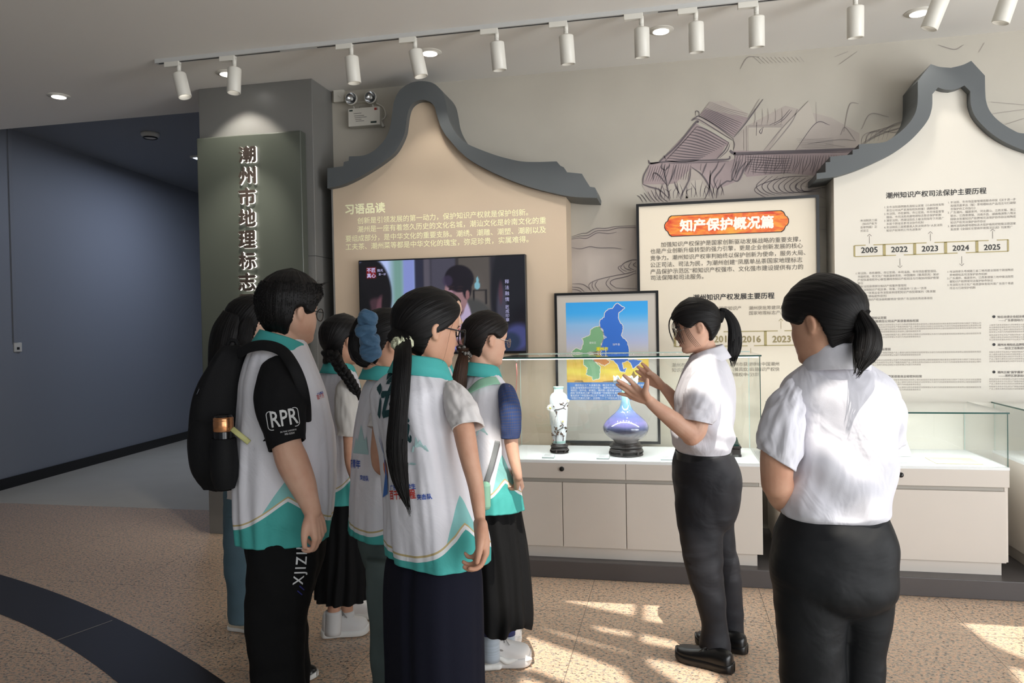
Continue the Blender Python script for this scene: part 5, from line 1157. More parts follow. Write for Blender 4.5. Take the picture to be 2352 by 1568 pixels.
def add_uv(me, uv):
    L_ = me.uv_layers.new(name='UVMap'); idx = np.empty(len(me.loops), int); me.loops.foreach_get('vertex_index', idx)
    L_.data.foreach_set('uv', np.asarray(uv, np.float32)[idx].ravel())
def tail(name, m, par, path, rad, flat=None, seg=40, rows=70, ridges=.10, wisp=14, kink=0, seed=0):
    """a hanging lock or ponytail; path of world points"""
    q = cat_rom(np.column_stack([np.array([tuple(p) for p in path]), rad]), rows); pts, r = q[:, :3], np.maximum(q[:, 3], .0015)
    t = np.gradient(pts, axis=0); t /= np.linalg.norm(t, axis=1)[:, None]; V = np.zeros((rows, seg, 3)); uv = np.zeros((rows, seg, 2))
    u = np.cross(np.array(CF), t[0]); u /= np.linalg.norm(u)
    for i in range(rows):
        u = u-t[i]*(u@t[i]); u /= np.linalg.norm(u); w = np.cross(t[i], u)
        for j in range(seg):
            a = 2*math.pi*j/seg; k = 1+ridges*noise.noise((math.cos(a)*5+seed, math.sin(a)*5, i*.02))+ridges*.5*noise.noise((math.cos(a)*14, math.sin(a)*14+seed, i*.03))
            V[i, j] = pts[i]+r[i]*k*(math.cos(a)*u+(flat or .75)*math.sin(a)*w); uv[i, j] = (j/seg, i/rows*2)
    mb = MB(); mb.grid(V, True); mb.f += [tuple(range(seg))[::-1], tuple((rows-1)*seg+j for j in range(seg))]; mb.m += [0, 0]; n0 = len(mb.v)
    rr = random.Random(seed)
    for k in range(wisp):                                         # loose hair ends
        a = rr.uniform(0, 6.28); i0 = int(rows*rr.uniform(.55, .9)); j = int(a/6.283*seg) % seg; p0 = V[i0, j]; p1 = V[min(rows-1, i0+8), j]; e = pts[-1]+(V[-1, j]-pts[-1])*rr.uniform(.5, 2.0)+t[-1]*rr.uniform(.0, .03)
        mb.tube([p0, p1, e], [.0016, .0014, .0004], 5, sub=8)
    me = mb.mesh(); uvs = np.zeros((len(mb.v), 2)); uvs[:rows*seg] = uv.reshape(-1, 2); add_uv(me, uvs); return put(name, me, m, par, True)
def strands(name, m, par, lines, w=.0012):
    mb = MB()
    for L_ in lines: mb.tube([tuple(p) for p in L_], np.linspace(w, w*.35, len(L_)) if len(L_) > 2 else w, 5, sub=10)
    me = mb.mesh(); add_uv(me, np.zeros((len(mb.v), 2))); return put(name, me, m, par, True)

def remeshed(mb, voxel=.005, smooth=4, factor=.5):
    me = mb.mesh('t'); ob = bpy.data.objects.new('t', me); COL.objects.link(ob)
    r = ob.modifiers.new('r', 'REMESH'); r.mode = 'VOXEL'; r.voxel_size = voxel; r.use_smooth_shade = True
    if smooth: s_ = ob.modifiers.new('s', 'SMOOTH'); s_.factor = factor; s_.iterations = smooth
    dg = bpy.context.evaluated_depsgraph_get(); out = bpy.data.meshes.new_from_object(ob.evaluated_get(dg))
    bpy.data.objects.remove(ob); bpy.data.meshes.remove(me); return out
def displace(me, fn):
    n = len(me.vertices); co = np.empty(n*3); me.vertices.foreach_get('co', co); co = co.reshape(-1, 3); no = np.array([tuple(v.normal) for v in me.vertices])
    d = np.array([fn(co[i], no[i]) for i in range(n)]); me.vertices.foreach_set('co', (co+no*d[:, None]).ravel().astype(np.float32)); me.update(); return me
def ring(py, pl, pr, d, asp, F):
    """a horizontal body section whose outline runs from pl to pr in the photograph, at depth d"""
    c = np.array(P((pl+pr)/2, py, d)); w = (pr-pl)/2*d/FPX; r = np.array((CR.x, CR.y, 0)); R = right_of(F)
    a = w/math.sqrt((r@R)**2+(asp*(r@F))**2); return (*c, a, a*asp)
def loft(rings, F, rows=110, seg=140, n=2.25, fold=None, cap_top=True, cap_bot=False, close=None):
    """rings from bottom to top -> (V, phi): phi 0 right, 90 front, 180 left, 270 back of the wearer"""
    Q = cat_rom(np.array(rings), rows); R = right_of(F); phi = np.linspace(0, 2*math.pi, seg, endpoint=False); V = np.zeros((rows, seg, 3)); e = 2.0/n
    cs, sn = np.cos(phi), np.sin(phi); X = np.sign(cs)*np.abs(cs)**e; Y = np.sign(sn)*np.abs(sn)**e
    for i in range(rows):
        V[i] = Q[i, :3]+np.outer(X*max(Q[i, 3], .002), R)+np.outer(Y*max(Q[i, 4], .002), F)
        if fold is not None:
            for j in range(seg):
                o = fold(i/(rows-1), phi[j], V[i, j]); V[i, j] = V[i, j]+o*(R*X[j]+F*Y[j])
    return V, phi
def loft_mesh(V, cap_top=True, cap_bot=False):
    mb = MB(); mb.grid(V, True); n, m = V.shape[:2]
    if cap_top: mb.f.append(tuple((n-1)*m+j for j in range(m))); mb.m.append(0)
    if cap_bot: mb.f.append(tuple(range(m))[::-1]); mb.m.append(0)
    return mb
def fold_noise(amp, seed, fx=2.2, fz=2.0, grow=1.0):
    def f(v, phi, p):
        a = noise.noise((math.cos(phi)*fx+seed, math.sin(phi)*fx, p[2]*fz))+.5*noise.noise((math.cos(phi)*fx*2.3, math.sin(phi)*fx*2.3+seed, p[2]*fz*1.6+3))
        b = .6*noise.noise((p[0]*9+seed, p[1]*9, p[2]*14)); return amp*(a*(grow*(1-v)+.25)+.35*b)
    return f
def vest(par, rings, F, seed, arc=(.020, .115), wedge=(.60, .21), slit=0, name='vest', folds=.012, skip=None):
    V, phi = loft(rings, F, 150, 200, 2.3, fold_noise(folds, seed))
    n, m = V.shape[:2]; zb = V[0].mean(0)[2]
    mb = loft_mesh(V); me = mb.mesh(); hem = np.zeros((n, m)); wd = np.ones((n, m))
    for j in range(m):
        s_ = abs((math.degrees(phi[j]) % 180)-90)/90; z0 = V[0, j, 2]; hh = V[:, j, 2]-z0
        hem[:, j] = hh-(arc[0]+arc[1]*s_**2.4); wd[:, j] = (wedge[0]-s_)+(hh-arc[1]*.35)*((1-wedge[0])/(wedge[1]-arc[1]*.35))
    for nm, A in (('hem', hem), ('wedge', wd)): at = me.attributes.new(nm, 'FLOAT', 'POINT'); at.data.foreach_set('value', A.ravel().astype(np.float32))
    o = put(name, me, M_vest, par, True); md = o.modifiers.new('cloth', 'SOLIDIFY'); md.thickness = .003; md.offset = -1; return o
def collar(par, c, F, a, b, m, h=.034, flare=.022, drop=.010, gap=24, point=.05, tilt=(0, 0), name='collar'):
    """a folded collar round the neck, open at the front; c = centre of its lower edge"""
    R = right_of(F); ang = np.radians(np.linspace(90+gap, 450-gap, 70)); sec = [(.0, -.012), (.0, h*.5), (.004, h), (.010, h*1.04), (.014, h*.9), (.5*flare+.008, h*.35), (flare+.006, -drop), (flare+.002, -drop-.001), (.5*flare+.003, h*.3), (.006, h*.75)]
    V = np.zeros((70, len(sec), 3)); c = np.array(c)
    for i, t in enumerate(ang):
        k = abs(i-34.5)/34.5; pt = max(0, (k-.6)/.4)**1.5
        for j, (r, z) in enumerate(sec):
            low = 5 <= j <= 8; rr = r*(1+.3*pt) if low else r
            q = c+R*math.cos(t)*(a+rr)+F*math.sin(t)*(b+rr); zz = z-(point*pt*(1 if j in (6, 7) else .4) if low else 0)-.012*pt
            V[i, j] = q+np.array((0, 0, zz))+np.array((0, 0, 1))*(R@(q-c)*tilt[0]+F@(q-c)*tilt[1])
    mb = MB(); mb.grid(V, True); k = len(sec); mb.f += [tuple(range(k)), tuple(69*k+j for j in range(k))[::-1]]; mb.m += [0, 0]
    return mb.build(name, m, par, True)
def limb(mb, pts, seg=16, sub=26, flat=None):
    """pts (px, py, half width in px, depth)"""
    mb.tube([P(x, y, d) for x, y, r, d in pts], [r*d/FPX for x, y, r, d in pts], seg, sub=sub, round_caps=True, flat=flat)
def sleeve(par, pts, m, name='sleeve', seed=1, amp=.006, seg=60, rows=50, slant=None):
    """a short sleeve, open at the cuff, with an inside wall"""
    A = np.array([(*P(x, y, d), r*d/FPX) for x, y, r, d in pts]); Q = cat_rom(A, rows); pt, r = Q[:, :3], Q[:, 3]
    t = np.gradient(pt, axis=0); t /= np.linalg.norm(t, axis=1)[:, None]; u = np.cross((0, 0, 1.0), t[0]); u = u/np.linalg.norm(u) if np.linalg.norm(u) > .1 else np.array((1.0, 0, 0))
    V = np.zeros((rows+6, seg, 3)); sl = np.array(slant if slant is not None else (0, 0, 0.0))
    for i in range(rows):
        u = u-t[i]*(u@t[i]); u /= np.linalg.norm(u); w = np.cross(t[i], u)
        for j in range(seg):
            a = 2*math.pi*j/seg; dr = math.cos(a)*u+math.sin(a)*w
            o = amp*(noise.noise((math.cos(a)*2+seed, math.sin(a)*2, i*.09))+.5*noise.noise((math.cos(a)*4+seed, math.sin(a)*4, i*.16)))
            V[i, j] = pt[i]+dr*(r[i]+o*min(1, i/8))+t[i]*(dr@sl)*r[i]*(i/rows)**3
    for k in range(6):
        i = rows-1-k*3; cen = V[i].mean(0); V[rows+k] = cen+(V[i]-cen)*(1-.004/max(r[i], .02))*(.985)
    mb = MB(); mb.grid(V, True); mb.f.append(tuple(range(seg))[::-1]); mb.m.append(0); mb.f.append(tuple((rows+5)*seg+j for j in range(seg))); mb.m.append(0)
    me = mb.mesh(); add_uv(me, np.stack(np.meshgrid(np.arange(seg)/seg, np.arange(rows+6)/rows), -1).reshape(-1, 2)); return put(name, me, m, par, True)
def hand(mb, wrist, d, n, l, k=1.0, curl=(14, 18, 20, 24), bend=1.0, thumb=.75, spread=.0):
    """relaxed hand: d towards the fingers, n out of the palm, l towards the thumb"""
    W_, d, n, l = [np.array(q, float) for q in (wrist, d, n, l)]; d /= np.linalg.norm(d); n = n-d*(n@d); n /= np.linalg.norm(n); l = l-d*(l@d)-n*(l@n); l /= np.linalg.norm(l)
    for i, (off, bl, ln, r) in enumerate(((.029, .086, .070, .0085), (.010, .090, .079, .0088), (-.010, .086, .073, .0083), (-.028, .078, .058, .0074))):
        b = W_+k*(d*bl+l*off); mb.tube([W_+k*(l*off*.55+d*.005), W_+k*(d*bl*.6+l*off*.9-n*.002), b], [.0165*k, .0145*k, .0115*k], 10, round_caps=True)
        p = b; ang = math.radians(curl[i]); pts = [b]; dd = d+l*spread*(1.5-i)*.3; dd /= np.linalg.norm(dd); cur = 0
        for q, f in enumerate((.46, .30, .24)):
            cur += ang*bend*(1.0 if q == 0 else 1.25); v = dd*math.cos(cur)+n*math.sin(cur); p = p+v*ln*f*k; pts.append(p)
        mb.tube(pts, [r*1.12*k, r*1.05*k, r*.95*k, r*.8*k], 10, round_caps=True, sub=9)
    tb = W_+k*(d*.022+l*.020+n*.006); t1 = tb+k*(d*.026+l*.020+n*.010); t2 = t1+k*(d*.030+l*.010*thumb+n*.010); t3 = t2+k*(d*.024-l*.002+n*.007)
    mb.tube([tb, t1, t2, t3], [.017*k, .0135*k, .0105*k, .0085*k], 10, round_caps=True, sub=10)
def trousers(par, m, pelvis, legs, F, amp=.006, seed=0, name='trousers', voxel=.007, smooth=6):
    mb = MB(); V, _ = loft(pelvis, F, 40, 60, 2.2); q = loft_mesh(V, True, True); mb.add(q.v, q.f)
    for L_ in legs: V, _ = loft(L_, F, 60, 44, 2.1); q = loft_mesh(V, True, True); mb.add(q.v, q.f)
    me = remeshed(mb, voxel, smooth)
    def f(p, no):
        a = noise.noise((p[0]*5+seed, p[1]*5, p[2]*9+.8*math.sin(p[0]*14)))+.6*noise.noise((p[0]*11, p[1]*11+seed, p[2]*20)); b = noise.noise((p[0]*16+seed, p[1]*16, p[2]*3)); return amp*(a+.5*b)
    displace(me, f); return put(name, me, m, par, True)
def shoe(par, toe, heel, m, sole=M_sole, wid=.045, h=.085, lace=None, name='shoe', chunky=0.0, opening=.045):
    """toe and heel on the ground (x, y)"""
    t, h0 = np.array((*toe[:2], 0.0)), np.array((*heel[:2], 0.0)); L_ = np.linalg.norm(t-h0); F = (t-h0)/L_; R = right_of(F)
    st = [(0.0, .006, .45), (.015, .020, .72), (.05, .031, .90), (.12, .036, 1.0), (.24, .037, 1.02), (.36, .036, .94), (.50, .040, .74), (.66, .045, .58), (.80, .045, .49), (.90, .038, .43), (.96, .027, .36), (1.0, .008, .20)]
    V = np.zeros((60, 24, 3)); Q = cat_rom(np.array(st), 60); zs = .020+chunky
    for i in range(60):
        u, w, k = Q[i]; w = max(w, .004)*wid/.045
        for j in range(24):
            a = math.pi*j/23; x = math.cos(a); z = math.sin(a); t_ = 1-.30*z**3*(1 if u < .5 else .4); V[i, j] = h0+F*(u*L_)+R*(w*t_*math.copysign(abs(x)**.7, x))+np.array((0, 0, zs+max(h-zs, .02)*k*z**.75))
    mb = MB(); mb.grid(V, False, flip=True); mb.f += [tuple(range(24)), tuple(59*24+j for j in range(24))[::-1]]; mb.m += [0, 0]; s_ = mb.build(name, m, par, True)
    V = np.zeros((60, 24, 3))
    for i in range(60):
        u, w, k = Q[i]; w = (max(w, .004)+.003)*wid/.045
        for j in range(24):
            a = math.pi*2*j/24; x, z = math.cos(a), math.sin(a); lift = .010*max(0, (u-.8)/.2)**2
            V[i, j] = h0+F*(u*(L_+.010)-.005)+R*(w*math.copysign(abs(x)**.5, x))+np.array((0, 0, lift+(zs+.004)*(.5+.5*math.copysign(abs(z)**.4, z))))
    mb = MB(); mb.grid(V, True); mb.f += [tuple(range(24)), tuple(59*24+j for j in range(24))[::-1]]; mb.m += [0, 0]; mb.build('sole', sole, s_, True)
    if lace is not None:
        mb = MB()
        for i in range(5):
            u = .40+.055*i; z = h*(.90-.36*i/5)+.004
            mb.tube([h0+F*u*L_+R*x*wid+np.array((0, 0, z-.10*abs(x)*.12)) for x in (-.5, -.2, .2, .5)], .0028, 7, sub=8)
        for sg in (-1, 1): q = h0+F*.41*L_; mb.tube([q+np.array((0, 0, h*.90)), q+R*sg*.025+F*.01+np.array((0, 0, h*.95)), q+R*sg*.04+F*.03+np.array((0, 0, h*.75))], .0024, 7, sub=10)
        mb.build('laces', lace, s_, True)
    return s_
def tree_of(*obs):
    vs, fs = [], []
    for o in obs:
        off = Vector((0, 0, 0)); q = o.parent
        while q is not None: off += q.location; q = q.parent
        b = len(vs); vs += [v.co+off for v in o.data.vertices]; fs += [tuple(b+i for i in p.vertices) for p in o.data.polygons]
    return BVHTree.FromPolygons(vs, fs)
def hit_px(tree, px, py): return tree.ray_cast(EYE, ray(px, py).normalized())
def print_on(par, tree, name, m, items, bold=.02, lift=.0025):
    """lettering or flat shapes printed on cloth; items: (text or polygon in 0..1, left px, left py, right px, right py, height factor)"""
    vs, fs = [], []
    for body, xl, yl, xr, yr, hf in items:
        A, nA = hit_px(tree, xl, yl)[:2]; B, nB = hit_px(tree, xr, yr)[:2]
        if A is None or B is None: continue
        N_ = (nA+nB).normalized(); N_ = N_ if N_.dot(CF) < 0 else -N_; U = B-A; w_ = U.length; U = U/w_; Vv = N_.cross(U); Vv.normalize(); Vv = Vv if Vv.z > 0 else -Vv
        if isinstance(body, str):
            me = text_mesh(body, 1.0, bold); v = np.empty(len(me.vertices)*3); me.vertices.foreach_get('co', v); v = v.reshape(-1, 3); f = [tuple(p.vertices) for p in me.polygons]
            x0, x1 = v[:, 0].min(), v[:, 0].max(); q = [((p[0]-x0)/(x1-x0), p[1]/(x1-x0)*hf) for p in v]; bpy.data.meshes.remove(me)
        else: q = body; f = [tuple(range(len(body)))]
        b = len(vs); ok = []
        for (u, w) in q:
            p = A+U*(u*w_)+Vv*(w*w_); h = tree.ray_cast(p+N_*.12, -N_, .3)
            vs.append((h[0]+N_*lift) if h[0] is not None else p); ok.append(h[0] is not None)
        fs += [tuple(b+i for i in ff) for ff in f if all(ok[i] for i in ff)]
    me = bpy.data.meshes.new(name); me.from_pydata([tuple(v) for v in vs], [], fs); me.update(); return put(name, me, m, par)
def person(px, py, d, label):
    p = P(px, py, d); return thing('person', (p.x, p.y, 0), label, 'person')
# ================================================================== the visitors
def torso_core(mb, rings, F, k=.86):
    V, _ = loft([(r[0], r[1], r[2], r[3]*k, r[4]*k) for r in rings], F, 40, 36, 2.2); q = loft_mesh(V, True, True); mb.add(q.v, q.f)
def neck(mb, hd, base, r0=.048, r1=.054):
    mb.tube([hd.w((0, .02, .30)), hd.w((0, -.07, .08)), base], [r0*.95, r0, r1], 20, sub=12, round_caps=True)
def down(v, k=1.0): return np.array(v, float)*k

# ---------------------------------------------------------------- young man with the backpack
D = 2.85; F = compass(32)
p_ = person(640, 1500, D, 'heavyset young man in white vest over black tee, wearing a black backpack'); boy = p_
hd = Head((690, 722), D-.070, 1, 60, .246, -3, 0, 1.10)
mb = MB(); hd.add_to(mb)
VR = [ring(1228, 545, 757, D, .92, F), ring(1170, 539, 765, D, .92, F), ring(1100, 538, 769, D, .92, F), ring(1000, 541, 764, D, .92, F), ring(920, 546, 748, D, .9, F), ring(860, 553, 730, D, .88, F), ring(815, 566, 714, D, .85, F), ring(788, 585, 702, D, .95, F), ring(770, 602, 694, D, .95, F)]
torso_core(mb, VR, F, .84); neck(mb, hd, np.array(P(651, 792, D)), .062, .072)
DA = D-.22
limb(mb, [(641, 868, 36, DA+.05), (648, 930, 40, DA), (656, 1010, 34, DA-.02), (672, 1060, 37, DA-.03), (694, 1110, 32, DA-.04), (709, 1150, 24, DA-.05), (717, 1172, 21, DA-.05)])
w = P(717, 1170, DA-.05); hand(mb, w, P(730, 1215, DA-.05)-w, -right_of(F)*.6-F*.8, F*.75+right_of(F)*.65, 1.08, (26, 30, 34, 38), 1.25, .6)
DB = D+.2
limb(mb, [(664, 850, 40, DB), (690, 950, 38, DB), (706, 1060, 32, DB), (716, 1150, 22, DB-.02)]); w = P(716, 1150, DB-.02); hand(mb, w, (0.1, 0, -1), -F, right_of(F)*-1, 1.05, (26, 30, 34, 38), 1.2)
put('body', remeshed(mb, .0045, 5), M_skin, p_, True)
hd.features(p_); hd.glasses(p_, M_gunm, .10, .0016)
cap = hd.hair_cap(p_, M_hair, .085, .165, [(0, .74), (30, .72), (50, .66), (66, .56), (76, .44), (86, .44), (96, .53), (106, .50), (118, .32), (140, .16), (180, .12)], (0, .1, 1.1), .012)
mb = MB(); rr = random.Random(3); vs = cap.data.vertices; nv = len(vs); nt = 120
for k in range(4200):
    i = rr.randrange(6, 66); j = rr.randrange(nt); v = vs[i*nt+j]; n_ = np.array(v.normal); q = np.array(v.co)+np.array(p_.location)
    loc = hd.R.T @ (q-hd.o)/hd.h
    deg = math.degrees(2*math.pi*j/nt); deg = min(deg, 360-deg)
    if loc[2] < np.interp(deg, [0, 60, 80, 100, 120, 180], [.80, .70, .58, .60, .40, .22]): continue
    g = n_*.6+hd.R @ np.array((rr.uniform(-.3, .3), .55 if deg < 90 else -.15, .45)); g /= np.linalg.norm(g); L_ = rr.uniform(.02, .05)
    mb.tube([q-n_*.004, q+g*L_*.45+n_*.002, q+(g+n_*-.15+np.array((0, 0, -.22)))*L_], [.0013, .0012, .0003], 4)
me = mb.mesh(); add_uv(me, np.zeros((len(mb.v), 2))); put('hair_spikes', me, M_hair, p_, True)
ves = vest(p_, VR, F, 1.3, (.055, .115), (.55, .25), folds=.015)
sl = sleeve(p_, [(636, 842, 24, DA+.10), (639, 858, 44, DA+.06), (643, 905, 58, DA+.015), (648, 950, 54, DA), (655, 990, 47, DA-.01), (659, 1022, 43, DA-.02)], M_bt, 'tee_sleeve', 4, .005, slant=(-.25, 0, .2))
sleeve(p_, [(664, 830, 40, DB-.08), (680, 890, 56, DB), (694, 960, 50, DB), (702, 1010, 40, DB)], M_bt, 'tee_sleeve', 7, .005)
collar(p_, np.array(P(655, 800, D))+F*.0, F, .078, .080, M_teal, .044, .038, .016, 34, .07, (0, -.32))
tr = tree_of(sl)
rr_ = lambda x0, y0, x1, y1, r, n=6: [(x0+r-r*math.cos(a), y0+r-r*math.sin(a)) for a in np.linspace(0, math.pi/2, n)]+[(x1-r+r*math.sin(a), y0+r-r*math.cos(a)) for a in np.linspace(0, math.pi/2, n)]+[(x1-r+r*math.cos(a), y1-r+r*math.sin(a)) for a in np.linspace(0, math.pi/2, n)]+[(x0+r-r*math.sin(a), y1-r+r*math.cos(a)) for a in np.linspace(0, math.pi/2, n)]
def frame_items(x0, y0, x1, y1, w):
    o = rr_(0, 0, 1, y1, .12); i = rr_(w, w, 1-w, y1-w, .10); n = len(o)
    return [[o[k], o[(k+1) % n], i[(k+1) % n], i[k]] for k in range(n)]
sw = 'sleeve_print'; M_pw = mat('white_print_ink', rgb(214, 214, 214), .6)
print_on(p_, tr, sw, M_pw, [('RPR', 624, 981, 686, 970, 1.45)]+[(q, 616, 989, 690, 976, 1) for q in frame_items(0, 0, 1, .62, .022)]+[('IN THE UNIVERSE', 644, 994, 681, 987, 1), ('MS-G324', 654, 999, 676, 995, 1)], .012, .003)
PR = [ring(1365, 600, 690, D, .6, F), ring(1330, 578, 726, D, .9, F), ring(1270, 566, 742, D, .95, F), ring(1215, 556, 748, D, .95, F), ring(1150, 556, 748, D, .95, F)]
LN = [ring(1672, 585, 700, D-.10, 1.1, F), ring(1620, 583, 704, D-.10, 1.1, F), ring(1560, 581, 703, D-.10, 1.1, F), ring(1500, 577, 699, D-.10, 1.1, F), ring(1420, 566, 702, D-.10, 1.1, F), ring(1370, 566, 712, D-.10, 1.1, F), ring(1290, 573, 728, D-.09, 1.1, F), ring(1230, 566, 730, D-.07, 1.1, F)]
LF = [ring(1600, 610, 708, D+.13, 1.1, F), ring(1540, 606, 708, D+.13, 1.1, F), ring(1480, 600, 706, D+.12, 1.1, F), ring(1400, 592, 705, D+.12, 1.1, F), ring(1330, 590, 728, D+.11, 1.1, F), ring(1240, 585, 738, D+.09, 1.1, F)]
trs = trousers(p_, M_btr, PR, [LN, LF], F, .008, 2)
tr = tree_of(trs)
def vertical_print(text, x, y0, y1, m, name, hf):
    """letters that read upwards along the leg"""
    vs, fs = [], []; me = text_mesh(text, 1.0, .012, spacing=1.25); v = np.empty(len(me.vertices)*3); me.vertices.foreach_get('co', v); v = v.reshape(-1, 3)
    A, n_, _, _ = hit_px(tr, x, y0); B = hit_px(tr, x+8, y1)[0]
    if A is None or B is None: return
    U = (B-A); w_ = U.length; U.normalize(); N_ = n_ if n_.dot(CF) < 0 else -n_; Vv = N_.cross(U); Vv.normalize(); x0_, x1_ = v[:, 0].min(), v[:, 0].max()
    for p in v:
        q = A+U*((p[0]-x0_)/(x1_-x0_)*w_)+Vv*(p[1]/(x1_-x0_)*w_*hf); h = tr.ray_cast(q+N_*.12, -N_, .3)[0]; vs.append((h+N_*.003) if h is not None else q)
    fs = [tuple(f.vertices) for f in me.polygons]; bpy.data.meshes.remove(me)
    me = bpy.data.meshes.new(name); me.from_pydata([tuple(q) for q in vs], [], fs); me.update(); put(name, me, m, p_)
vertical_print('XJIZIN', 694, 1342, 1240, M_pw, 'leg_print', 1.25); vertical_print('//', 692, 1366, 1347, mat('dark_blue_ink', rgb(40, 44, 120), .6), 'leg_print', .9)
print_on(p_, tr, 'leg_patch', mat('light_blue_patch', rgb(80, 150, 190), .6), [([(0, 0), (1, 0), (1, 1.4), (0, 1.4)], 704, 1261, 711, 1261, 1), ([(0, 0), (1, 0), (1, 1.6), (0, 1.6)], 703, 1249, 711, 1249, 1)])
g = P(700, 1560, D+.16); g0 = P(560, 1600, D-.1)
shoe(p_, tuple(PZ(727, 1552, .01)[:2]), tuple((PZ(727, 1552, .01)-Vector((.27, .02, 0)))[:2]), M_shoeb, M_sole, .046, .09)
q = P(640, 1560, D-.1); shoe(p_, (q.x+.13, q.y-.02), (q.x-.13, q.y), M_shoeb, M_sole, .048, .09)
tr = tree_of(ves); M_blu = mat('blue_print_ink', rgb(44, 84, 176), .6); M_redp = mat('red_print_ink', rgb(196, 60, 50), .6)
print_on(p_, tr, 'chest_print', M_blu, [('广东青年', 728, 909, 742, 903, 1)]); print_on(p_, tr, 'chest_print', M_redp, [('百千万', 728, 917, 744, 911, 1.1)])

# backpack, bottle
M_pack = cloth('black_backpack_nylon', rgb(17, 17, 19), .7, .05, .2, 300); M_bglo = mat('glossy_black_bottle', rgb(18, 18, 20), .15); M_copper = mat('copper_lid', rgb(214, 150, 104), .25, .9)
DP = D-.03
bp = thing('backpack', tuple(P(505, 1125, DP)), 'black backpack worn by the heavyset young man', 'backpack')
BR = [ring(1124, 490, 540, DP, 1.35, F), ring(1112, 466, 548, DP, 1.35, F), ring(1085, 450, 556, DP, 1.35, F), ring(1040, 441, 562, DP, 1.35, F), ring(990, 440, 564, DP, 1.35, F), ring(930, 444, 564, DP, 1.35, F), ring(880, 458, 564, DP, 1.3, F), ring(840, 480, 562, DP, 1.3, F), ring(810, 498, 566, DP, 1.25, F), ring(793, 512, 552, DP, 1.2, F)]
V, _ = loft(BR, F, 70, 80, 2.8, fold_noise(.006, 9)); loft_mesh(V, True, True).build('main_compartment', M_pack, bp, True)
R_ = right_of(F)
PK = [ring(1118, 470, 545, DP-.02, 1.2, F), ring(1080, 446, 566, DP-.02, 1.2, F), ring(1030, 437, 560, DP-.02, 1.2, F), ring(985, 437, 545, DP-.02, 1.2, F), ring(960, 442, 530, DP-.02, 1.2, F)]
V, _ = loft(PK, F, 40, 60, 2.6, fold_noise(.004, 5)); loft_mesh(V, True, True).build('front_pocket', M_pack, bp, True)
mb = MB(); st = [(548, 806, 2.70), (580, 797, 2.64), (625, 800, 2.62), (662, 830, 2.62), (684, 880, 2.62), (694, 930, 2.62), (688, 985, 2.64), (655, 1015, 2.62)]
st = [(548, 812, D-.12), (575, 797, D-.15), (612, 793, D-.17), (648, 806, D-.19), (672, 838, D-.24), (690, 880, D-.24), (700, 930, D-.20), (702, 985, D-.10)]
mb.tube([P(*q) for q in st], .022, 12, sub=40, flat=(tuple(R_+np.array((0, 0, .5))), .3)); mb.build('shoulder_strap', M_pack, bp, True)
mb = MB(); mb.tube([P(628, 1012, D-.20), P(604, 1022, D-.19), P(586, 1052, D-.18), P(572, 1078, D-.16)], [.020, .022, .017, .016], 12, sub=24, flat=(tuple(R_), .4)); mb.build('lower_strap', M_pack, bp, True)
MB().tube([P(520, 800, DP), P(527, 783, DP), P(541, 783, DP), P(548, 798, DP)], .008, 10, sub=20).build('grab_handle', M_pack, bp, True)
mb = MB(); mb.tube([P(457, 893, D-.145), P(452, 905, D-.15)], .004, 8, round_caps=True); mb.build('zip_pull', M_gunm, bp, True)
# side pocket and its bottle
bd = D-.185; c = np.array(P(515, 1050, bd)); top = np.array(P(515, 962, bd)); r_ = 22*bd/FPX; hb = top[2]-c[2]
MB().lathe([(r_*1.0, -.06), (r_*1.35, -.02), (r_*1.42, .03), (r_*1.25, hb-.02), (r_*1.16, hb-.016), (r_*1.12, .0)], c-np.array((0, 0, .05)), 30, caps=False).build('side_pocket', M_pack, bp, True)
bo = thing('water_bottle', tuple(c-np.array((0, 0, .05))), 'black bottle with a copper lid ring in the backpack side pocket', 'bottle'); hb = top[2]-c[2]
MB().lathe([(0, -.05), (r_*.95, -.05), (r_, -.04), (r_, hb-.045), (r_*.97, hb-.042)], c, 30, caps=False).build('body', M_bglo, bo, True)
MB().lathe([(r_*1.0, hb-.042), (r_*1.03, hb-.040), (r_*1.03, hb-.008), (r_*1.0, hb-.006), (r_*1.02, hb-.004), (r_*1.02, hb+.004), (r_*.9, hb+.008)], c, 30, caps=False).build('copper_ring', M_copper, bo, True)
MB().lathe([(r_*.92, hb+.006), (r_*.9, hb+.012), (r_*.7, hb+.016), (0, hb+.016)], c, 30, caps=False).build('cap', M_bglo, bo, True)
st = [P(533, 984, bd-.02), P(545, 994, bd-.03), P(560, 1006, bd-.025), P(572, 1016, bd-.015)]
MB().tube(st, .0095, 10, sub=20, flat=((R_[0], R_[1], .2), .25)).build('carry_strap', mat('lime_strap', rgb(196, 194, 128), .5), bo, True)

# ---------------------------------------------------------------- long-haired young woman behind the backpack
D = 3.66; F = compass(36)
p_ = person(548, 1440, D, 'young woman with long loose black hair and jeans, mostly hidden behind the backpack')
hd = Head((562, 742), D-.07, 1, 24, .222, -5); mb = MB(); hd.add_to(mb)
VR = [ring(1135, 515, 610, D, .75, F), ring(1050, 517, 606, D, .72, F), ring(960, 514, 610, D, .75, F), ring(880, 510, 612, D, .75, F), ring(835, 518, 608, D, .75, F), ring(812, 533, 598, D, .8, F), ring(797, 545, 588, D, .9, F)]
torso_core(mb, VR, F); neck(mb, hd, np.array(P(564, 812, D)), .046, .05)
limb(mb, [(556, 860, 19, D-.18), (560, 930, 18, D-.2), (566, 1000, 15, D-.2), (585, 1060, 12, D-.22), (605, 1085, 10, D-.22)]); w = P(605, 1085, D-.22); hand(mb, w, (1, 0, -.2), (0, 1, 0), (0, 0, 1), .95)
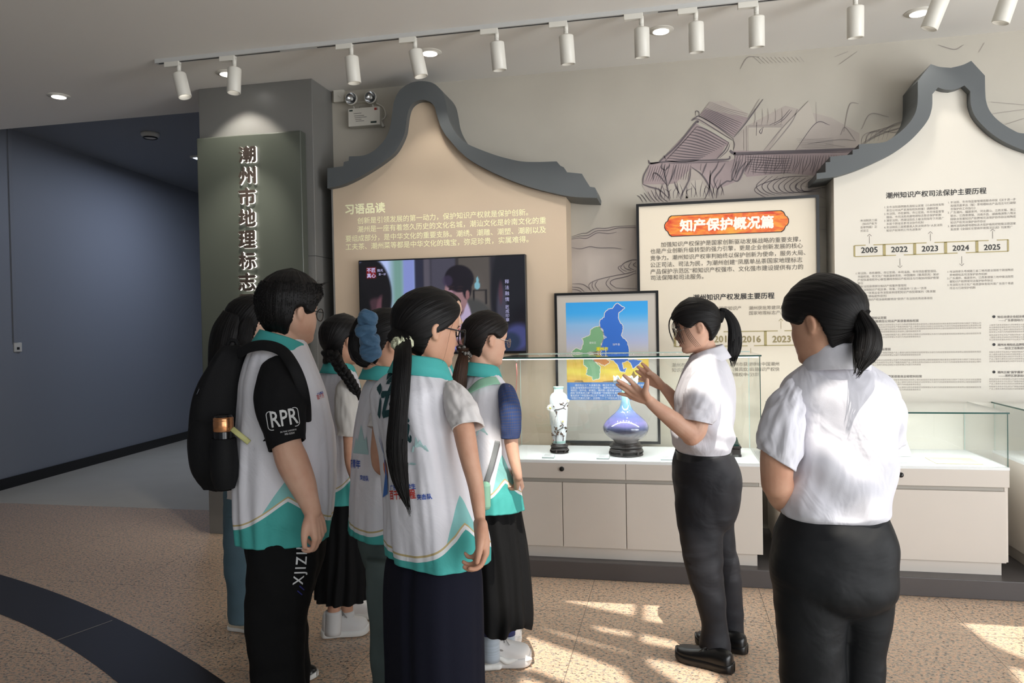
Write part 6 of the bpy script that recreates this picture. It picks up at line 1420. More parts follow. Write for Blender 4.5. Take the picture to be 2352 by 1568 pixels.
put('body', remeshed(mb, .006, 4), M_skin3, p_, True); hd.features(p_); hd.glasses(p_, M_silv, .10, .0013)
hd.hair_cap(p_, M_hair, .07, .08, [(0, .80), (25, .76), (50, .62), (64, .40), (74, .15), (85, -.1), (180, -.2)], (0, -.2, .2), .006)
tail('long_hair', M_hair, p_, [hd.w((0, -.22, .62)), hd.w((0, -.30, .25)), hd.w((.05, -.34, -.15)), P(522, 850, D-.06), P(516, 900, D-.06), P(515, 940, D-.06)], [.07, .09, .092, .085, .07, .03], 1.2, seed=3)
tail('side_hair', M_hair, p_, [hd.w((.34, .06, .62)), hd.w((.40, .0, .35)), hd.w((.42, -.04, .0)), P(548, 830, D-.14), P(545, 880, D-.16), P(545, 930, D-.16)], [.02, .035, .042, .045, .04, .012], .6, seed=4)
V, _ = loft(VR, F, 90, 100, 2.3, fold_noise(.010, 4)); loft_mesh(V).build('shirt', M_wht2, p_, True)
sleeve(p_, [(550, 838, 18, D-.1), (555, 870, 26, D-.17), (560, 930, 27, D-.19), (562, 960, 27, D-.19)], M_wht2, seed=3)
PR = [ring(1220, 516, 600, D, .9, F), ring(1160, 514, 606, D, .85, F), ring(1110, 516, 604, D, .8, F)]
LA = [ring(1428, 528, 583, D-.08, 1.0, F), ring(1400, 527, 582, D-.08, 1.0, F), ring(1330, 520, 580, D-.08, 1, F), ring(1250, 516, 580, D-.08, 1, F), ring(1180, 517, 585, D-.07, 1, F)]
LB = [ring(1415, 556, 606, D+.10, 1.0, F), ring(1380, 555, 606, D+.1, 1, F), ring(1300, 548, 604, D+.1, 1, F), ring(1190, 540, 602, D+.08, 1, F)]
trousers(p_, M_denim, PR, [LA, LB], F, .007, 5, 'jeans')
h0, t0 = PZ(530, 1443, 0), PZ(606, 1452, 0); shoe(p_, t0, h0, mat('cream_shoe', rgb(206, 196, 176), .5), M_sole, .043, .075)
shoe(p_, (t0.x+.06, t0.y+.2), (h0.x+.06, h0.y+.18), mat('cream_shoe', rgb(206, 196, 176), .5), M_sole, .043, .075)

# ---------------------------------------------------------------- young woman with the braid
D = 3.5; F = compass(57)
p_ = person(790, 1450, D, 'young woman with a thick black braid over her shoulder, white vest and black skirt')
hd = Head((801, 787), D-.06, 1, 54, .222, -6); mb = MB(); hd.add_to(mb)
VR = [ring(1148, 722, 846, D, .75, F), ring(1100, 724, 842, D, .75, F), ring(1030, 725, 836, D, .72, F), ring(950, 724, 832, D, .7, F), ring(900, 726, 830, D, .7, F), ring(868, 733, 824, D, .7, F), ring(848, 746, 812, D, .75, F), ring(836, 757, 802, D, .85, F)]
torso_core(mb, VR, F); neck(mb, hd, np.array(P(780, 850, D)), .044, .048)
limb(mb, [(795, 885, 15, D-.14), (799, 950, 16, D-.18), (801, 1005, 13, D-.19), (804, 1060, 12, D-.18), (815, 1100, 10, D-.22), (826, 1120, 9, D-.25)]); w = P(826, 1120, D-.25); hand(mb, w, (1, -.3, -.1), (0, 0, -1), (0, 1, 0), .92)
for dx, dd in ((0, -.08), (30, .12)): limb(mb, [(784, 1110, 22, D), (776+dx*.5, 1240, 18, D+dd*.7), (768+dx, 1374, 13, D+dd), (767+dx, 1392, 14, D+dd), (766+dx, 1420, 15, D+dd), (766+dx, 1445, 14, D+dd)])
put('body', remeshed(mb, .0055, 4), M_skin2, p_, True); hd.features(p_)
hd.hair_cap(p_, M_hair, .06, .075, [(0, .80), (25, .77), (45, .70), (62, .58), (74, .50), (84, .50), (93, .555), (104, .50), (114, .32), (130, .10), (150, .02), (180, 0)], (.1, -.40, .1), .008)
br_ = [hd.w((.06, -.38, .12)), P(768, 818, D-.12), P(780, 840, D-.17), P(795, 860, D-.19), P(808, 880, D-.18), P(818, 898, D-.16), P(824, 915, D-.15)]
q = cat_rom(np.array([tuple(x) for x in br_]), 13); mb = MB()
for i in range(12):
    d_ = q[i+1]-q[i]; s_ = np.cross(d_, np.array(CF)); s_ /= np.linalg.norm(s_); r_ = .021*(1-.028*i)
    for sg in (-1, 1): mb.tube([q[i]+s_*sg*r_*1.0-d_*.3, q[i]+s_*sg*r_*.6+d_*.35-np.array(CF)*.012, q[i]-s_*sg*r_*.25+d_*1.05-np.array(CF)*.010], [r_*.55, r_*.85, r_*.5], 9, sub=8, round_caps=True)
mb.tube(q, .014, 10)
me = mb.mesh(); add_uv(me, np.array([(i*.003, v[2]*3) for i, v in enumerate(mb.v)])); put('braid', me, M_hair, p_, True)
vest(p_, VR, F, 3.1, (.05, .10), (.55, .22), folds=.011)
collar(p_, np.array(P(779, 852, D)), F, .055, .056, M_teal, .036, .028, .014, 26, .05, (0, -.12))
sleeve(p_, [(788, 880, 10, D-.11), (792, 894, 21, D-.14), (797, 940, 27, D-.18), (800, 985, 26, D-.19), (801, 998, 26, D-.19)], M_greyt, seed=5, slant=(.2, 0, -.3))
SK = [ring(1372, 728, 846, D, .9, F), ring(1300, 728, 848, D, .85, F), ring(1220, 730, 842, D, .8, F), ring(1150, 733, 836, D, .75, F), ring(1110, 735, 832, D, .75, F)]
pleat = lambda v, phi, p: .010*(1-v)*math.sin(phi*14+2*noise.noise((phi, v*2, 1)))+.008*(1-v)*noise.noise((math.cos(phi)*2, math.sin(phi)*2, v*2))
V, _ = loft(SK, F, 70, 220, 2.1, pleat); loft_mesh(V).build('skirt', M_skirt, p_, True)
for dx, dd in ((0, -.08), (30, .12)): MB().tube([P(766+dx, 1402, D+dd), P(766+dx, 1424, D+dd), P(764+dx, 1456, D+dd)], .036, 16, sub=8).build('sock', M_sock, p_, True)
h0, t0 = PZ(740, 1462, 0), PZ(846, 1452, 0); shoe(p_, t0, h0, M_shoew, M_sole, .050, .125, M_lace, 'sneaker', .014)
h0, t0 = PZ(790, 1420, 0), PZ(872, 1415, 0); shoe(p_, t0, h0, M_shoew, M_sole, .048, .12, M_lace, 'sneaker', .014)

# ---------------------------------------------------------------- young woman with the blue scrunchie
D = 2.7; F = compass(54)
p_ = person(880, 1560, D, 'young woman with a blue scrunchie round a low bun, white vest, grey-green trousers'); p4 = p_
hd = Head((901, 795), D-.07, 1, 50, .225, -13); mb = MB(); hd.add_to(mb)
VR = [ring(1224, 799, 985, D, .72, F), ring(1160, 800, 984, D, .72, F), ring(1080, 804, 978, D, .7, F), ring(1000, 810, 972, D, .7, F), ring(930, 820, 966, D, .7, F), ring(895, 830, 958, D, .7, F), ring(868, 845, 944, D, .72, F), ring(848, 862, 926, D, .85, F)]
torso_core(mb, VR, F); neck(mb, hd, np.array(P(884, 862, D)), .045, .050)
limb(mb, [(880, 920, 20, D-.14), (872, 990, 18, D-.2), (866, 1045, 15, D-.21), (872, 1075, 13, D-.21), (898, 1085, 12, D-.18), (935, 1078, 10, D-.12)]); w = P(935, 1078, D-.12); hand(mb, w, (1, .3, .1), (0, 0, -1), (0, 1, 0), .95)
put('body', remeshed(mb, .0055, 4), M_skin2, p_, True); hd.features(p_)
hd.hair_cap(p_, M_hair, .06, .08, None, (0, -.50, .35), .008)
tail('bun', M_hair, p_, [hd.w((0, -.42, .50)), P(840, 745, D-.04), P(825, 775, D-.05), P(826, 805, D-.05), P(842, 825, D-.05), P(858, 832, D-.05)], [.040, .040, .038, .040, .032, .008], 1.0, seed=8, wisp=40, ridges=.2)
M_scr = cloth('blue_satin_scrunchie', rgb(74, 108, 138), .5, .08, .5, 40, .2)
mb = MB()
for (x, y, w_, h_, tl2) in ((845, 732, 21, 19, -.35), (840, 758, 23, 17, .25), (849, 783, 22, 17, -.15), (851, 806, 23, 19, .30)):
    c = np.array(P(x, y, D-.155)); k_ = D/FPX; V = np.zeros((16, 40, 3)); ca, sa = math.cos(tl2), math.sin(tl2); ex = np.array(CR)*ca+np.array((0, 0, sa)); ez = np.array((0, 0, ca))-np.array(CR)*sa
    for i in range(16):
        th = math.pi*(i+.02)/15.04
        for j in range(40):
            a = 2*math.pi*j/40; q_ = 1+.16*math.sin(a*5+x+2*th)*math.sin(th)+.08*math.sin(a*11+y)+.2*noise.noise((math.cos(a)*2.5, math.sin(a)*2.5, x+th)); V[i, j] = c+ex*w_*k_*math.cos(th)*(1+.08*noise.noise((a, th, y)))+(ez*math.cos(a)*h_*k_-np.array(CF)*math.sin(a)*.022)*q_*math.sin(th)**.6
    mb.grid(V, True)
mb.build('scrunchie', M_scr, p_, True)
ves = vest(p_, VR, F, 5.7, (.022, .085), (.60, .20), folds=.012)
collar(p_, np.array(P(882, 866, D)), F, .056, .058, M_teal, .036, .028, .014, 26, .05, (0, -.14))
sleeve(p_, [(890, 918, 12, D-.1), (885, 932, 24, D-.14), (878, 962, 28, D-.18), (873, 985, 28, D-.19)], M_wht2, seed=6)
PR = [ring(1350, 866, 940, D, .5, F), ring(1310, 840, 955, D, .72, F), ring(1250, 824, 966, D, .75, F), ring(1180, 826, 962, D, .7, F)]
LA = [ring(1690, 868, 945, D-.1, 1, F), ring(1620, 862, 945, D-.1, 1, F), ring(1568, 855, 944, D-.1, 1, F), ring(1435, 851, 942, D-.1, 1, F), ring(1362, 843, 944, D-.1, 1, F), ring(1275, 838, 948, D-.08, 1, F)]
LB = [ring(1650, 900, 975, D+.1, 1, F), ring(1500, 892, 970, D+.1, 1, F), ring(1400, 880, 966, D+.1, 1, F), ring(1290, 860, 962, D+.08, 1, F)]
trousers(p_, M_sage, PR, [LA, LB], F, .007, 9)
q = P(905, 1600, D-.1); shoe(p_, (q.x+.14, q.y+.03), (q.x-.10, q.y-.02), M_shoew, M_sole, .043, .085)
q = P(935, 1600, D+.1); shoe(p_, (q.x+.14, q.y+.05), (q.x-.10, q.y), M_shoew, M_sole, .043, .085)
tr = tree_of(ves); M_ink = mat('dark_teal_brush_print', rgb(30, 74, 78), .7); M_pale = mat('pale_teal_print', rgb(176, 208, 208), .75); M_orange = mat('orange_badge', rgb(226, 116, 50), .6)
print_on(p_, tr, 'back_lettering', M_ink, [('法', 803, 935, 842, 938, 1.15), ('诚', 803, 985, 842, 988, 1.15)], .03)
print_on(p_, tr, 'badge_print', M_blu, [('广东青年', 806, 1070, 829, 1074, 1), ('突击队', 828, 1101, 848, 1104, 1)]); print_on(p_, tr, 'badge_print', M_redp, [('百千万', 804, 1088, 828, 1092, 1.1)])
print_on(p_, tr, 'mountain_print', M_pale, [([(0, 0), (.2, .5), (.3, .35), (.5, .9), (.7, .4), (.8, .55), (1, 0)], 812, 1040, 848, 1044, 1)])

# ---------------------------------------------------------------- young woman hidden behind the tall ponytail
D = 3.66; F = compass(36)
p_ = person(1010, 1460, D, 'young woman hidden behind the long ponytail, only her eye, nose and shoulder showing')
hd = Head((1003, 727), D-.06, 1, 0, .222, -4); mb = MB(); hd.add_to(mb)
VR = [ring(1150, 935, 1055, D, .72, F), ring(1050, 937, 1052, D, .7, F), ring(930, 937, 1048, D, .7, F), ring(880, 942, 1044, D, .7, F), ring(850, 955, 1036, D, .7, F), ring(828, 980, 1024, D, .85, F)]
torso_core(mb, VR, F); neck(mb, hd, np.array(P(1003, 832, D)), .045, .05)
limb(mb, [(985, 880, 18, D-.15), (985, 960, 16, D-.18), (990, 1030, 12, D-.18), (1010, 1070, 9, D-.22)]); w = P(1010, 1070, D-.22); hand(mb, w, (1, 0, 0), (0, 0, -1), (0, 1, 0), .92)
put('body', remeshed(mb, .005, 4), M_skin3, p_, True); hd.features(p_)
hd.hair_cap(p_, M_hair, .035, .035, None, (0, -.45, .4), .004)
vest(p_, VR, F, 7.7); collar(p_, np.array(P(1004, 838, D)), F, .052, .054, M_teal, .034, .026, .014, 26, .045, (0, -.1))
sleeve(p_, [(990, 868, 16, D-.1), (986, 900, 25, D-.15), (986, 950, 24, D-.17), (987, 970, 24, D-.17)], M_wht2, seed=9)
mb = MB(); mb.tube([P(985, 836, D-.18), P(1010, 850, D-.19), P(1020, 870, D-.20), P(1020, 940, D-.19)], .020, 10, sub=20, flat=((0, -1, .3), .2))
tb = thing('shoulder_bag', tuple(P(1018, 1000, D-.14)), 'cream canvas bag strap on the hidden young woman', 'bag'); mb.build('strap', mat('cream_canvas', rgb(206, 196, 180), .8), tb, True)
q = np.array(P(1018, 1010, D-.22)); MB().box(q-np.array((.09, .03, .13)), q+np.array((.09, .03, .11))).build('pouch', bpy.data.materials['cream_canvas'], tb, bevel=.02)
PR = [ring(1290, 945, 1045, D, .8, F), ring(1220, 942, 1048, D, .75, F), ring(1120, 944, 1046, D, .7, F)]
trousers(p_, M_btr, PR, [[ring(1500, 955, 1000, D-.08, 1, F), ring(1400, 952, 1002, D-.08, 1, F), ring(1250, 946, 1010, D-.07, 1, F)], [ring(1480, 990, 1035, D+.08, 1, F), ring(1380, 985, 1036, D+.08, 1, F), ring(1250, 975, 1044, D+.07, 1, F)]], F, .006, 3)
for dd in (-.08, .08): q = P(990, 1500, D+dd); shoe(p_, (q.x+.14, q.y), (q.x-.1, q.y), M_shoew, M_sole, .042, .08)
# ---------------------------------------------------------------- young woman with the very long ponytail (nearest)
D = 2.25; F = compass(50)
p_ = person(990, 1700, D, 'young woman with a very long black ponytail, white vest and navy skirt'); p5 = p_
hd = Head((1001, 764), D-.062, 1, 43, .230, -7); mb = MB(); hd.add_to(mb)
VR = [ring(1277, 886, 1115, D, .72, F), ring(1230, 882, 1113, D, .72, F), ring(1150, 880, 1096, D, .7, F), ring(1060, 872, 1076, D, .68, F), ring(980, 858, 1060, D, .68, F), ring(920, 850, 1052, D, .68, F), ring(890, 855, 1046, D, .68, F), ring(862, 882, 1022, D, .7, F), ring(842, 920, 1004, D, .8, F), ring(832, 938, 998, D, .9, F)]
torso_core(mb, VR, F); neck(mb, hd, np.array(P(968, 850, D)), .046, .052)
DA = D-.12
limb(mb, [(1046, 918, 20, DA+.01), (1060, 960, 25, DA-.02), (1070, 1010, 25, DA-.04), (1080, 1060, 22, DA-.05), (1092, 1110, 19, DA-.06), (1099, 1160, 16, DA-.07), (1103, 1200, 12, DA-.075)], flat=None)
w = P(1103, 1198, DA-.075); hand(mb, w, P(1106, 1240, DA-.08)-w, F*-1+right_of(F)*-.3, F*.3+right_of(F)*.9, .95, (24, 28, 30, 34), 1.2)
DB = D+.14
limb(mb, [(905, 900, 22, DB-.05), (915, 990, 20, DB), (930, 1070, 17, DB), (950, 1120, 12, DB+.02)]); w = P(950, 1120, DB+.02); hand(mb, w, (.6, .3, -.6), -F, (0, 0, 1), .95)
put('body', remeshed(mb, .004, 5), M_skin2, p_, True); hd.features(p_); hd.glasses(p_, M_gunm, .105, .0022, True, .035)
hd.hair_cap(p_, M_hair, .055, .065, [(0, .82), (25, .79), (45, .72), (60, .62), (72, .54), (84, .47), (93, .42), (104, .36), (114, .26), (130, .16), (150, .10), (180, .06)], (0, -.50, .30), .005)
tie = np.array(P(924, 789, D-.10))
tail('ponytail', M_hair, p_, [hd.w((0, -.42, .40)), tie, P(924, 830, D-.17), P(920, 890, D-.20), P(915, 960, D-.205), P(912, 1030, D-.205), P(917, 1090, D-.20), P(928, 1135, D-.20), P(936, 1162, D-.20)], [.032, .026, .029, .030, .030, .034, .028, .016, .003], .6, 48, 110, .10, 26, seed=21)
M_flo = mat('floral_scrunchie', rgb(206, 208, 178), .8, var=.5, scale=140, bump=.3, bscale=90)
V = np.zeros((70, 14, 3)); ax = np.array(P(922, 810, D-.12))-hd.w((0, -.45, .36)); ax = np.array((.05, .0, -1.0)); e1 = np.array(CR); e2 = np.array(CF)
for i in range(70):
    a = 2*math.pi*i/70; c = tie+e1*math.cos(a)*.018+e2*math.sin(a)*.016+np.array((0, 0, .004*math.sin(a*3)))
    for j in range(14):
        b = 2*math.pi*j/14; r_ = .0105*(1+.35*math.sin(i*.9+j)+.2*math.sin(i*2.3)); V[i, j] = c+(e1*math.cos(a)+e2*math.sin(a))*math.cos(b)*r_+np.array((0, 0, 1))*math.sin(b)*r_*1.25
mb = MB(); m_, n_ = V.shape[:2]; mb.add(V.reshape(-1, 3), [(i*n_+j, i*n_+(j+1) % n_, ((i+1) % m_)*n_+(j+1) % n_, ((i+1) % m_)*n_+j) for i in range(m_) for j in range(n_)]); mb.build('scrunchie', M_flo, p_, True)
strands('face_wisps', M_hair, p_, [[hd.w((.33, .22, .66)), hd.w((.36, .16+.03*k, .45)), hd.w((.33-.01*k, .14+.04*k, .20)), hd.w((.30, .10+.05*k, .0))] for k in range(1)]+[[hd.w((.28, .33, .72)), hd.w((.31, .34, .58)), hd.w((.29, .36, .45))]], .0005)
ves = vest(p_, VR, F, 11.2, (.020, .095), (.62, .21), folds=.013)
collar(p_, np.array(P(968, 852, D)), F, .062, .064, M_teal, .040, .032, .016, 26, .055, (0, -.16))
sl = sleeve(p_, [(1028, 890, 14, DA+.06), (1040, 902, 27, DA+.03), (1055, 932, 35, DA-.01), (1068, 960, 37, DA-.03), (1075, 982, 36, DA-.04)], M_wht2, seed=8, slant=(.35, 0, -.5))
sleeve(p_, [(908, 892, 16, DB-.1), (904, 910, 30, DB-.06), (908, 960, 34, DB-.02), (912, 985, 33, DB)], M_wht2, seed=12)
tr = tree_of(ves)
print_on(p_, tr, 'back_lettering', M_ink, [('法', 867, 950, 915, 952, 1.15), ('诚', 903, 1008, 948, 1010, 1.15)], .03)
print_on(p_, tr, 'badge_print', M_blu, [('广东青年大学生', 898, 1124, 957, 1121, 1), ('突击队', 959, 1146, 994, 1144, 1)], .03); print_on(p_, tr, 'badge_print', M_redp, [('百千万工程', 897, 1145, 957, 1142, 1.25)], .03)
print_on(p_, tr, 'mountain_print', M_pale, [([(0, 0), (.15, .35), (.25, .3), (.38, .85), (.5, .5), (.6, .65), (.75, .3), (.85, .35), (1, 0)], 946, 1038, 986, 1036, 1)]); print_on(p_, tr, 'ripple_print', M_pale, [([(0, 0), (.3, .12), (.7, .02), (1, .1), (.8, .2), (.4, .25)], 936, 1070, 958, 1068, 1)])
print_on(p_, tr, 'badge_emblem', mat('blue_emblem', rgb(50, 110, 190), .6), [([(0, 0), (.5, .1), (.95, .7), (1, 1.6), (.7, 2.2), (.75, 1.4), (.5, .8)], 881, 1142, 894, 1140, 1)]); print_on(p_, tr, 'badge_emblem', M_orange, [([(.5+.5*math.cos(k*.6283), .5+.5*math.sin(k*.6283)) for k in range(10)], 886, 1101, 893, 1101, 1)])
SK = [ring(1872, 878, 1120, D, .70, F), ring(1700, 884, 1112, D, .70, F), ring(1568, 888, 1106, D, .70, F), ring(1450, 885, 1105, D, .7, F), ring(1362, 884, 1104, D, .7, F), ring(1300, 888, 1101, D, .68, F), ring(1262, 898, 1092, D, .62, F), ring(1225, 908, 1080, D, .58, F)]
sf = lambda v, phi, p: .012*(1-v)*noise.noise((math.cos(phi)*3.1, math.sin(phi)*3.1, p[2]*.9))+.006*math.sin(phi*9+3*v)*(1-v)*.6-.016*(1-v*.6)*math.exp(-((phi-4.95)/.12)**2)
V, _ = loft(SK, F, 110, 220, 2.5, sf); loft_mesh(V).build('skirt', M_navy, p_, True)
for sg in (-1, 1): q = np.array(P(990, 1700, D))+right_of(F)*.08*sg; shoe(p_, q[:2]+F[:2]*.15, q[:2]-F[:2]*.1, M_shoew, M_sole, .043, .08)

# ---------------------------------------------------------------- young woman with the mint bag strap
D = 3.22; F = compass(46)
p_ = person(1140, 1520, D, 'young woman in round glasses with brown ponytail, blue checked sleeve, black pleated skirt'); p7 = p_
hd = Head((1129, 785), D-.068, 1, 40, .224, -7); mb = MB(); hd.add_to(mb)
VR = [ring(1162, 1035, 1196, D, .72, F), ring(1120, 1036, 1190, D, .72, F), ring(1050, 1040, 1176, D, .7, F), ring(980, 1044, 1168, D, .7, F), ring(920, 1046, 1166, D, .7, F), ring(890, 1050, 1164, D, .7, F), ring(866, 1064, 1150, D, .72, F), ring(850, 1082, 1134, D, .8, F), ring(842, 1090, 1126, D, .9, F)]
torso_core(mb, VR, F); neck(mb, hd, np.array(P(1108, 852, D)), .045, .050)
DA = D-.17
limb(mb, [(1166, 900, 17, DA+.05), (1172, 960, 18, DA), (1173, 1005, 17, DA), (1179, 1045, 14.5, DA-.01), (1187, 1080, 11.5, DA-.02), (1191, 1096, 9.5, DA-.02)])
w = P(1187, 1088, DA-.01); hand(mb, w, np.array((-.15, .75, -.65)), np.array((-.8, -.3, .2)), np.array((.2, .5, .8)), .92, (34, 38, 40, 42), 1.5)
limb(mb, [(1120, 900, 17, D+.16), (1140, 980, 16, D+.17), (1165, 1040, 13, D+.12), (1188, 1088, 10, D+.03)]); w = P(1182, 1082, D+.02); hand(mb, w, np.array((.35, -.35, -.85)), np.array((-.7, -.6, -.2)), np.array((.6, -.5, .3)), .92, (30, 34, 36, 40), 1.4)
for dx, dd in ((0, -.07), (36, .14)): limb(mb, [(1118, 1120, 22, D), (1122+dx*.5, 1260, 19, D+dd*.7), (1132+dx, 1390, 20, D+dd), (1128+dx, 1432, 19, D+dd), (1128+dx, 1470, 16, D+dd), (1128+dx, 1500, 16, D+dd)])
put('body', remeshed(mb, .0045, 5), M_skin, p_, True); hd.features(p_); hd.glasses(p_, M_silv, .088, .0013)
hd.hair_cap(p_, M_hairw, .055, .065, None, (0, -.50, .24), .005)
MB().tube([hd.w((.385, -.085, .46)), hd.w((.40, -.10, .445)), hd.w((.385, -.10, .425))], .0016, 6, sub=8).build('ear_cuff', M_silv, p_, True)
tail('ponytail', M_hairb, p_, [hd.w((0, -.44, .30)), P(1064, 812, D-.03), P(1060, 840, D-.06), P(1054, 880, D-.07), P(1050, 930, D-.07), P(1048, 975, D-.06)], [.03, .020, .027, .032, .028, .006], .7, 40, 70, .12, 16, seed=31)
mb = MB(); tie = np.array(P(1066, 810, D-.03)); rr = random.Random(5)
for k in range(26):
    a = rr.uniform(0, 6.28); b = rr.uniform(-.9, .9); mb.ball(tie+np.array(CR)*(.020*math.cos(a)+.012*b)+np.array((0, 0, 1))*(-.018*b+.006*math.sin(a)*2)+np.array(CF)*.020*math.sin(a)*-1, (.0075, .0065, .0075), 8, 6)
mb.build('scrunchie', mat('black_white_scrunchie', rgb(120, 116, 110), .7, var=.95, scale=120), p_, True)
ves = vest(p_, VR, F, 13.4, (.030, .095), (.60, .24), folds=.012)
collar(p_, np.array(P(1108, 858, D)), F, .056, .060, M_teal, .040, .030, .016, 24, .06, (0, -.16))
def checked():
    m, N, L, b = newmat('blue_checked_cotton'); uv = N.new('ShaderNodeUVMap'); sx = N.new('ShaderNodeSeparateXYZ'); L.new(uv.outputs[0], sx.inputs[0]); prev = None
    for ax, f_, c in ((0, 34, None), (1, 26, None)):
        q = N.new('ShaderNodeMath'); q.operation = 'MULTIPLY'; q.inputs[1].default_value = f_; L.new(sx.outputs[ax], q.inputs[0]); s_ = N.new('ShaderNodeMath'); s_.operation = 'FRACT'; L.new(q.outputs[0], s_.inputs[0])
        g_ = N.new('ShaderNodeMath'); g_.operation = 'LESS_THAN'; g_.inputs[1].default_value = .35; L.new(s_.outputs[0], g_.inputs[0])
        if prev is None: prev = g_
        else: z = N.new('ShaderNodeMath'); z.operation = 'ADD'; L.new(prev.outputs[0], z.inputs[0]); L.new(g_.outputs[0], z.inputs[1]); prev = z
    r = N.new('ShaderNodeValToRGB'); e = r.color_ramp.elements; r.color_ramp.interpolation = 'CONSTANT'; e[0].position = 0; e[0].color = rgb(40, 66, 120); e[1].position = .7; e[1].color = rgb(88, 76, 88); x = e.new(.3); x.color = rgb(58, 72, 108)
    h_ = N.new('ShaderNodeMath'); h_.operation = 'MULTIPLY'; h_.inputs[1].default_value = .5; L.new(prev.outputs[0], h_.inputs[0]); L.new(h_.outputs[0], r.inputs[0]); L.new(r.outputs[0], b.inputs['Base Color']); b.inputs['Roughness'].default_value = .85; return m
sleeve(p_, [(1158, 888, 10, DA+.09), (1164, 902, 20, DA+.05), (1172, 940, 25, DA+.01), (1174, 980, 23, DA), (1172, 1006, 21, DA)], checked(), 'checked_sleeve', 14, .003, slant=(-.1, 0, .2))
sleeve(p_, [(1112, 884, 16, D+.10), (1120, 905, 24, D+.15), (1136, 960, 24, D+.16), (1146, 1000, 22, D+.15)], bpy.data.materials['blue_checked_cotton'], 'checked_sleeve', 15, .003)
tr = tree_of(ves); print_on(p_, tr, 'mountain_print', M_pale, [([(0, 0), (.2, .5), (.35, .4), (.55, .9), (.8, .3), (1, 0)], 1094, 1000, 1122, 998, 1)])
SK = [ring(1428, 1062, 1219, D, .95, F), ring(1406, 1062, 1221, D, .95, F), ring(1344, 1060, 1217, D, .9, F), ring(1261, 1056, 1209, D, .85, F), ring(1200, 1052, 1200, D, .8, F), ring(1150, 1050, 1193, D, .75, F), ring(1110, 1052, 1188, D, .72, F)]
pl = lambda v, phi, p: .012*(1-v)**.8*math.sin(phi*13+1.5*noise.noise((phi, v*2, 4)))+.010*(1-v)*noise.noise((math.cos(phi)*2, math.sin(phi)*2, v*2))
V, _ = loft(SK, F, 90, 240, 2.1, pl)
for i in range(20):
    for j in range(240): V[i, j, 2] += (1-i/20)*.018*math.sin(j/240*2*math.pi*5+1)
loft_mesh(V).build('skirt', M_skirt, p_, True)
M_sockb = mat('pale_blue_sock_rib', rgb(170, 182, 194), .9, var=.1, scale=5, stretch=(1, 1, 60)); M_sockn = mat('navy_sock_band', rgb(40, 48, 92), .9)
for dx, dd in ((0, -.07), (36, .14)):
    s_ = MB().tube([P(1128+dx, 1446, D+dd), P(1128+dx, 1470, D+dd), P(1128+dx, 1516, D+dd)], [.038, .036, .037], 20, sub=10).build('sock', M_sockb, p_, True); MB().tube([P(1128+dx, 1441, D+dd), P(1128+dx, 1456, D+dd)], .0385, 20).build('band', M_sockn, s_, True)
def runner(h0, t0):
    """bulky running shoe: waved white sole, mesh panels, laces"""
    s_ = shoe(p_, t0, h0, M_shoew, M_shoew, .053, .135, M_lace, 'running_shoe', .026); h, t = np.array(h0[:2]), np.array(t0[:2]); L_ = np.linalg.norm(t-h); f_ = (t-h)/L_; f3 = np.array((*f_, 0)); r3 = right_of(f3); b = np.array((*h, 0))
    mb = MB()
    for sg in (-1, 1):
        mb.tube([b+f3*L_*u+r3*sg*(.047+.004*math.sin(u*6))+np.array((0, 0, z)) for u, z in ((.0, .050), (.15, .042), (.32, .055), (.48, .036), (.65, .040), (.82, .034), (.98, .040))], [.012, .013, .010, .013, .012, .011, .007], 9, sub=40, round_caps=True)
        for u in (.10, .25): mb.tube([b+f3*L_*(u-.07)+r3*sg*.046+np.array((0, 0, .016)), b+f3*L_*(u+.07)+r3*sg*.046+np.array((0, 0, .016))], .014, 9, round_caps=True)
    mb.build('waved_sole', M_sole, s_, True); mb = MB()
    for sg in (-1, 1):
        for u, z, a in ((.20, .075, .030), (.42, .078, .024), (.62, .062, .022), (.80, .056, .020)): mb.ball(b+f3*L_*u+r3*sg*(.046-.010*(u > .3))+np.array((0, 0, z)), (a, .006, .009), 12, 7, axes=[tuple(f3*.95+np.array((0, 0, -.25))), tuple(r3), (0, 0, 1)])
    mb.build('mesh_panel', M_mesh, s_, True)
runner(PZ(1108, 1530, 0), PZ(1218, 1523, 0)); runner(PZ(1110, 1478, 0), PZ(1196, 1474, 0))
# her bag: mint strap over the back, grey webbing, small mint pouch
M_mint = mat('mint_strap', rgb(152, 204, 176), .6); M_web = mat('grey_webbing', rgb(128, 132, 134), .7)
bg = thing('shoulder_bag', tuple(P(1112, 1150, D-.25)), 'mint green sling bag with grey webbing across the back of the checked-sleeve woman', 'bag')
def on(tree, pts, lift=.006):
    out = []
    for x, y in pts:
        h, n_ = hit_px(tree, x, y)[:2]; out.append(tuple(h-CF*lift) if h is not None else tuple(P(x, y, D-.12)))
    return out
q = on(tr, [(1052, 915), (1075, 898), (1100, 882), (1125, 874), (1144, 873)], .011); q[0] = tuple(Vector(q[0])); MB().tube(q, .027, 12, sub=30, flat=(tuple(-np.array(CF)*.6+np.array((0, 0, .8))), .12)).build('wide_strap', M_mint, bg, True)
q = on(tr, [(1143, 1012), (1136, 1042), (1127, 1075), (1117, 1108)], .004); MB().tube(q, .011, 10, sub=20, flat=(tuple(CF), .18)).build('webbing', M_web, bg, True)
q = np.array(P(1106, 1138, D-.30)); MB().box(q-np.array((.06, .02, .055)), q+np.array((.035, .02, .055))).build('pouch', M_mint, bg, bevel=.015)

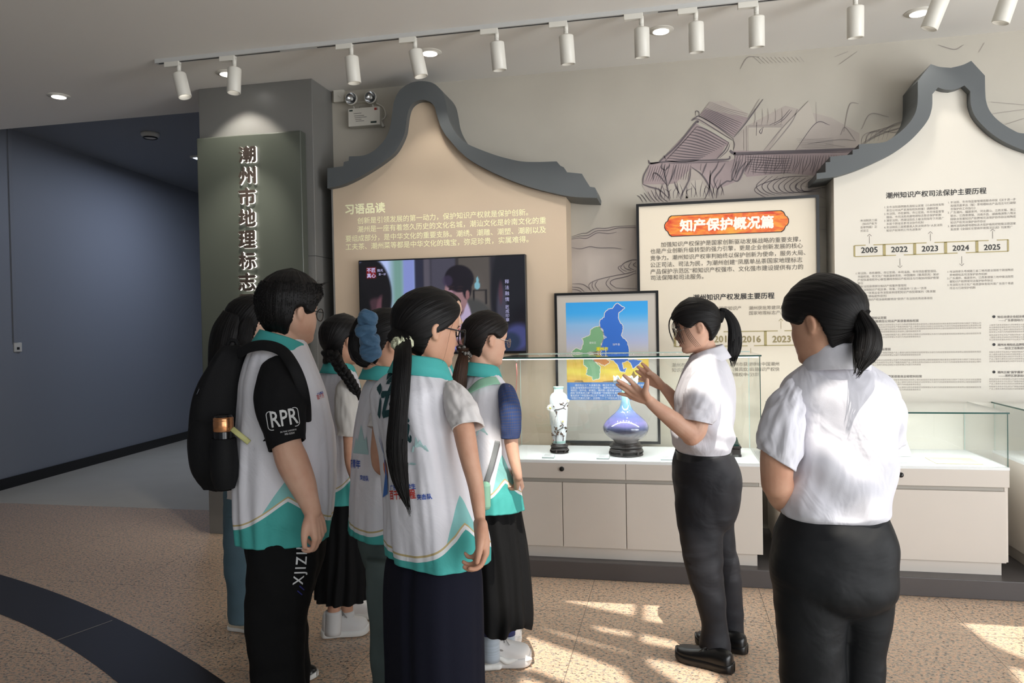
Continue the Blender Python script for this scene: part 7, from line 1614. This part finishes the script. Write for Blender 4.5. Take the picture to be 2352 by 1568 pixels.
# ---------------------------------------------------------------- the speaker
D = 3.33; F = compass(187)
p_ = person(1640, 1520, D, 'woman in white shirt and dark trousers, both hands raised as she speaks'); p8 = p_
hd = Head((1608, 754), D-.075, -1, 183, .224, -12); mb = MB(); hd.add_to(mb)
SR = [ring(1034, 1556, 1675, D, .72, F), ring(1016, 1544, 1680, D, .75, F), ring(990, 1543, 1682, D, .74, F), ring(950, 1551, 1684, D, .74, F), ring(910, 1550, 1686, D, .76, F), ring(875, 1560, 1683, D, .74, F), ring(845, 1572, 1674, D, .72, F), ring(824, 1584, 1662, D, .75, F), ring(812, 1600, 1648, D, .85, F)]
torso_core(mb, SR, F, .82); neck(mb, hd, np.array(P(1622, 815, D)), .045, .050)
DA = D-.19
mb.tube([P(1612, 880, DA+.03), P(1606, 940, DA), P(1600, 985, DA-.01), P(1588, 1000, DA-.02)], [.045, .046, .043, .042], 18, sub=20, round_caps=True)
mb.tube([P(1588, 996, DA-.02), P(1562, 976, DA-.035), P(1530, 952, DA-.05), P(1505, 933, DA-.06), P(1492, 921, DA-.06)], [.042, .040, .033, .026, .0235], 18, sub=24, round_caps=True)
def spread_hand(W_, k, bases, tips, thumb, dw, mids):
    """open hand from the points seen: finger roots, tips, thumb, with a slight bend in each finger"""
    w = np.array(P(*W_))
    for i, (b, t) in enumerate(zip(bases, tips)):
        B, T = np.array(P(*b)), np.array(P(*t)); mb.tube([w, w*.45+B*.55, B], [.0195*k, .0165*k, .0115*k], 12, round_caps=True, sub=8)
        M_ = B*.52+T*.48+np.array(mids); r = (.0092, .0098, .0094, .0080)[i]*k; mb.tube([B, B*.7+T*.3+np.array(mids)*.8, M_, B*.2+T*.8+np.array(mids)*.6, T], [r*1.12, r, r*1.06, r*.92, r*.74], 12, sub=18, round_caps=True)
        mb.ball(B, .0122*k, 10, 7)
    b, m_, t = [np.array(P(*q)) for q in thumb]; mb.tube([w*.75+b*.25, b, m_, t], [.018*k, .0155*k, .0115*k, .0088*k], 12, sub=14, round_caps=True)
spread_hand((1490, 920, DA-.06), .98, [(1459, 886, DA-.085), (1451, 894, DA-.075), (1447, 903, DA-.062), (1449, 911, DA-.05)], [(1433, 862, DA-.10), (1419, 874, DA-.09), (1417, 883, DA-.072), (1421, 904, DA-.05)], [(1482, 900, DA-.10), (1485, 885, DA-.115), (1486, 872, DA-.12)], 0, (0, -.004, .003))
DB = D+.12
mb.tube([P(1604, 890, DB), P(1588, 940, DB+.03), P(1575, 950, DB+.02)], [.043, .042, .040], 16, sub=14, round_caps=True); mb.tube([P(1580, 955, DB+.02), P(1556, 925, DB+.0), P(1537, 903, DB-.01), P(1526, 891, DB-.01)], [.040, .033, .026, .0225], 16, sub=16, round_caps=True)
spread_hand((1524, 889, DB-.01), .95, [(1495, 857, DB-.03), (1487, 861, DB-.02), (1481, 866, DB-.01), (1484, 875, DB)], [(1475, 835, DB-.045), (1465, 842, DB-.035), (1462, 852, DB-.02), (1467, 870, DB-.005)], [(1507, 868, DB-.05), (1496, 858, DB-.055), (1488, 857, DB-.058)], 0, (0, .003, .003))
put('body', remeshed(mb, .0033, 4), M_skin, p_, True); hd.features(p_); hd.glasses(p_, M_silv, .09, .0013)
hd.hair_cap(p_, M_hair, .06, .085, [(0, .70), (25, .66), (45, .60), (62, .50), (74, .47), (84, .50), (93, .53), (104, .50), (114, .38), (130, .24), (150, .16), (180, .14)], (0, -.48, .52), .008)
tail('ponytail', M_hair, p_, [hd.w((0, -.42, .56)), P(1661, 716, D), P(1676, 728, D), P(1686, 752, D), P(1688, 785, D), P(1685, 812, D), P(1684, 830, D)], [.030, .018, .021, .027, .031, .026, .006], .75, 44, 80, .12, 22, seed=41)
MB().tube([P(1655, 710, D-.03), P(1664, 712, D-.02), P(1664, 718, D+.02), P(1655, 722, D+.0), P(1653, 716, D-.03)], .006, 8, sub=18).build('hair_tie', M_btr, p_, True)
fr = [[hd.w((-.10+.05*k, .36, .86)), hd.w((-.13+.05*k, .49, .70)), hd.w((-.14+.05*k, .53, .48)), hd.w((-.13+.05*k, .48+.02*(k % 2), .28-.02*(k % 3)))] for k in range(7)]+[[hd.w((-.24+.02*k, .30, .80)), hd.w((-.33+.03*k, .34+.015*k, .62)), hd.w((-.36+.035*k, .36+.012*k, .42)), hd.w((-.33+.03*k, .33+.01*k, .20+.02*(k % 3)))] for k in range(9)]+[[hd.w((-.28, .20, .74)), hd.w((-.36, .26-.02*k, .52)), hd.w((-.35, .22-.03*k, .30)), hd.w((-.32, .12-.03*k, .10))] for k in range(4)]+[[hd.w((-.22, .32, .80)), hd.w((-.30, .38-.02*k, .62)), hd.w((-.30, .38-.03*k, .42)), hd.w((-.27, .34-.02*k, .25))] for k in range(3)]
strands('fringe', M_hair, p_, fr, .0016)
fsh = fold_noise(.007, 17, 2.0, 4.0, .6)
def shirt_fold(v, phi, p): return fsh(v, phi, p)*min(1, .35+v*6)+.004*math.exp(-((v-.16)/.07)**2)*math.sin(phi*7+2)+.006*math.sin(p[2]*60+phi*3)*math.exp(-((v-.22)/.12)**2)
V, _ = loft(SR, F, 120, 180, 2.2, shirt_fold); shirt = loft_mesh(V).build('shirt', M_wht, p_, True)
sleeve(p_, [(1624, 858, 14, DA+.10), (1621, 872, 32, DA+.05), (1614, 908, 43, DA), (1605, 945, 43, DA-.01), (1597, 968, 40, DA-.015)], M_wht, seed=18, amp=.007, slant=(-.1, 0, .25))
sleeve(p_, [(1610, 850, 24, D+.05), (1602, 875, 36, DB-.02), (1594, 915, 37, DB), (1586, 940, 34, DB+.02)], M_wht, seed=19, amp=.006)
collar(p_, np.array(P(1622, 824, D)), F, .056, .062, M_wht, .044, .040, .020, 24, .075, (0, -.26))
PR = [ring(1222, 1590, 1652, D, .6, F), ring(1190, 1562, 1684, D, .75, F), ring(1130, 1549, 1699, D, .80, F), ring(1090, 1547, 1698, D, .78, F), ring(1055, 1549, 1686, D, .75, F), ring(1034, 1553, 1675, D, .74, F)]
LN = [ring(1502, 1606, 1678, D-.09, 1.05, F), ring(1470, 1606, 1676, D-.09, 1.05, F), ring(1431, 1612, 1670, D-.09, 1.05, F), ring(1362, 1592, 1665, D-.09, 1.0, F), ring(1290, 1571, 1660, D-.08, 1.0, F), ring(1220, 1559, 1660, D-.07, 1.0, F), ring(1160, 1552, 1672, D-.06, 1.0, F), ring(1110, 1551, 1680, D-.05, 1.0, F)]
LF = [ring(1486, 1660, 1711, D+.13, 1.05, F), ring(1435, 1654, 1709, D+.13, 1.05, F), ring(1344, 1640, 1704, D+.12, 1.05, F), ring(1290, 1630, 1698, D+.11, 1.0, F), ring(1235, 1610, 1686, D+.10, 1.0, F), ring(1170, 1590, 1688, D+.08, 1.0, F), ring(1110, 1570, 1694, D+.06, 1.0, F)]
trs = trousers(p_, M_suit, PR, [LN, LF], F, .006, 12, voxel=.006, smooth=14)
V, _ = loft([ring(1050, 1551, 1680, D, .76, F), ring(1034, 1554, 1675, D, .75, F)], F, 8, 90, 2.2); V[:, :, :2] = (V[:, :, :2]-V.mean((0, 1))[:2])*1.02+V.mean((0, 1))[:2]; bl = loft_mesh(V, False).build('belt', M_shoeb, p_, True)
tr = tree_of(bl, trs); h = hit_px(tr, 1618, 1045)[0]; MB().ball(h-CF*.004, (.022, .006, .010), 14, 9, axes=[tuple(CR), tuple(CF), (0, 0, 1)]).build('buckle', M_silv, p_, True)
h0, t0 = PZ(1683, 1545, 0), PZ(1556, 1508, 0); shoe(p_, t0, h0, M_shoeb, M_shoeb, .050, .088, M_shoeb, 'shoe', .016)
h0, t0 = PZ(1715, 1500, 0), PZ(1600, 1476, 0); shoe(p_, t0, h0, M_shoeb, M_shoeb, .048, .085, M_shoeb, 'shoe', .016)

# ---------------------------------------------------------------- woman with the low ponytail, seen from behind
D = 2.08; F = compass(90)
p_ = person(1915, 1750, D, 'woman seen from behind in a sunlit white shirt, with a low black ponytail'); p9 = p_
hd = Head((1864, 748), D-.055, -1, 138, .234, -8); mb = MB(); hd.add_to(mb)
SR = [ring(1188, 1808, 2024, D, .70, F), ring(1178, 1799, 2032, D, .72, F), ring(1162, 1796, 2034, D, .71, F), ring(1120, 1806, 2044, D, .68, F), ring(1060, 1822, 2046, D, .66, F), ring(1000, 1828, 2052, D, .64, F), ring(950, 1818, 2060, D, .62, F), ring(905, 1798, 2056, D, .60, F), ring(872, 1808, 2040, D, .58, F), ring(846, 1836, 2006, D, .6, F), ring(824, 1866, 1975, D, .74, F), ring(804, 1882, 1960, D, .95, F)]
torso_core(mb, SR, F, .84); neck(mb, hd, np.array(P(1920, 822, D)), .050, .055)
R_ = right_of(F); L_ = -R_
mb.tube([P(1806, 940, D-.02), P(1795, 985, D-.03), P(1785, 1050, D-.03), P(1784, 1110, D-.02)], [.038, .044, .045, .042], 18, sub=18, round_caps=True)
mb.tube([P(1785, 1105, D-.02), P(1800, 1145, D+.04), P(1830, 1160, D+.14), P(1865, 1150, D+.20)], [.043, .038, .030, .024], 16, sub=18, round_caps=True); w = P(1865, 1150, D+.2); hand(mb, w, CR+CF*.2, -np.array(CF), (0, 0, 1), .95)
mb.tube([P(2030, 940, D+.04), P(2034, 985, D+.07), P(2030, 1050, D+.13), P(2005, 1100, D+.18), P(1950, 1140, D+.24)], [.036, .038, .036, .032, .024], 16, sub=24, round_caps=True); w = P(1950, 1140, D+.24); hand(mb, w, -np.array(CR)+np.array((0, 0, -.2)), -np.array(CF), (0, 0, 1), .95)
put('body', remeshed(mb, .0045, 5), M_skin2, p_, True); hd.features(p_)
hd.hair_cap(p_, M_hair, .062, .085, [(0, .60), (25, .58), (45, .52), (60, .50), (74, .46), (84, .48), (93, .54), (104, .50), (114, .34), (130, .20), (150, .12), (180, .10)], (.02, -.50, .42), .006)
tail('ponytail', M_hair, p_, [hd.w((.02, -.42, .48)), P(1968, 714, D-.08), P(1980, 735, D-.10), P(1992, 765, D-.11), P(1991, 800, D-.12), P(1982, 828, D-.13), P(1974, 847, D-.14)], [.030, .015, .023, .032, .035, .024, .005], .8, 48, 90, .16, 40, seed=51)
MB().tube([P(1962, 706, D-.10), P(1974, 708, D-.09), P(1975, 714, D-.06), P(1963, 720, D-.07), P(1960, 713, D-.10)], .006, 8, sub=18).build('hair_tie', M_btr, p_, True)
fs1 = fold_noise(.009, 23, 1.8, 3.0, .5)
def back_fold(v, phi, p):
    dg = (p[0]*.8+p[2]); return fs1(v, phi, p)*min(1, .35+v*6)+.004*math.exp(-((v-.16)/.06)**2)*math.sin(phi*6+1)+.007*math.sin(dg*34+phi)*math.exp(-((v-.30)/.18)**2)
V, _ = loft(SR, F, 130, 200, 2.25, back_fold); shirt = loft_mesh(V).build('shirt', M_wht, p_, True)
sleeve(p_, [(1840, 888, 12, D), (1824, 900, 30, D-.01), (1806, 945, 43, D-.02), (1793, 1010, 50, D-.03), (1785, 1056, 46, D-.03)], M_wht, seed=24, amp=.010, slant=(.35, 0, -.4))
sleeve(p_, [(2000, 886, 14, D), (2018, 902, 30, D+.01), (2034, 950, 42, D+.03), (2031, 1010, 42, D+.07)], M_wht, seed=25, amp=.008)
collar(p_, np.array(P(1920, 838, D)), F, .064, .066, M_wht, .050, .022, .018, 34, .06, (0, -.13))
PR = [ring(1412, 1850, 1985, D, .55, F), ring(1375, 1800, 2036, D, .78, F), ring(1332, 1778, 2053, D, .86, F), ring(1284, 1778, 2051, D, .84, F), ring(1225, 1786, 2048, D, .78, F), ring(1186, 1800, 2031, D, .69, F), ring(1150, 1815, 2015, D, .62, F)]
LA = [ring(1850, 1830, 1925, D, 1.1, F), ring(1700, 1812, 1930, D, 1.1, F), ring(1568, 1799, 1934, D, 1.1, F), ring(1495, 1792, 1936, D, 1.1, F), ring(1420, 1784, 1938, D, 1.1, F), ring(1330, 1779, 1936, D, 1.1, F), ring(1260, 1784, 1930, D, 1.0, F)]
LB = [ring(1850, 1940, 2015, D, 1.1, F), ring(1700, 1940, 2022, D, 1.1, F), ring(1568, 1937, 2028, D, 1.1, F), ring(1495, 1936, 2030, D, 1.1, F), ring(1420, 1934, 2042, D, 1.1, F), ring(1330, 1926, 2052, D, 1.1, F), ring(1260, 1920, 2048, D, 1.0, F)]
trousers(p_, M_suit2, PR, [LA, LB], F, .007, 33, voxel=.006, smooth=16)
for sg in (-1, 1): q = np.array(P(1915, 1750, D))+right_of(F)*.085*sg; shoe(p_, q[:2]+F[:2]*.16, q[:2]-F[:2]*.09, M_shoeb, M_shoeb, .046, .085)
